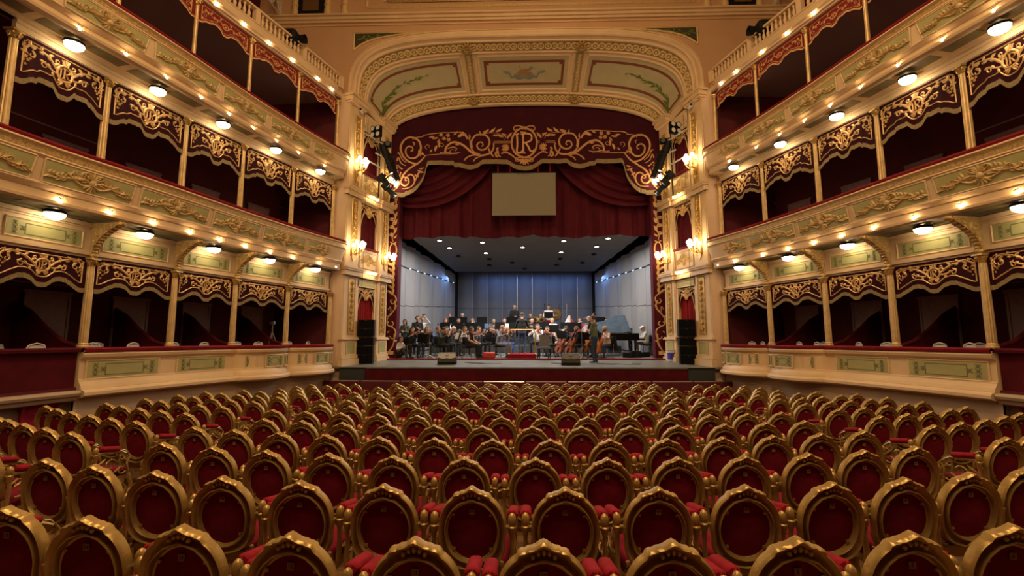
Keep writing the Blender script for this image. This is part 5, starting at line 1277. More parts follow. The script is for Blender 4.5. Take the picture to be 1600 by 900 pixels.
for s in (-1, 1):
    sn = SIDE[s]; o, rz, X = splay_frame(s)
    pos = lambda u, out, z: (o.x+X(u)*cos(rz)+out*sin(rz), o.y+X(u)*sin(rz)-out*cos(rz), z)
    t = thing('lighting_boom', f'steel boom with white cross bars fixed beside the top stage box, {sn} of the stage', 'lighting boom', (0, 0, 0))
    obj('pipe', MB().tube([pos(1.55, .30, 7.98), pos(1.55, .30, 10.8)], .025, 8), 'black', t)
    for z, a, b in ((10.28, .75, 1.7), (9.25, .75, 1.65), (9.75, 1.3, 1.6)): obj('cross_bar', MB().tube([pos(a, .28, z), pos(b, .34, z)], .03, 8), 'wallwhite', t)
    f = thing('blinder_light', f'four-lamp blinder light at the top of the boom {sn} of the stage', 'spotlight', pos(1.05, .42, 10.52), rz+radians(-28*s*-1 if s < 0 else -28), 'blinders')
    f.rotation_euler = (0, 0, radians(18*-s*-1))
    obj('housing', MB().box((0, .06, 0), (.46, .10, .46)), 'black', f)
    for a in (-1, 1):
        for b in (-1, 1): q = obj('lamp', MB().lathe([(.04, .04), (.105, .02), (.11, -.03), (.095, -.03)], 12, (a*.125, 0, b*.125), T=Matrix.Rotation(0, 4, 'X')) if 0 else MB().lathe([(.04, -.05), (.10, -.02), (.11, .06), (.095, .06)], 12, T=Matrix.Translation((a*.125, 0, b*.125)) @ Matrix.Rotation(pi/2, 4, 'X')), 'black', f); l = MB(); l.lathe([(0, .045), (.095, .045)], 12, T=Matrix.Translation((a*.125, 0, b*.125)) @ Matrix.Rotation(pi/2, 4, 'X')); obj('lens', l, 'wallwhite', q)
    f = thing('blinder_light', f'two-lamp blinder light beside the four-lamp one {sn} of the stage', 'spotlight', pos(1.75, .40, 10.30), 0, 'blinders')
    obj('housing', MB().box((0, .06, 0), (.44, .10, .22)), 'black', f)
    for a in (-1, 1):
        q = obj('lamp', MB().lathe([(.04, -.05), (.10, -.02), (.11, .06), (.095, .06)], 12, T=Matrix.Translation((a*.12, 0, 0)) @ Matrix.Rotation(pi/2, 4, 'X')), 'black', f); l = MB(); l.lathe([(0, .045), (.095, .045)], 12, T=Matrix.Translation((a*.12, 0, 0)) @ Matrix.Rotation(pi/2, 4, 'X')); obj('lens', l, 'steel', q)
    lantern('profile_spotlight', f'long black profile spotlight aimed at the stage from the {sn} boom, upper one', pos(1.85, .45, 9.70), (-s*.33, .12, -.93), 1.25, .12)
    lantern('profile_spotlight', f'long black profile spotlight aimed at the stage from the {sn} boom, second one', pos(2.1, .55, 9.45), (-s*.36, .10, -.9), 1.2, .12)
    lantern('fresnel_spotlight', f'short black spotlight low on the {sn} boom', pos(1.65, .45, 8.72), (-s*.56, .36, -.64), .55, .15, 1700)
    lantern('fresnel_spotlight', f'short black spotlight on the {sn} boom nearest the drape', pos(2.05, .45, 8.45), (-s*.62, .32, -.62), .7, .12, 1700)
    c = thing('security_camera', f'small white security camera on the pilaster {sn} of the stage', 'camera', pos(.6, .12, 11.15), 0, 'security cameras')
    obj('housing', MB().rbox((0, -.1, 0), (.12, .26, .12), .03), 'white', c); obj('lens', MB().lathe([(0, .24), (.045, .24), (.045, .2)], 10, T=Matrix.Rotation(pi/2, 4, 'X')), 'black', c); obj('mount', MB().tube([(0, 0, 0), (0, .1, .02)], .02, 6), 'white', c)
    t = thing('follow_spot', f'black spotlight standing behind the {sn} gallery balustrade', 'spotlight', (s*7.62, 13.75, 11.72), 0, 'gallery spotlights')
    obj('body', MB().rbox((0, 0, .52), (.42, .5, .36), .08), 'black', t); obj('stand', MB().tube([(0, 0, 0), (0, 0, .4)], .05, 8), 'black', t); obj('lens_hood', MB().lathe([(.12, 0), (.15, .2)], 12, T=Matrix.Translation((-s*.2, .1, .52)) @ Matrix.Rotation(-s*pi/2, 4, 'Y')), 'black', t)
    tag(obj('hanging_cable', MB().tube([pos(.86, .16, 2.6), pos(.86, .2, 5.0), pos(.86, .2, 8.0), pos(.9, .16, 11.0)], .008, 5), 'black'), f'thin black cable hanging down beside the stage boxes, {sn} of the stage', 'cable', 'hanging cables')
# ================================================================== the stalls
def chair_meshes():
    TB = lambda x, y, z: (x, y-.215-(z-.42)*.14, z)
    zc = .685; D = {}
    def ro(a):
        c, s_ = cos(a), sin(a)
        if s_ >= 0:
            d = a-pi/2; r = ((abs(c)/.230)**2.3+(abs(s_)/.264)**2.3)**(-1/2.3)
            r += .036*math.exp(-(d/.105)**2)
            if abs(d) < .50: r += .009+.009*abs(sin(d*18.8))*min(1, abs(d)*8)
            return r
        r0 = 1/sqrt((c/.230)**2+(s_/.262)**2); r1 = ((abs(c)/.225)**3.2+(abs(s_)/.262)**3.2)**(-1/3.2)
        r = lerp(r0, r1, min(1, -s_*2)); r -= .018*abs(cos(a*1+0))**8*0
        return r-.012*abs(sin(3*(a+pi/2)))*min(1, -s_*1.2)
    ri = lambda a: 1/sqrt((cos(a)/.167)**2+(sin(a)/.189)**2)
    prof = [(.0, -.012), (.0, .006), (.07, .011), (.11, .012), (.14, .028), (.22, .044), (.30, .040), (.34, .020), (.40, .008), (.58, .013), (.82, .038), (.91, .042), (.97, .034), (1.0, .016), (1.0, -.02), (.5, -.035), (0, -.025)]
    n = 96; mb = MB()
    def P(a, k):
        t, h = prof[k]; r = lerp(ri(a), ro(a), t)
        if t > .7 and abs(a-pi/2) < .5: h += .012*math.exp(-((a-pi/2)/.11)**2)+.006*abs(sin((a-pi/2)*18.8))
        return TB(r*cos(a), -h, zc+r*sin(a))
    mb.grid(P, [2*pi*i/n for i in range(n)], range(len(prof)), wrap=True)
    # carved shell under the crest, corner clips round the velvet
    for k in range(-2, 3): mb.ball(TB(.026*k, -.034, zc+.262-.006*k*k), (.013, .012, .022-.003*abs(k)), 6, 4)
    for a in (.75, pi-.75, -.75, pi+.75): r = ri(a)*.965; mb.box(TB(r*cos(a), -.014, zc+r*sin(a)), (.017, .012, .017))
    for s in (-1, 1):   # rear uprights running down from the frame to the floor
        mb.tube([TB(s*.19, 0, .47), TB(s*.205, .01, .40), (s*.215, -.225, .22), (s*.225, -.26, 0)], [.024, .024, .018, .014], 6)
    mb.rbox((0, -.2, .405), (.40, .035, .06), .01)
    D['back_frame'] = mb.mesh('back_frame', 'chairgold', 42)
    mb = MB()
    for sgn, b in ((-1, .010), (1, .045)):
        mb.grid(lambda a, t: TB(ri(a)*1.02*t*cos(a), sgn*b*(1-t*t)+sgn*.004, zc+ri(a)*1.02*t*sin(a)), [2*pi*i/32 for i in range(32)], [.001, .35, .65, .85, 1], wrap=True)
    D['back_panel'] = mb.mesh('back_panel', 'velvet', 60)
    z = zc+.140; mb = MB(); c = TB(.0, -.020, z); mb.box(c, (.036, .005, .036)); D['number_plate'] = mb.mesh('number_plate', 'plate')
    def arm(s):
        mb = MB(); x = s*.268
        mb.lathe([(.010, .62), (.018, .66), (.030, .700), (.031, .712), (.022, .720), (.028, .735), (.0285, .765), (.023, .785), (.012, .798), (.001, .803)], 10, (x, -.235, 0))
        mb.tube([(x, -.235, .715), (s*.235, -.240, .712), (s*.205, -.245, .705)], [.012, .010, .013], 6)
        mb.tube([(x, -.235, .67), (x, -.225, .56), (x, -.235, .45), (s*.25, -.225, .38)], [.017, .016, .019, .016], 6)
        mb.tube([(x, -.225, .725), (x, -.05, .712), (x, .07, .695), (x, .14, .655)], [.018, .016, .016, .014], 6)
        for cy, cz, r, a0, tn in ((.09, .635, .075, pi*.55, -1.05), (-.05, .55, .085, pi*.1, 1.0), (.10, .48, .065, -.6, -1.0)):
            p, w = curl(cy, cz, r, a0, tn, .020, 12); mb.tube([(x, a, b) for a, b in p[:-1]], [q*.5 for q in w[:-1]], 5)
        mb.tube([(x, .14, .665), (x, .19, .61), (x, .16, .54), (x, .18, .44), (s*.235, .20, .40)], [.014, .016, .013, .016, .014], 6)
        for a, b, ang, l in ((-.19, .60, .3, .10), (-.18, .50, -.2, .11), (.03, .66, 2.2, .09), (.0, .46, .4, .10)):
            p, w = leaf(a, b, ang, l, .03); mb.tube([(x, q[0], q[1]) for q in p], [max(.003, k*.45) for k in w], 5)
        return mb
    D['armL'] = arm(-1).mesh('arm', 'chairgold', 50); D['armR'] = arm(1).mesh('arm', 'chairgold', 50)
    def pad(s): return MB().rbox((0, 0, 0), (.27, .080, .062), .029, T=Matrix.Translation((s*.266, -.075, .750)) @ Matrix.Rotation(radians(-11), 4, 'X') @ Matrix.Rotation(pi/2, 4, 'Z'))
    D['padL'] = pad(-1).mesh('arm_pad', 'velvetpad', 60); D['padR'] = pad(1).mesh('arm_pad', 'velvetpad', 60)
    mb = MB(); mb.rbox((0, .03, .425), (.46, .46, .10), .035); D['seat'] = mb.mesh('seat', 'velvet', 60)
    mb = MB(); mb.box((0, .03, .365), (.47, .46, .05)); D['seat_rail'] = mb.mesh('seat_rail', 'chairgold')
    for s, k in ((-1, 'legL'), (1, 'legR')): D[k] = MB().tube([(s*.215, .235, .38), (s*.23, .27, .26), (s*.215, .24, .10), (s*.225, .27, .0)], [.026, .024, .014, .018], 6).mesh('leg', 'chairgold', 50)
    a = arm(-1); a.add(*(lambda b: (b.v, b.f))(arm(1))); D['arms'] = 0
    return D
CHM = chair_meshes()
def number_mesh(n):
    cu = bpy.data.curves.new('number', 'FONT'); cu.body = str(n); cu.size = .030; cu.align_x = 'CENTER'; cu.align_y = 'CENTER'; cu.resolution_u = 2
    t = bpy.data.objects.new('tmp', cu); COL.objects.link(t); bpy.context.view_layer.update()
    me = bpy.data.meshes.new_from_object(t.evaluated_get(bpy.context.evaluated_depsgraph_get())); bpy.data.objects.remove(t); me.name = 'seat_number'; me.materials.clear(); me.materials.append(M['ink']); return me
NUM = {}
CP = Vector((sin(YAW)*-1*cos(PITCH), cos(YAW)*cos(PITCH), sin(PITCH)))
def in_view(x, y, z, mx=70, my=120):
    p = Vector((x, y, z-EYE)); px = p.x*cos(YAW)+p.y*sin(YAW); py = -p.x*sin(YAW)+p.y*cos(YAW)
    d = py*cos(PITCH)+p.z*sin(PITCH); u = -py*sin(PITCH)+p.z*cos(PITCH)
    if d < .2: return False
    X_, Y_ = 800+711.1*px/d, 450-711.1*u/d
    return -mx < X_ < 1600+mx and Y_ < 900+my
NCH = 0
R0 = random.Random(21)
for i in range(15):
    Yc = 2.61+.884*i
    if i == 14: Yc -= .10
    ph = .08 if i % 2 == 0 else .27
    C = [ph+.62*k for k in range(-8, 8)]; C = [x for x in C if abs(x) < 4.12]
    Ls = [-5.2-.62*k for k in range(6)]; Rs = [5.2+.62*k for k in range(6)]
    rows = []
    for blk, xs in (('left', Ls[::1]), ('centre', C), ('right', Rs)):
        row = []
        for x in xs:
            th = x/11.3; y = Yc+11.3*(1-cos(th)) if abs(th) < 1.4 else 99
            if y > 14.75 and blk != 'centre': continue
            if abs(x) > xc(y)-(.62 if y < 12.3 else .95): continue
            row.append((x, y))
        rows.append((blk, row))
    for blk, row in rows:
        row.sort()
        for k, (x, y) in enumerate(row):
            fz = floor_z(y)
            if not in_view(x, y, fz+.9): continue
            if blk == 'centre': seat = f'{ORD[k]} seat from the left aisle'
            elif blk == 'left': seat = f'{ORD[len(row)-1-k]} seat out from the aisle'
            else: seat = f'{ORD[k]} seat out from the aisle'
            lab = f'gilt oval-backed armchair, {blk} block, {ORD[i]} row from camera, {seat}'
            c = thing('theatre_armchair', lab, 'armchair', (x, y, fz), x/11.3*.16+R0.uniform(-.035, .035), 'red velvet stalls armchairs'); NCH += 1
            link('back_frame', CHM['back_frame'], c); link('back_panel', CHM['back_panel'], c)
            pl = link('number_plate', CHM['number_plate'], c)
            if i < 3:
                no = int(round(20-x/.62-(0 if i % 2 else .4)))
                no = 20-int(round((x-ph)/.62)) if blk == 'centre' else (40+k if blk == 'left' else 60+k)
                no -= 10
                if no not in NUM: NUM[no] = number_mesh(no)
                link('seat_number', NUM[no], pl, (0, -.215-(.825-.42)*.14-.0235, .825), rot=(pi/2-.14*0, 0, 0))
            if i < 6 and not (blk != 'centre' and i < 0):
                for q in ('armL', 'armR'): link('arm', CHM[q], c)
                for q in ('legL', 'legR'): link('leg', CHM[q], c)
                link('seat_rail', CHM['seat_rail'], c)
            else:
                for q in ('armL', 'armR'): link('arm', CHM[q], c)
                for q in ('legL', 'legR'): link('leg', CHM[q], c)
            for q in ('padL', 'padR'): link('arm_pad', CHM[q], c)
            link('seat', CHM['seat'], c)
print('CHAIRS', NCH)
# ================================================================== the orchestra on the stage
import numpy as np
V = Vector
def stage_at(y): return stage_z(y)+.01+(.35 if 22 <= y < 23.7 else .62 if y >= 23.7 else 0)
for k, (y0, y1, h) in enumerate(((22.0, 23.7, .35), (23.7, 26.0, .62))):
    t = thing('orchestra_riser', f'dark {"lower" if k == 0 else "upper"} riser carrying the {"wind" if k == 0 else "rearmost"} players', 'riser', (0, 0, 0), 0, 'orchestra risers')
    for j in range(4):
        x0 = -4.6+2.3*j; hw = 4.6 if k == 0 else 4.45
        x0, x1 = lerp(-hw, hw, j/4)+.01, lerp(-hw, hw, (j+1)/4)-.01
        a, b = stage_z(y0)+.01, stage_z(y1)+.01; mb = MB()
        vs = [(x, y, z) for x in (x0, x1) for y, z in ((y0, a), (y1, b), (y1, b+h), (y0, a+h))]
        mb.add(vs, [(0, 1, 2, 3), (7, 6, 5, 4), (0, 3, 7, 4), (3, 2, 6, 7), (2, 1, 5, 6), (1, 0, 4, 5)]); obj('deck', mb, 'slate', t)
# ---- people
PM = {'skin': mat('skin', (.52, .30, .20), .55), 'skin2': mat('tan_skin', (.40, .22, .14), .55)}
CLOTH = {n: mat('cloth_'+n, c, .85, var=.08, vscale=20) for n, c in dict(black=(.006, .006, .007), charcoal=(.035, .035, .038), grey=(.10, .10, .105), white=(.72, .70, .68), blue=(.10, .16, .30), jeans=(.022, .038, .09), green=(.10, .13, .095), darkgreen=(.025, .032, .02), pink=(.62, .45, .36), khaki=(.36, .30, .22), red=(.35, .03, .03), cobalt=(.03, .07, .26), brown=(.16, .09, .05)).items()}
HAIRM = {n: mat('hair_'+n, c, .6, bump=.3, bscale=120) for n, c in dict(black=(.010, .008, .007), brown=(.05, .025, .012), auburn=(.16, .06, .022), blond=(.42, .27, .12), grey=(.30, .29, .28), white=(.62, .60, .57)).items()}
M['eye'] = mat('dark_eye', (.02, .015, .012), .3); M['lip'] = mat('lip', (.36, .13, .11), .5); M['shoe'] = mat('shoe', (.015, .014, .014), .4)
def joints(kind):
    J = dict(pel=V((0, 0, .93)), che=V((0, -.01, 1.30)), nec=V((0, .0, 1.47)), head=V((0, -.03, 1.63)), shL=V((.185, 0, 1.40)), shR=V((-.185, 0, 1.40)), hiL=V((.095, 0, .90)), hiR=V((-.095, 0, .90)),
             knL=V((.11, -.03, .49)), knR=V((-.11, -.03, .49)), anL=V((.12, .02, .09)), anR=V((-.12, .02, .09)), elL=V((.25, .03, 1.12)), elR=V((-.25, .03, 1.12)), wrL=V((.26, -.06, .88)), wrR=V((-.26, -.06, .88)), fd=V((0, -1, -.05)), skirt=0)
    if kind.startswith('sit'):
        dz = -.40
        for k in ('pel', 'che', 'nec', 'head', 'shL', 'shR'): J[k] = J[k]+V((0, 0, dz))
        J['pel'] = V((0, .02, .56)); J['che'] += V((0, -.03, 0)); J['nec'] += V((0, -.05, -.01)); J['head'] += V((0, -.08, -.03)); J['shL'] += V((0, -.04, 0)); J['shR'] += V((0, -.04, 0))
        J['hiL'] = V((.10, .0, .53)); J['hiR'] = V((-.10, .0, .53)); J['knL'] = V((.16, -.44, .52)); J['knR'] = V((-.16, -.44, .52)); J['anL'] = V((.17, -.40, .09)); J['anR'] = V((-.16, -.46, .09))
        J['elL'] = V((.25, -.10, .76)); J['elR'] = V((-.25, -.10, .76)); J['wrL'] = V((.16, -.36, .64)); J['wrR'] = V((-.16, -.36, .64))
    if kind == 'sit_violin':
        J.update(elL=V((.27, -.22, .84)), wrL=V((.20, -.44, 1.02)), elR=V((-.33, -.18, .84)), wrR=V((-.16, -.40, .93)), fd=V((.35, -1, -.25))); J['head'] += V((.03, -.02, -.02))
    if kind == 'sit_cello':
        J.update(elL=V((.32, -.16, .84)), wrL=V((.13, -.26, .98)), elR=V((-.34, -.10, .78)), wrR=V((-.24, -.42, .66)), fd=V((.1, -1, -.3)), knL=V((.26, -.42, .50)), knR=V((-.26, -.42, .50)), anL=V((.26, -.36, .09)), anR=V((-.26, -.36, .09)))
    if kind == 'sit_wind':
        J.update(elL=V((.24, -.20, .80)), wrL=V((.04, -.36, .88)), elR=V((-.24, -.20, .78)), wrR=V((-.04, -.40, .76)), fd=V((0, -1, -.2)))
    if kind == 'sit_piano':
        J.update(elL=V((.24, -.16, .80)), wrL=V((.20, -.46, .80)), elR=V((-.24, -.16, .80)), wrR=V((-.20, -.46, .80)), fd=V((0, -1, -.25)))
    if kind == 'sit_floor':
        J = joints('sit'); d = V((0, 0, -.42))
        for k in J:
            if isinstance(J[k], Vector) and k != 'fd': J[k] = J[k]+d
        J.update(knL=V((.15, -.34, .40)), knR=V((-.15, -.36, .38)), anL=V((.13, -.56, .07)), anR=V((-.12, -.58, .07)), wrL=V((.14, -.34, .46)), wrR=V((-.14, -.36, .46)), elL=V((.26, -.14, .38)), elR=V((-.26, -.14, .38)))
    if kind == 'stand_conduct':
        J.update(elL=V((.28, -.08, 1.13)), wrL=V((.27, -.34, 1.10)), elR=V((-.28, -.08, 1.13)), wrR=V((-.24, -.36, 1.14)), fd=V((0, -1, -.2)))
    if kind == 'stand_fold':
        J.update(elL=V((.25, -.06, 1.12)), wrL=V((.02, -.24, 1.18)), elR=V((-.25, -.06, 1.12)), wrR=V((-.02, -.26, 1.14)), fd=V((0, -1, 0)))
    if kind == 'stand_up':
        J.update(elL=V((.34, -.14, 1.46)), wrL=V((.12, -.26, 1.70)), elR=V((-.36, -.12, 1.44)), wrR=V((-.12, -.26, 1.68)), fd=V((0, -1, .05)))
    if kind == 'stand_play':
        J.update(elL=V((.26, -.14, 1.14)), wrL=V((.10, -.36, 1.12)), elR=V((-.26, -.14, 1.14)), wrR=V((-.10, -.38, 1.06)), fd=V((0, -1, -.3)))
    if kind == 'stand_bass':
        J.update(elL=V((.36, -.18, 1.34)), wrL=V((.22, -.34, 1.52)), elR=V((-.30, -.14, 1.12)), wrR=V((-.10, -.40, 1.02)), fd=V((.3, -1, -.2)))
    return J
def body_mesh(kind, bare=False, skirt=False):
    J = joints(kind); seg = []
    def S(a, b, ra, rb, m): seg.append((V(a), V(b), ra, rb, m))
    up = (J['nec']-J['pel']).normalized(); f = J['fd'].normalized(); rt = f.cross(V((0, 0, 1))).normalized(); hu = rt.cross(f)
    w = .095
    for s in (-1, 1):
        o = V((s*.065, 0, 0)); S(J['pel']+o, J['che']+o*1.3+V((0, 0, -.08)), .115, .115, 1); S(J['che']+o*1.3+V((0, 0, -.08)), J['che']+o*1.2+V((0, 0, .04)), .115, .085, 1)
        S(J['pel']+o+V((0, 0, -.03)), J['pel']+o*1.2, .125, .12, 2)
    S(J['shL'], J['shR'], .068, .068, 1); S(J['che']+V((0, 0, .06)), J['nec'], .085, .055, 1); S(J['nec'], J['head']+V((0, 0, -.05)), .052, .05, 0)
    h = J['head']
    S(h+hu*.02-f*.012, h+hu*.03+f*.012, .092, .090, 0); S(h-hu*.04+f*.03, h-hu*.075+f*.045, .070, .052, 0); S(h+f*.085+hu*.012, h+f*.112-hu*.022, .012, .019, 0)
    S(h+f*.05-hu*.105, h+f*.065-hu*.10, .028, .03, 0)
    for s in (-1, 1): S(h+rt*s*.088-f*.01+hu*.015, h+rt*s*.09-f*.012-hu*.025, .018, .014, 0)
    for q, s in (('L', 1), ('R', -1)):
        am = 0 if bare else 1
        S(J['sh'+q], J['el'+q], .058, .044, am); S(J['el'+q], J['wr'+q], .043, .029, am if kind != 'sit_piano' else 1)
        d = (J['wr'+q]-J['el'+q]).normalized(); wr = J['wr'+q]
        n = d.cross(V((s, 0, .3))).normalized(); e = d.cross(n)
        S(wr, wr+d*.075, .027, .031, 0)
        for k in range(4):
            o = e*(-.026+.0175*k); L = (.062, .074, .070, .055)[k]; b = wr+d*.085+o
            S(b, b+d*L*.5+n*.008, .0105, .010, 0); S(b+d*L*.5+n*.008, b+d*L*.85+n*.034, .010, .009, 0)
        S(wr+d*.03-e*.030, wr+d*.07-e*.058+n*.012, .0125, .011, 0); S(wr+d*.07-e*.058+n*.012, wr+d*.098-e*.056+n*.022, .011, .0095, 0)
        S(J['hi'+q], J['kn'+q], .088, .062, 2); S(J['kn'+q], J['an'+q], .060, .042, 2)
        a = J['an'+q]; fl = V((0, -1, 0)); S(a+V((0, .03, -.045)), a+fl*.10+V((0, 0, -.055)), .038, .034, 3); S(a+fl*.10+V((0, 0, -.055)), a+fl*.17+V((0, 0, -.06)), .034, .028, 3); S(a, a+V((0, .01, -.05)), .04, .038, 3)
    if skirt:
        m = (J['knL']+J['knR'])/2; mm = (J['anL']+J['anR'])/2
        for k in (-1, 0, 1): S(J['pel']+V((k*.06, 0, 0)), m+V((k*.13, 0, .0)), .11, .09, 2); S(m+V((k*.13, 0, 0)), mm+V((k*.15, -.02, .06)), .09, .07, 2)
    mb = MB()
    for a, b, ra, rb, m in seg:
        L = (b-a).length
        if L > 1e-5:
            d = (b-a)/L; mb.tube([a-d*ra*.7, a-d*ra*.35, a, b, b+d*rb*.35, b+d*rb*.7], [ra*.70, ra*.93, ra, rb, rb*.93, rb*.70], 10)
        mb.ball(a, ra, 10, 7); mb.ball(b, rb, 10, 7)
    me = mb.mesh('tmp', [], 0); o = bpy.data.objects.new('tmp', me); COL.objects.link(o)
    r = o.modifiers.new('r', 'REMESH'); r.mode = 'VOXEL'; r.voxel_size = .0105
    sm = o.modifiers.new('s', 'SMOOTH'); sm.factor = .5; sm.iterations = 2
    dc = o.modifiers.new('d', 'DECIMATE'); dc.ratio = .22
    bpy.context.view_layer.update()
    out = bpy.data.meshes.new_from_object(o.evaluated_get(bpy.context.evaluated_depsgraph_get())); bpy.data.objects.remove(o)
    out.name = 'body'; n = len(out.polygons); C = np.empty(n*3); out.polygons.foreach_get('center', C); C = C.reshape(-1, 3)
    best = np.full(n, 9e9); mi = np.zeros(n, int)
    for a, b, ra, rb, m in seg:
        a_ = np.array(a); ab = np.array(b)-a_; q = ab @ ab
        t = np.clip(((C-a_) @ ab)/q, 0, 1) if q > 1e-9 else np.zeros(n)
        d = np.linalg.norm(C-(a_+t[:, None]*ab), axis=1)-(ra+(rb-ra)*t)-(.004 if m else 0)
        k = d < best; best[k] = d[k]; mi[k] = m
    for mm_ in (PM['skin'], CLOTH['black'], CLOTH['black'], M['shoe']): out.materials.append(mm_)
    out.polygons.foreach_set('material_index', mi.astype(np.int32)); out.polygons.foreach_set('use_smooth', [True]*n); out.update()
    R = Matrix((rt, -f, hu)).transposed().to_4x4()       # head frame: x right, -y forward, z up
    return out, Matrix.Translation(h) @ R, J
def hair_mesh(style):
    mb = MB(); nu, nv = 20, 12
    if style == 'cap':
        mb.grid(lambda a, b: (.102*cos(b)*cos(a), -.02+.112*cos(b)*sin(a), .065+.075*sin(b)), [2*pi*i/20 for i in range(20)], [.0, .3, .6, .9, 1.3, 1.5], wrap=True)
        mb.grid(lambda t, r: ((.10+r*.0)*t, -.12-r*(1-t*t)*.08, .06-.01*r), frange(-1, 1, 8), [0, .5, 1]); return mb.mesh('cap', 'white', 60)
    def P(i, j):
        a = 2*pi*i/nu; b = -pi/2+pi*j/nv; x, y, z = cos(b)*cos(a), cos(b)*sin(a), sin(b)
        k = 1.0+.05*sin(a*7+b*5)
        r = (.104, .112, .108)
        if y < -.35 and z < .38: k *= .80          # leave the face clear
        if z < -.35: k *= .82 if style == 'short' else 1.0
        return (x*r[0]*k, .012+y*r[1]*k, .032+z*r[2]*k)
    mb.grid(P, range(nu), range(nv+1), wrap=True)
    if style in ('long', 'bob'):
        L = .16 if style == 'bob' else .34
        mb.grid(lambda i, t: (lerp(.105, .12, t)*cos(pi*i/10)*(1-.15*t), .02+lerp(.095, .10, t)*sin(pi*i/10)*(1-.1*t)+.03*t, .04-L*t), range(11), frange(0, 1, 5))
        mb.grid(lambda i, t: (lerp(.085, .09, t)*cos(pi*i/10), .02+lerp(.07, .06, t)*sin(pi*i/10)+.03*t, .04-L*t), range(11), frange(0, 1, 5))
    if style == 'bun': mb.ball((0, .12, .06), (.05, .045, .05), 10, 6)
    return mb.mesh('hair', HAIRM['black'], 60)
HAIR = {k: hair_mesh(k) for k in ('short', 'long', 'bob', 'bun', 'cap')}
EY = MB()
for s in (-1, 1): EY.ball((s*.033, -.086, .012), (.013, .008, .009), 7, 5); EY.tube([(s*.018, -.094, .034), (s*.035, -.094, .038), (s*.052, -.086, .032)], .004, 5)
EYES = EY.mesh('eyes', 'eye', 60); MOUTH = MB().tube([(-.026, -.098, -.058), (0, -.106, -.056), (.026, -.098, -.058)], [.003, .007, .003], 6).mesh('mouth', 'lip', 60)
BODY = {}
def person(kind, x, y, rz, label, top='black', bot='black', hair=('short', 'brown'), skin='skin', bare=False, skirt=False, sc=1.0, z=None, dz=0, group=None):
    key = (kind, bare, skirt)
    if key not in BODY: BODY[key] = body_mesh(*key)
    me, H, J = BODY[key]
    t = thing('person', label, 'person', (x, y, (stage_at(y) if z is None else z)+dz), radians(rz)); t.scale = (sc, sc, sc)
    b = link('body', me, t)
    for i, m in enumerate((PM[skin], CLOTH[top], CLOTH[bot], M['shoe'])): b.material_slots[i].link = 'OBJECT'; b.material_slots[i].material = m
    for n_, m_ in (('eyes', EYES), ('mouth', MOUTH)):
        e = link(n_, m_, t); e.matrix_local = H
    if hair:
        h = link('cap' if hair[0] == 'cap' else 'hair', HAIR[hair[0]], t); h.matrix_local = H
        if hair[0] != 'cap': h.material_slots[0].link = 'OBJECT'; h.material_slots[0].material = HAIRM[hair[1]]
        else: h = link('hair', HAIR['short'], t); h.matrix_local = H @ Matrix.Scale(.95, 4); h.material_slots[0].link = 'OBJECT'; h.material_slots[0].material = HAIRM[hair[1]]
    return t
# ---- furniture and instruments
M['varnish'] = mat('orange_varnish', (.42, .13, .025), .25, var=.2, vscale=10, coat=.3); M['varnish2'] = mat('red_brown_varnish', (.24, .055, .018), .25, var=.2, vscale=8, coat=.3)
def ochair_meshes():
    return dict(seat=MB().rbox((0, 0, .455), (.44, .42, .05), .02).mesh('seat', 'black', 60), back=MB().rbox((0, .21, .74), (.40, .03, .32), .014).mesh('backrest', 'black', 60),
                leg=MB().tube([(.19, .17, .45), (.20, .19, 0)], .013, 6).mesh('leg', 'steel'), post=MB().tube([(.17, .20, .45), (.175, .22, .82)], .011, 6).mesh('back_post', 'steel'))
OC_ = ochair_meshes()
def ochair(x, y, rz, label, group='orchestra chairs'):
    t = thing('orchestra_chair', label, 'chair', (x, y, stage_at(y)), radians(rz), group)
    link('seat', OC_['seat'], t); link('backrest', OC_['back'], t)
    for q, (sx, sy) in enumerate(((1, 1), (-1, 1), (-1, -1), (1, -1))): link('leg', OC_['leg'], t, scale=(sx, sy, 1))
    for sx in (1, -1): link('back_post', OC_['post'], t, scale=(sx, 1, 1))
    return t
SD = dict(desk=MB().box((0, 0, 0), (.50, .012, .34)).box((0, -.03, -.17), (.50, .07, .012)).mesh('desk', 'matteblack'), pole=MB().tube([(0, .02, .05), (0, .02, .6)], .016, 8).tube([(0, .02, .6), (0, .02, 1.08)], .010, 8).mesh('pole', 'black'),
          leg=MB().tube([(0, .02, .22), (.24, .02, .02), (.30, .02, .01)], .010, 6).mesh('leg', 'black'), sheet=MB().box((0, -.012, -.02), (.40, .006, .29)).mesh('sheet_music', 'white'))
def stand(x, y, rz, label, h=1.12, sheet=False, z=None):
    t = thing('music_stand', label, 'music stand', (x, y, stage_at(y)), radians(rz), 'music stands')
    d = link('desk', SD['desk'], t, (0, 0, h), rot=(radians(-16), 0, 0)); link('pole', SD['pole'], t, scale=(1, 1, h/1.1))
    for q in range(3): link('leg', SD['leg'], t, rz=q*2*pi/3+.5)
    if sheet: link('sheet_music', SD['sheet'], d)
    return t
def fiddle_outline(n=28):
    o = []
    for i in range(n):
        a = 2*pi*i/n; w = .105-.012*cos(a)-.038*math.exp(-(sin(a)/.28)**2)*1.0
        zz = .178*cos(a); xx = (1.0 if sin(a) > 0 else -1)*abs(sin(a))**.7
        wid = lin([(-1, .0), (-.97, .045), (-.75, .098), (-.45, .103), (-.1, .062), (.1, .057), (.4, .078), (.7, .082), (.93, .05), (1, 0)], cos(a))
        o.append(((1 if sin(a) >= 0 else -1)*wid, zz))
    return o
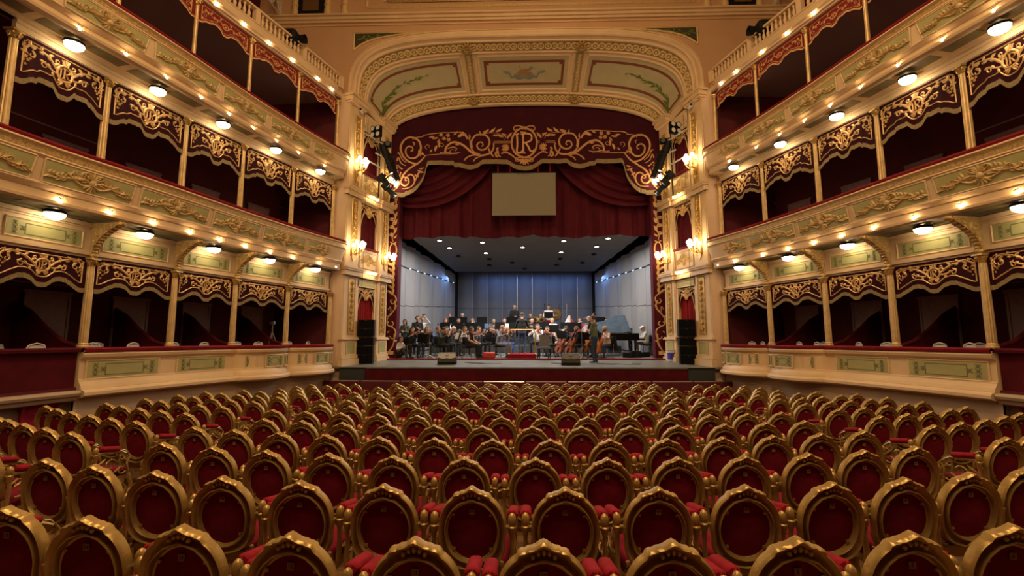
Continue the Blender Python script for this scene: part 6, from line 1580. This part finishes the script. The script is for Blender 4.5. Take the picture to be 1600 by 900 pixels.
def fiddle_meshes(m):
    o = fiddle_outline(); b = MB(); b.prism(o, -.022, .022); b.prism([(x*.93, z*.95) for x, z in o], -.028, .028)
    n = MB(); n.tube([(0, -.030, .10), (0, -.034, .17), (0, -.02, .30), (0, .0, .325)], [.016, .014, .012, .014], 6); n.ball((0, .008, .335), (.012, .02, .016), 7, 5); n.box((0, -.042, -.02), (.036, .03, .006)); n.box((0, -.036, -.11), (.034, .012, .09))
    return b.mesh('body', m), n.mesh('neck', 'black')
FID = {'varnish': fiddle_meshes('varnish'), 'varnish2': fiddle_meshes('varnish2')}
BOW = (MB().tube([(0, 0, -.36), (0, .012, 0), (0, 0, .37)], .0045, 5).mesh('stick', 'brown'), MB().tube([(0, -.018, -.34), (0, -.016, .36)], .003, 4).mesh('bow_hair', 'white'))
def orient(o, pos, axis, normal):
    z = V(axis).normalized(); y = -V(normal).normalized(); x = y.cross(z).normalized(); y = z.cross(x)
    o.matrix_world = Matrix.Translation(pos) @ Matrix((x, y, z)).transposed().to_4x4()
def string_inst(name, lab, cat, p, kind, m='varnish', sc=1.0, grp=None):
    # held by person p: placed in that player's frame
    t = thing(name, lab, cat, (0, 0, 0), 0, grp); link('body', FID[m][0], t); link('neck', FID[m][1], t)
    b = thing('bow', f'bow with pale hair held by the {p["label"][:60].split(" with ")[0].split(", ")[0]}' if 0 else lab.replace(lab.split()[1], 'bow for the '+lab.split()[1], 1), 'bow', (0, 0, 0), 0, 'bows'); link('stick', BOW[0], b); link('bow_hair', BOW[1], b)
    W_ = Matrix.Translation(p.location) @ p.rotation_euler.to_matrix().to_4x4() @ Matrix.Scale(p.scale[0], 4)
    Rw = p.rotation_euler.to_matrix()
    if kind == 'violin':
        orient(t, W_ @ V((.13, -.27, 1.02)), Rw @ V((.42, -.88, .10)), Rw @ V((-.15, -.1, .98))); orient(b, W_ @ V((-.02, -.42, 1.04)), Rw @ V((.75, .30, .35)), Rw @ V((0, 0, -1))); t.scale = (sc,)*3
    else:
        orient(t, W_ @ V((-.02, -.42, .52)), Rw @ V((.20, .34, 1)), Rw @ V((0, -1, .35))); t.scale = (sc*2.15,)*3
        e = link('endpin', MB().tube([(0, 0, -.16), (0, 0, -.25)], .005, 5).mesh('endpin', 'steel'), t)
        orient(b, W_ @ V((-.06, -.56, .60)), Rw @ V((1, -.1, .25)), Rw @ V((0, 1, -.2)))
    return t
R_ = random.Random(8)
def seated(kind, x, y, rz, label, chair, top='black', bot='black', hair=('short', 'brown'), **k):
    p = person(kind, x, y, rz, label, top, bot, hair, **k)
    if chair: ochair(x, y, rz, chair)
    return p
# left-hand strings
person('stand_fold', -5.47, 20.7, -10, 'person in a green top and jeans standing in the gap behind the left side drape', 'green', 'jeans', ('long', 'brown'), sc=.93)
person('sit_floor', -5.38, 19.46, 60, 'person in a white top sitting on the floor beside the left side drape', 'white', 'charcoal', ('short', 'brown'))
person('stand_fold', -5.05, 21.3, 25, 'man in a black jacket over a white shirt standing behind the left strings', 'black', 'black', ('short', 'black'), sc=1.02)
person('stand_up', -4.92, 21.75, 20, 'person in white with both arms raised behind the man in the black jacket', 'white', 'charcoal', ('short', 'brown'))
ph_ = tag(obj('smartphone', MB().rbox((0, 0, 0), (.15, .012, .08), .005), 'black', loc=(-4.80, 21.50, stage_at(21.75)+1.83), rz=radians(20)), 'dark smartphone held up by the person in white at the left', 'phone')
vl = 'orange violin held by the '
p = seated('sit_violin', -4.94, 19.6, 38, 'violinist in black nearest the left drape, dark hair over the face', 'black chair under the violinist nearest the left drape', hair=('bob', 'black')); string_inst('violin', vl+'dark-haired violinist nearest the left drape', 'violin', p, 'violin')
p = seated('sit_violin', -4.38, 20.1, 20, 'violinist in black with short auburn hair, second from the left drape', 'black chair under the auburn-haired violinist', 'black', 'charcoal', hair=('bob', 'auburn')); string_inst('violin', vl+'auburn-haired violinist', 'violin', p, 'violin')
p = seated('sit_violin', -4.10, 20.85, 60, 'violinist in a blue shirt with light brown hair', 'black chair under the violinist in the blue shirt', 'blue', 'charcoal', hair=('short', 'auburn')); string_inst('violin', vl+'violinist in the blue shirt', 'violin', p, 'violin')
p = seated('sit_violin', -3.62, 19.7, 70, 'violinist in a dark green jacket behind the left floor monitor', 'black chair under the violinist in the dark green jacket', 'darkgreen', 'black', hair=('short', 'black')); string_inst('violin', 'brown violin held by the violinist in the dark green jacket', 'violin', p, 'violin', 'varnish2')
p = seated('sit_violin', -3.68, 21.15, 20, 'violinist in a pink top seated behind the dark green jacket', 'black chair under the violinist in the pink top', 'pink', 'black', hair=('short', 'brown')); string_inst('violin', 'brown violin held by the violinist in the pink top', 'violin', p, 'violin', 'varnish2')
p = seated('sit_violin', -3.32, 20.6, 50, 'white-haired violinist in grey', 'black chair under the white-haired violinist', 'grey', 'charcoal', hair=('bob', 'white')); string_inst('violin', 'brown violin held by the white-haired violinist', 'violin', p, 'violin', 'varnish2')
p = seated('sit_violin', -2.86, 21.1, 30, 'brown-haired violinist in white behind the front left music stands', 'black chair under the violinist in white', 'white', 'black', hair=('long', 'brown')); string_inst('violin', vl+'brown-haired violinist in white', 'violin', p, 'violin')
p = seated('sit', -2.36, 19.35, 72, 'woman in a sleeveless black dress with long brown hair, front left strings', 'black chair under the woman in the sleeveless dress', hair=('long', 'brown'), bare=True, skirt=True); 
t = string_inst('violin', 'yellow violin resting with the woman in the sleeveless dress', 'violin', p, 'violin')
p = seated('sit_violin', -2.16, 20.4, 45, 'violinist in grey with dark hair behind the woman in the sleeveless dress', 'black chair under the violinist in grey', 'grey', 'black', hair=('short', 'brown')); string_inst('violin', vl+'dark-haired violinist in grey', 'violin', p, 'violin')
p = seated('sit_violin', -1.66, 21.1, 30, 'violinist in black with long black hair near the podium', 'black chair under the long-haired violinist near the podium', hair=('long', 'black')); string_inst('violin', 'brown violin held by the long-haired violinist near the podium', 'violin', p, 'violin', 'varnish2')
p = seated('sit_violin', -1.10, 19.85, 62, 'bearded violinist in a grey pullover and grey trousers left of the podium', 'black chair under the violinist in the grey pullover', 'grey', 'grey', hair=('short', 'auburn'), sc=1.05); string_inst('violin', 'red-brown violin held by the violinist in the grey pullover', 'violin', p, 'violin', 'varnish2')
p = seated('sit_violin', -.92, 21.0, 40, 'violinist with long fair hair behind the grey pullover', 'black chair under the fair-haired violinist', 'grey', 'cobalt', hair=('long', 'blond')); string_inst('violin', vl+'fair-haired violinist', 'violin', p, 'violin')
# conductor on the podium
pod = thing('conductor_podium', 'red carpeted conductor podium in the middle of the stage', 'podium', (-.12, 19.72, stage_at(19.4)-.02))
obj('plinth', MB().box((0, 0, .07), (1.18, 1.05, .20)), 'velvetrim', pod); obj('carpet_top', MB().rbox((0, 0, .18), (1.22, 1.09, .035), .012), 'velvetpad', pod)
rl = thing('podium_rail', 'brass guard rail round the back of the conductor podium', 'rail', (-.12, 19.26, stage_at(19.4)+.17))
obj('tube', MB().tube([(-.55, 0, 0), (-.55, 0, .90), (-.53, 0, .98), (-.46, 0, 1.02), (.46, 0, 1.02), (.53, 0, .98), (.55, 0, .90), (.55, 0, 0)], .026, 10), 'brass', rl)
for s in (-1, 1): obj('foot_flange', MB().lathe([(.05, 0), (.05, .02), (.03, .035)], 12, (s*.55, 0, 0)), 'brass', rl)
person('stand_conduct', -.12, 19.72, 180, 'conductor in a black pullover and jeans seen from behind on the podium', 'black', 'jeans', ('short', 'black'), z=stage_at(19.4)+.175)
stand(-.12, 20.5, 180, 'music stand in front of the conductor', 1.05, True)
# front stands
for x, y, rz, h, lab, sh in ((-1.53, 19.4, -60, .95, 'music stand left of the podium in front of the grey pullover', 0), (-2.85, 19.25, -60, .95, 'music stand in front of the dark green jacket', 1), (1.56, 19.6, 30, .98, 'music stand right of the podium near the empty chair', 0), (-4.35, 19.3, -30, .85, 'music stand between the two leftmost violinists', 0),
                           (1.27, 20.35, 0, 1.22, 'music stand behind the empty chair', 0), (2.1, 20.75, 10, 1.2, 'music stand behind the dark cellists', 0), (2.95, 19.4, 30, 1.0, 'music stand between the standing green pullover and the cellists', 0), (2.46, 19.2, 20, .95, 'music stand beside the right floor monitor', 0)):
    stand(x, y, rz, lab, h, sh)
for k, (x, y) in enumerate(((-3.8, 21.6), (-3.16, 21.6), (-2.66, 21.7), (-2.17, 21.7), (-1.2, 21.9), (-.52, 21.65), (.9, 21.4), (1.91, 21.45), (2.40, 21.4))):
    stand(x, y, R_.uniform(-12, 12), f'black music stand in the long row before the wind players, {ORD[k]} from the left', 1.33)
for k, (x, y) in enumerate(((-3.63, 23.15), (-3.2, 23.2), (-2.1, 22.32), (-.70, 23.4), (1.27, 24.2), (3.8, 23.1))):
    stand(x, y, R_.uniform(-12, 12), f'black music stand on the risers, {ORD[k]} from the left', 1.24)
# wind players on the first riser, and the rear row
def wind(k, x, y, lab, top, hair, kind='sit_wind', sk='skin', inst=True):
    p = person(kind, x, y, -x*5, lab, top, 'black', hair, sk); ochair(x, y, -x*5, 'black chair under the '+' '.join(lab.split()[:12]))
    return p
WN = [(-3.95, 22.55, 'wind player in white with reddish hair at the left end of the riser', 'white', ('bob', 'auburn')), (-3.31, 22.6, 'wind player in grey with brown hair', 'grey', ('long', 'brown')), (-2.62, 22.6, 'wind player in a brown top with auburn hair', 'brown', ('bob', 'auburn')),
      (-2.08, 22.75, 'wind player in blue behind a tall stand', 'blue', ('short', 'brown')), (-1.57, 22.75, 'bearded wind player in a grey top', 'grey', ('short', 'black')), (-1.03, 22.8, 'wind player in white with hair tied back', 'white', ('bun', 'brown')),
      (.36, 22.8, 'bald wind player in black right of the conductor', 'black', None), (1.34, 22.3, 'wind player in white right of the conductor', 'white', ('short', 'blond')), (2.75, 22.8, 'wind player in red with curly auburn hair', 'red', ('bob', 'auburn')), (-4.05, 24.3, 'rear player with fair hair at the left of the back row', 'charcoal', ('short', 'auburn')), (-3.36, 24.3, 'bald rear player in black, second in the back row', 'black', ('short', 'grey')), (4.15, 23.5, 'brass player in white at the right of the riser', 'white', ('short', 'brown')), (3.62, 23.75, 'woman in white with dark hair at the right of the back row', 'white', ('bun', 'brown'))]
for k, w in enumerate(WN):
    p = wind(k, *w)
    W_ = Matrix.Translation(p.location) @ p.rotation_euler.to_matrix().to_4x4(); Rw = p.rotation_euler.to_matrix()
    nm_ = w[2].split(' player')[0] if ' player' in w[2] else 'woman in white'
    if k in (0, 1, 4, 5, 6, 7, 9):
        t = thing('clarinet', 'black clarinet held by the '+' '.join(w[2].split()[:11]), 'clarinet', (0, 0, 0), 0, 'clarinets'); orient(t, W_ @ V((0, -.36, .86)), Rw @ V((0, .45, .9)), Rw @ V((0, -1, .4)))
        link('tube', CLA[0] if 'CLA' in globals() else globals().setdefault('CLA', (MB().tube([(0, 0, -.28), (0, 0, .27)], .013, 8).mesh('tube', 'black'), MB().lathe([(.014, -.28), (.02, -.33), (.035, -.37)], 10).mesh('bell', 'black'), MB().tube([(0, -.016, -.2), (0, -.016, .15)], .004, 5).mesh('keys', 'steel')))[0], t); link('bell', CLA[1], t); link('keys', CLA[2], t)
    elif k in (2, 3, 8, 12):
        t = thing('flute', 'silver flute held by the '+' '.join(w[2].split()[:11]), 'flute', (0, 0, 0), 0, 'flutes'); orient(t, W_ @ V((-.20, -.26, 1.10)), Rw @ V((-1, -.15, -.15)), Rw @ V((0, -1, .2)))
        if 'FLU' not in globals(): FLU = (MB().tube([(0, 0, -.33), (0, 0, .34)], .010, 8).mesh('tube', 'steel'), MB().tube([(0, -.012, -.1), (0, -.012, .3)], .005, 5).mesh('keys', 'steel'))
        link('tube', FLU[0], t); link('keys', FLU[1], t)
person('stand_play', -.56, 25.0, 0, 'bald percussionist in black standing at the back behind the conductor', 'black', 'black', None, sc=1.02)
person('stand_play', 1.30, 25.0, 0, 'percussionist in white and red standing beside the gong at the back', 'white', 'red', ('short', 'brown'), sc=1.02)
sn = thing('snare_drum', 'black drum on a stand in front of the bald percussionist', 'drum', (-.56, 24.45, stage_at(24.45))); obj('shell', MB().lathe([(.0, .80), (.20, .80), (.205, .98), (.0, .98)], 18), 'charcoal' if 'charcoal' in M else 'black', sn); obj('head', MB().lathe([(0, .985), (.195, .985)], 18), 'white', sn)
for q in range(3): obj('leg', MB().tube([(.05*cos(q*2.1), .05*sin(q*2.1), .8), (.28*cos(q*2.1), .28*sin(q*2.1), 0)], .012, 6), 'steel', sn)
g = thing('gong', 'bronze gong hanging in a frame behind the right-hand percussionist', 'gong', (1.72, 25.5, stage_at(25.5)))
obj('disc', MB().lathe([(0, .02), (.12, .035), (.12, .015), (.31, .01), (.345, -.02), (.345, -.06)], 28, T=Matrix.Translation((0, 0, 1.28)) @ Matrix.Rotation(pi/2, 4, 'X')), 'bronze', g)
obj('frame', MB().tube([(-.62, 0, 0), (-.62, 0, 1.86), (.62, 0, 1.86), (.62, 0, 0)], .022, 8), 'steel', g)
for s in (-1, 1): obj('foot', MB().tube([(s*.62, -.3, .02), (s*.62, .3, .02)], .02, 6), 'steel', g); obj('cord', MB().tube([(s*.2, 0, 1.86), (s*.2, 0, 1.6)], .006, 5), 'black', g)
for k, x in enumerate((.30, .84)):
    p = seated('sit_wind', x, 24.2, 0, f'tuba player in black {"left" if k == 0 else "right"} of the pair behind the conductor', f'black chair under the {"left" if k == 0 else "right"} tuba player', 'black', 'black', ('short', 'brown'))
    t = thing('tuba', f'brass tuba raised by the {"left" if k == 0 else "right"} tuba player', 'tuba', (x+.12, 23.86, stage_at(24.2)+.62), radians(15-30*k), 'tubas')
    obj('bell', MB().lathe([(.05, .0), (.055, .25), (.08, .42), (.13, .52), (.19, .57), (.185, .575), (.12, .53)], 20, T=Matrix.Rotation(radians(52), 4, 'X')), 'bronze', t)
    obj('body', MB().tube([(0, 0, .02), (-.02, 0, -.12), (-.12, 0, -.18), (-.22, 0, -.10), (-.24, 0, .12), (-.18, 0, .26), (-.10, -.02, .22), (-.09, -.04, .0)], [.05, .05, .048, .045, .04, .035, .028, .02], 8), 'bronze', t)
    for q in range(3): obj('valve', MB().tube([(-.14+.04*q, -.06, -.06), (-.14+.04*q, -.06, .10)], .014, 6), 'steel', t)
p = [o for o in COL.objects if o.get('label') == 'brass player in white at the right of the riser'][0]
t = thing('trumpet', 'silver trumpet raised by the brass player in white', 'trumpet', (4.12, 23.1, stage_at(23.5)+1.10), radians(-20)); T = Matrix.Rotation(radians(75), 4, 'X')
obj('bell', MB().lathe([(.010, -.2), (.012, .12), (.025, .2), (.06, .255), (.058, .258)], 14, T=T), 'steel', t); obj('valves', MB().tube([(0, 0, -.06), (0, 0, .08)], .03, 8), 'steel', t); obj('lead_pipe', MB().tube([(.03, -.1, .02), (.03, .25, .05), (.01, .3, .05)], .008, 6), 'steel', t)
# harp-like peak draped in red and white
t = thing('draped_harp', 'concert harp shape draped in a red and white cover behind the right music stands', 'harp', (2.15, 22.45, stage_at(22.45)))
mb = MB(); mb.grid(lambda u, w: (lerp(lerp(-.18, .85, u), lerp(-.05, .12, u), w)+.02*sin(u*20), -.12-.10*sin(pi*u)*(1-w)+.02*sin(u*26), lerp(.25, lerp(1.42, 1.30, u)-.0, w)), frange(0, 1, 24), frange(0, 1, 8)); mb.grid(lambda u, w: (lerp(lerp(-.18, .85, u), lerp(-.05, .12, u), w), .12+.08*sin(pi*u)*(1-w), lerp(.25, lerp(1.42, 1.30, u), w)), frange(0, 1, 24), frange(0, 1, 8)); obj('red_cover', mb, CLOTH['red'], t, smooth=60)
mb = MB(); mb.grid(lambda u, w: (lerp(lerp(-.42, .12, u), lerp(-.02, .06, u), w), -.16-.06*sin(pi*u)*(1-w)+.015*sin(u*18), lerp(.75-.25*u, 1.46, w)), frange(0, 1, 16), frange(0, 1, 6)); obj('white_cover', mb, CLOTH['white'], t, smooth=60)
obj('foot', MB().box((.25, 0, .12), (.5, .3, .24)), 'black', t)
# right-hand strings
p = seated('sit_violin', .60, 21.0, -20, 'viola player in white right of the podium', 'black chair under the viola player in white', 'white', 'black', ('bun', 'brown'), sc=1.08); string_inst('viola', 'orange viola held by the viola player in white', 'viola', p, 'violin', 'varnish', 1.15)
p = seated('sit_violin', 1.05, 20.4, -40, 'viola player in charcoal behind the empty chair', 'black chair under the viola player in charcoal', 'charcoal', 'charcoal', ('short', 'brown')); string_inst('viola', 'orange viola held by the viola player in charcoal', 'viola', p, 'violin', 'varnish', 1.15)
p = seated('sit_violin', 1.50, 20.95, -30, 'viola player in pink behind the music stands right of the podium', 'black chair under the viola player in pink', 'pink', 'black', ('bob', 'auburn')); string_inst('viola', 'orange viola held by the viola player in pink', 'viola', p, 'violin', 'varnish', 1.15)
p = seated('sit_cello', 1.88, 20.15, -48, 'cellist in black with long black hair', 'black chair under the long-haired cellist', hair=('long', 'black')); string_inst('cello', 'red-brown cello played by the long-haired cellist', 'cello', p, 'cello', 'varnish2')
p = seated('sit_cello', 2.28, 19.65, -52, 'cellist in a black jacket and white collar beside the right floor monitor', 'black chair under the cellist in the black jacket', hair=('short', 'auburn')); string_inst('cello', 'red-brown cello played by the cellist in the black jacket', 'cello', p, 'cello', 'varnish2')
p = seated('sit_cello', 3.05, 20.1, -60, 'cellist in charcoal half hidden by the standing man in green', 'black chair under the half-hidden cellist', 'charcoal', 'black', ('bob', 'brown')); string_inst('cello', 'orange cello played by the half-hidden cellist', 'cello', p, 'cello', 'varnish')
p = seated('sit_cello', 3.48, 19.55, -62, 'fair-haired cellist in a pale pink top and jeans', 'black chair under the fair-haired cellist', 'pink', 'jeans', ('bun', 'blond')); string_inst('cello', 'orange cello played by the fair-haired cellist', 'cello', p, 'cello', 'varnish')
cl = tag(obj('jacket', MB().grid(lambda u, w: (lerp(-.22, .22, u)*(1+.2*w), .03*sin(u*14)+.05*w, -.62*w), frange(0, 1, 14), frange(0, 1, 6)).grid(lambda u, w: (lerp(-.22, .22, u)*(1+.2*w), -.06+.03*sin(u*14), -.35*w), frange(0, 1, 14), frange(0, 1, 4)), CLOTH['black'], loc=(3.48+.26, 19.55+.14, stage_at(19.6)+.93), rz=radians(-62)), 'black jacket hung over the back of the fair-haired cellist chair', 'jacket')
cl = tag(obj('jacket', MB().grid(lambda u, w: (lerp(-.22, .22, u)*(1+.2*w), .03*sin(u*14)+.05*w, -.62*w), frange(0, 1, 14), frange(0, 1, 6)).grid(lambda u, w: (lerp(-.22, .22, u)*(1+.2*w), -.06+.03*sin(u*14), -.35*w), frange(0, 1, 14), frange(0, 1, 4)), CLOTH['black'], loc=(-4.94-.17, 19.6+.22, stage_at(19.6)+.93), rz=radians(38)), 'black jacket hung over the chair of the violinist nearest the left drape', 'jacket')
p = person('stand_bass', 2.91, 20.75, -40, 'man in grey standing with the double bass behind the green pullover', 'grey', 'charcoal', ('short', 'grey'))
db = string_inst('double_bass', 'red-brown double bass held by the standing man in grey', 'double bass', p, 'cello', 'varnish2', 1.5); db.location = (2.75, 20.40, stage_at(20.5)+.86)
for o in list(COL.objects):
    if o.get('label', '').startswith('red-brown bow for the double'): o.location = (2.62, 20.22, stage_at(20.5)+.98)
person('stand_fold', 2.64, 17.5, -118, 'man in a green pullover and jeans standing at the front of the stage', 'green', 'jeans', ('short', 'brown'), sc=1.02, z=stage_z(17.5)+.005)
# grand piano and pianist
pn = thing('grand_piano', 'black grand piano with its lid raised at the right of the stage', 'piano', (4.55, 21.2, stage_at(21.2)), radians(-90))
# local: keyboard towards +y is rotated so that the keys face the pianist on the right
def pout(s=1.0):
    return [(-.74*s, 0), (.74*s, 0), (.74*s, .55), (.70*s, .85), (.45*s, 1.15), (.22*s, 1.45), (.10*s, 1.85), (-.10*s, 2.12), (-.40*s, 2.20), (-.64*s, 2.10), (-.74*s, 1.85)]
def slab2(pts, z0, z1):
    n = len(pts); mb = MB(); mb.add([(x, y, z0) for x, y in pts]+[(x, y, z1) for x, y in pts], [tuple(reversed(range(n))), tuple(range(n, 2*n))]+[(i, (i+1) % n, n+(i+1) % n, n+i) for i in range(n)]); return mb
PR = Matrix.Rotation(pi, 4, 'Z')
pn.rotation_euler = (0, 0, radians(90)); pn.location = (5.08, 21.2, stage_at(21.2))
obj('case', slab2([(x, y) for x, y in pout()], .66, .98), 'blackgloss', pn)
ld = obj('lid', slab2([(-x-.74, y-.0) for x, y in [(a, b) for a, b in pout()] if y > .0] if 0 else [(x+.74, y) for x, y in pout() if y > .4 or True], -.012, .012), 'blackgloss', pn, loc=(-.74, 0, .99)); 
ld.location = (-.74, .35, 1.0); ld.data = slab2([(x+.74, y-.35) for x, y in [(-.74, .35), (.74, .35), (.74, .55), (.70, .85), (.45, 1.15), (.22, 1.45), (.10, 1.85), (-.10, 2.12), (-.40, 2.20), (-.64, 2.10), (-.74, 1.85)]], -.012, .012).mesh('lid', mat('polished_lid_reflection', (.10, .14, .19), .12, .35, var=.2, vscale=3, coat=.6)); ld.rotation_euler = (0, radians(-34), 0)  # blue-grey colour paints a blue light reflection onto the black lid
fl = obj('lid_flap', MB().box((.74, .20, .0), (1.44, .40, .022)), ld.data.materials[0], ld)
fl.location = (0, .06, .05); fl.rotation_euler = (radians(-9), 0, 0)
obj('keyboard', MB().box((0, -.12, .70), (1.42, .26, .06)), 'blackgloss', pn)
kb = [c for c in pn.children if c.name.startswith('keyboard')][0]
for k in range(52): obj('white_key', MB().box((-.60+.0235*k, -.13, .742), (.022, .15, .02)), 'white', kb)
obj('music_desk', MB().box((0, .22, 1.10), (.7, .02, .22), T=Matrix.Rotation(0, 4, 'X')), 'blackgloss', pn)
for x, y in ((-.60, .15), (.60, .15), (-.38, 1.85)): obj('leg', MB().lathe([(.035, 0), (.03, .08), (.045, .3), (.06, .62), (.07, .66)], 10, (x, y, 0)), 'blackgloss', pn)
obj('prop_stick', MB().tube([(.62, .8, .98), (.30, .75, 1.62)], .012, 6), 'black', pn); obj('pedal_lyre', MB().box((0, .2, .35), (.22, .06, .6)), 'blackgloss', pn)
person('sit_piano', 5.55, 21.2, -90, 'pianist in a white shirt, khaki trousers and cap seated at the grand piano', 'white', 'khaki', ('cap', 'grey')); ochair(5.55, 21.2, -90, 'black chair under the pianist')
# things standing about
def wedge(x, y, rz, lab, top):
    t = thing('floor_monitor', lab, 'loudspeaker', (x, y, stage_z(y)+.005), radians(rz), 'floor monitors')
    mb = MB(); prof = [(-.22, .06), (-.16, .0), (.20, .0), (.26, .08), (.12, .40), (-.10, .42)]
    vs = [(s*.34*(1 if z < .3 else .92), -d, z) for s in (-1, 1) for d, z in prof]; n = len(prof)
    mb.add(vs, [tuple(range(n)), tuple(reversed(range(n, 2*n)))]+[(i, (i+1) % n, n+(i+1) % n, n+i) for i in range(n)]); obj('cabinet', mb, 'blackcab', t)
    mb = MB(); mb.add([(-.31, -.262+.115, .385), (.31, -.262+.115, .385), (.325, -.262+.055, .24), (.16, -.262+.035, .20), (-.16, -.262+.035, .20), (-.325, -.262+.055, .24)], [(0, 1, 2, 3, 4, 5)])
    mb.v = [(x_, y_-.012, z_+.004) for x_, y_, z_ in mb.v]; obj('back_panel', mb, top, t)
    for z in (.30, .22): obj('handle_slot', MB().box((0, -.262+.09-(.30-z)*.41-.016, z), (.13, .02, .03)), 'black', t)
wedge(-2.88, 17.0, 4, 'black stage monitor with a pale rear panel on the stage front left of centre', 'padgrey'); wedge(1.66, 16.8, -4, 'black stage monitor with a grey rear panel on the stage front right of centre', 'midgrey')
ec = thing('upholstered_chair', 'empty grey upholstered chair with a rounded back right of the podium', 'chair', (.78, 18.95, stage_at(18.95)), radians(172))
ec.rotation_euler = (0, 0, radians(188)); GU = mat('grey_upholstery', (.16, .16, .16), .8, var=.15, vscale=30)
obj('backrest', MB().prism([(-.21, .52), (.21, .52), (.22, .75), (.20, .90), (.12, .98), (-.12, .98), (-.20, .90), (-.22, .75)], .20, .25), GU, ec); obj('seat', MB().rbox((0, 0, .46), (.48, .46, .09), .035), GU, ec)
for sx in (-1, 1):
    for sy in (-1, 1): obj('leg', MB().tube([(sx*.20, sy*.19, .42), (sx*.22, sy*.21, 0)], .018, 6), 'black', ec)
rc = thing('instrument_case', 'red oblong violin case standing on the floor left of the podium', 'case', (-1.50, 19.15, stage_at(19.15)), radians(6)); obj('shell', MB().rbox((0, 0, .14), (.56, .22, .27), .08, n=6), mat('red_case', (.50, .045, .035), .5), rc); obj('handle', MB().tube([(-.06, -.115, .16), (-.04, -.14, .17), (.04, -.14, .17), (.06, -.115, .16)], .01, 6), 'black', rc)
for z in (.14,): obj('zip', MB().box((0, -.112, .16), (.50, .006, .008)), 'black', rc)
cc = thing('cello_case', 'black hard cello case lying on the floor right of the cellists', 'case', (4.62, 19.9, stage_at(19.9)), radians(-70))
o_ = fiddle_outline(); T = Matrix.Rotation(pi/2, 4, 'X'); mb = MB(); mb.prism([(x*2.6, z*2.5) for x, z in o_], -.22, -.02, T=Matrix.Rotation(-pi/2, 4, 'X')); obj('shell', MB().add([(x*2.6, z*2.4, zz) for zz in (.01, .20) for x, z in o_]+[(x*2.2, z*2.1, .26) for x, z in o_], [tuple(reversed(range(28))), tuple(range(56, 84))]+[(r*28+i, r*28+(i+1) % 28, (r+1)*28+(i+1) % 28, (r+1)*28+i) for r in range(2) for i in range(28)]), 'charcoalcase' if 'charcoalcase' in M else 'black', cc); obj('neck_box', MB().rbox((0, .60, .12), (.24, .5, .20), .05), 'black', cc)
bk = thing('plastic_bucket', 'white plastic bucket with a blue printed label beside the right side drape', 'bucket', (5.78, 18.35, stage_z(18.35))); obj('pail', MB().lathe([(0, .005), (.145, .005), (.17, .42), (.185, .425), (.185, .45), (.16, .45), (.16, .40), (.0, .38)], 20), 'white', bk)
obj('printed_label', MB().grid(lambda a, z: ((.150+z*.062)*cos(a), (.150+z*.062)*sin(a), z), frange(-2.9, -.3, 14), [.06, .14, .22, .32]), mat('blue_label', (.06, .05, .48), .5, var=.5, vscale=14), bk); obj('bail_handle', MB().tube([(-.185, 0, .43), (-.1, -.16, .34), (0, -.2, .30), (.1, -.16, .34), (.185, 0, .43)], .006, 5), 'steel', bk)
tg = thing('tripod', 'camera tripod with a small camera standing in the left ground-floor box near the stage', 'tripod', (-7.75, 14.55, 1.42)); tg.location = (-8.05, 14.35, 1.42)
for q in range(3): obj('leg', MB().tube([(.02*cos(q*2.1+.4), .02*sin(q*2.1+.4), 1.15), (.42*cos(q*2.1+.4), .42*sin(q*2.1+.4), 0)], .016, 6), 'steel', tg)
obj('column', MB().tube([(0, 0, .8), (0, 0, 1.4)], .018, 8), 'steel', tg); obj('camera_body', MB().rbox((0, 0, 1.46), (.16, .12, .11), .02), 'steel', tg); obj('pan_handle', MB().tube([(0, 0, 1.38), (-.25, .1, 1.22)], .01, 6), 'black', tg)
for k, (x, y) in enumerate(((-3.95, 18.9), (2.30, 18.6))):
    t = thing('microphone_stand', f'thin steel microphone stand in front of the {"left strings" if k == 0 else "cellists"}', 'microphone stand', (x, y, stage_at(y)), 0, 'microphone stands')
    obj('pole', MB().tube([(0, 0, .1), (0, 0, 1.25)], .010, 6), 'steel', t); obj('boom', MB().tube([(0, 0, 1.2), (.25, .35, 1.45)], .008, 6), 'steel', t); obj('microphone', MB().tube([(.25, .35, 1.45), (.3, .42, 1.46)], .018, 8), 'black', t)
    for q in range(3): obj('leg', MB().tube([(0, 0, .16), (.3*cos(q*2.1), .3*sin(q*2.1), .01)], .009, 6), 'steel', t)
for k, (x, y) in enumerate(((-2.3, 17.3), (1.1, 17.2), (2.9, 17.1))):
    pts = [(x+.6*sin(i*.9+k)+.12*i, y+.22*cos(i*1.3+k), stage_z(y+.22*cos(i*1.3+k))+.008) for i in range(9)]
    tag(obj('cable', MB().tube(pts, .007, 5), 'black'), f'black cable looped on the grey stage front {("beside the left stage monitor", "left of the right stage monitor", "right of the right stage monitor")[k]}', 'cable', 'stage cables')
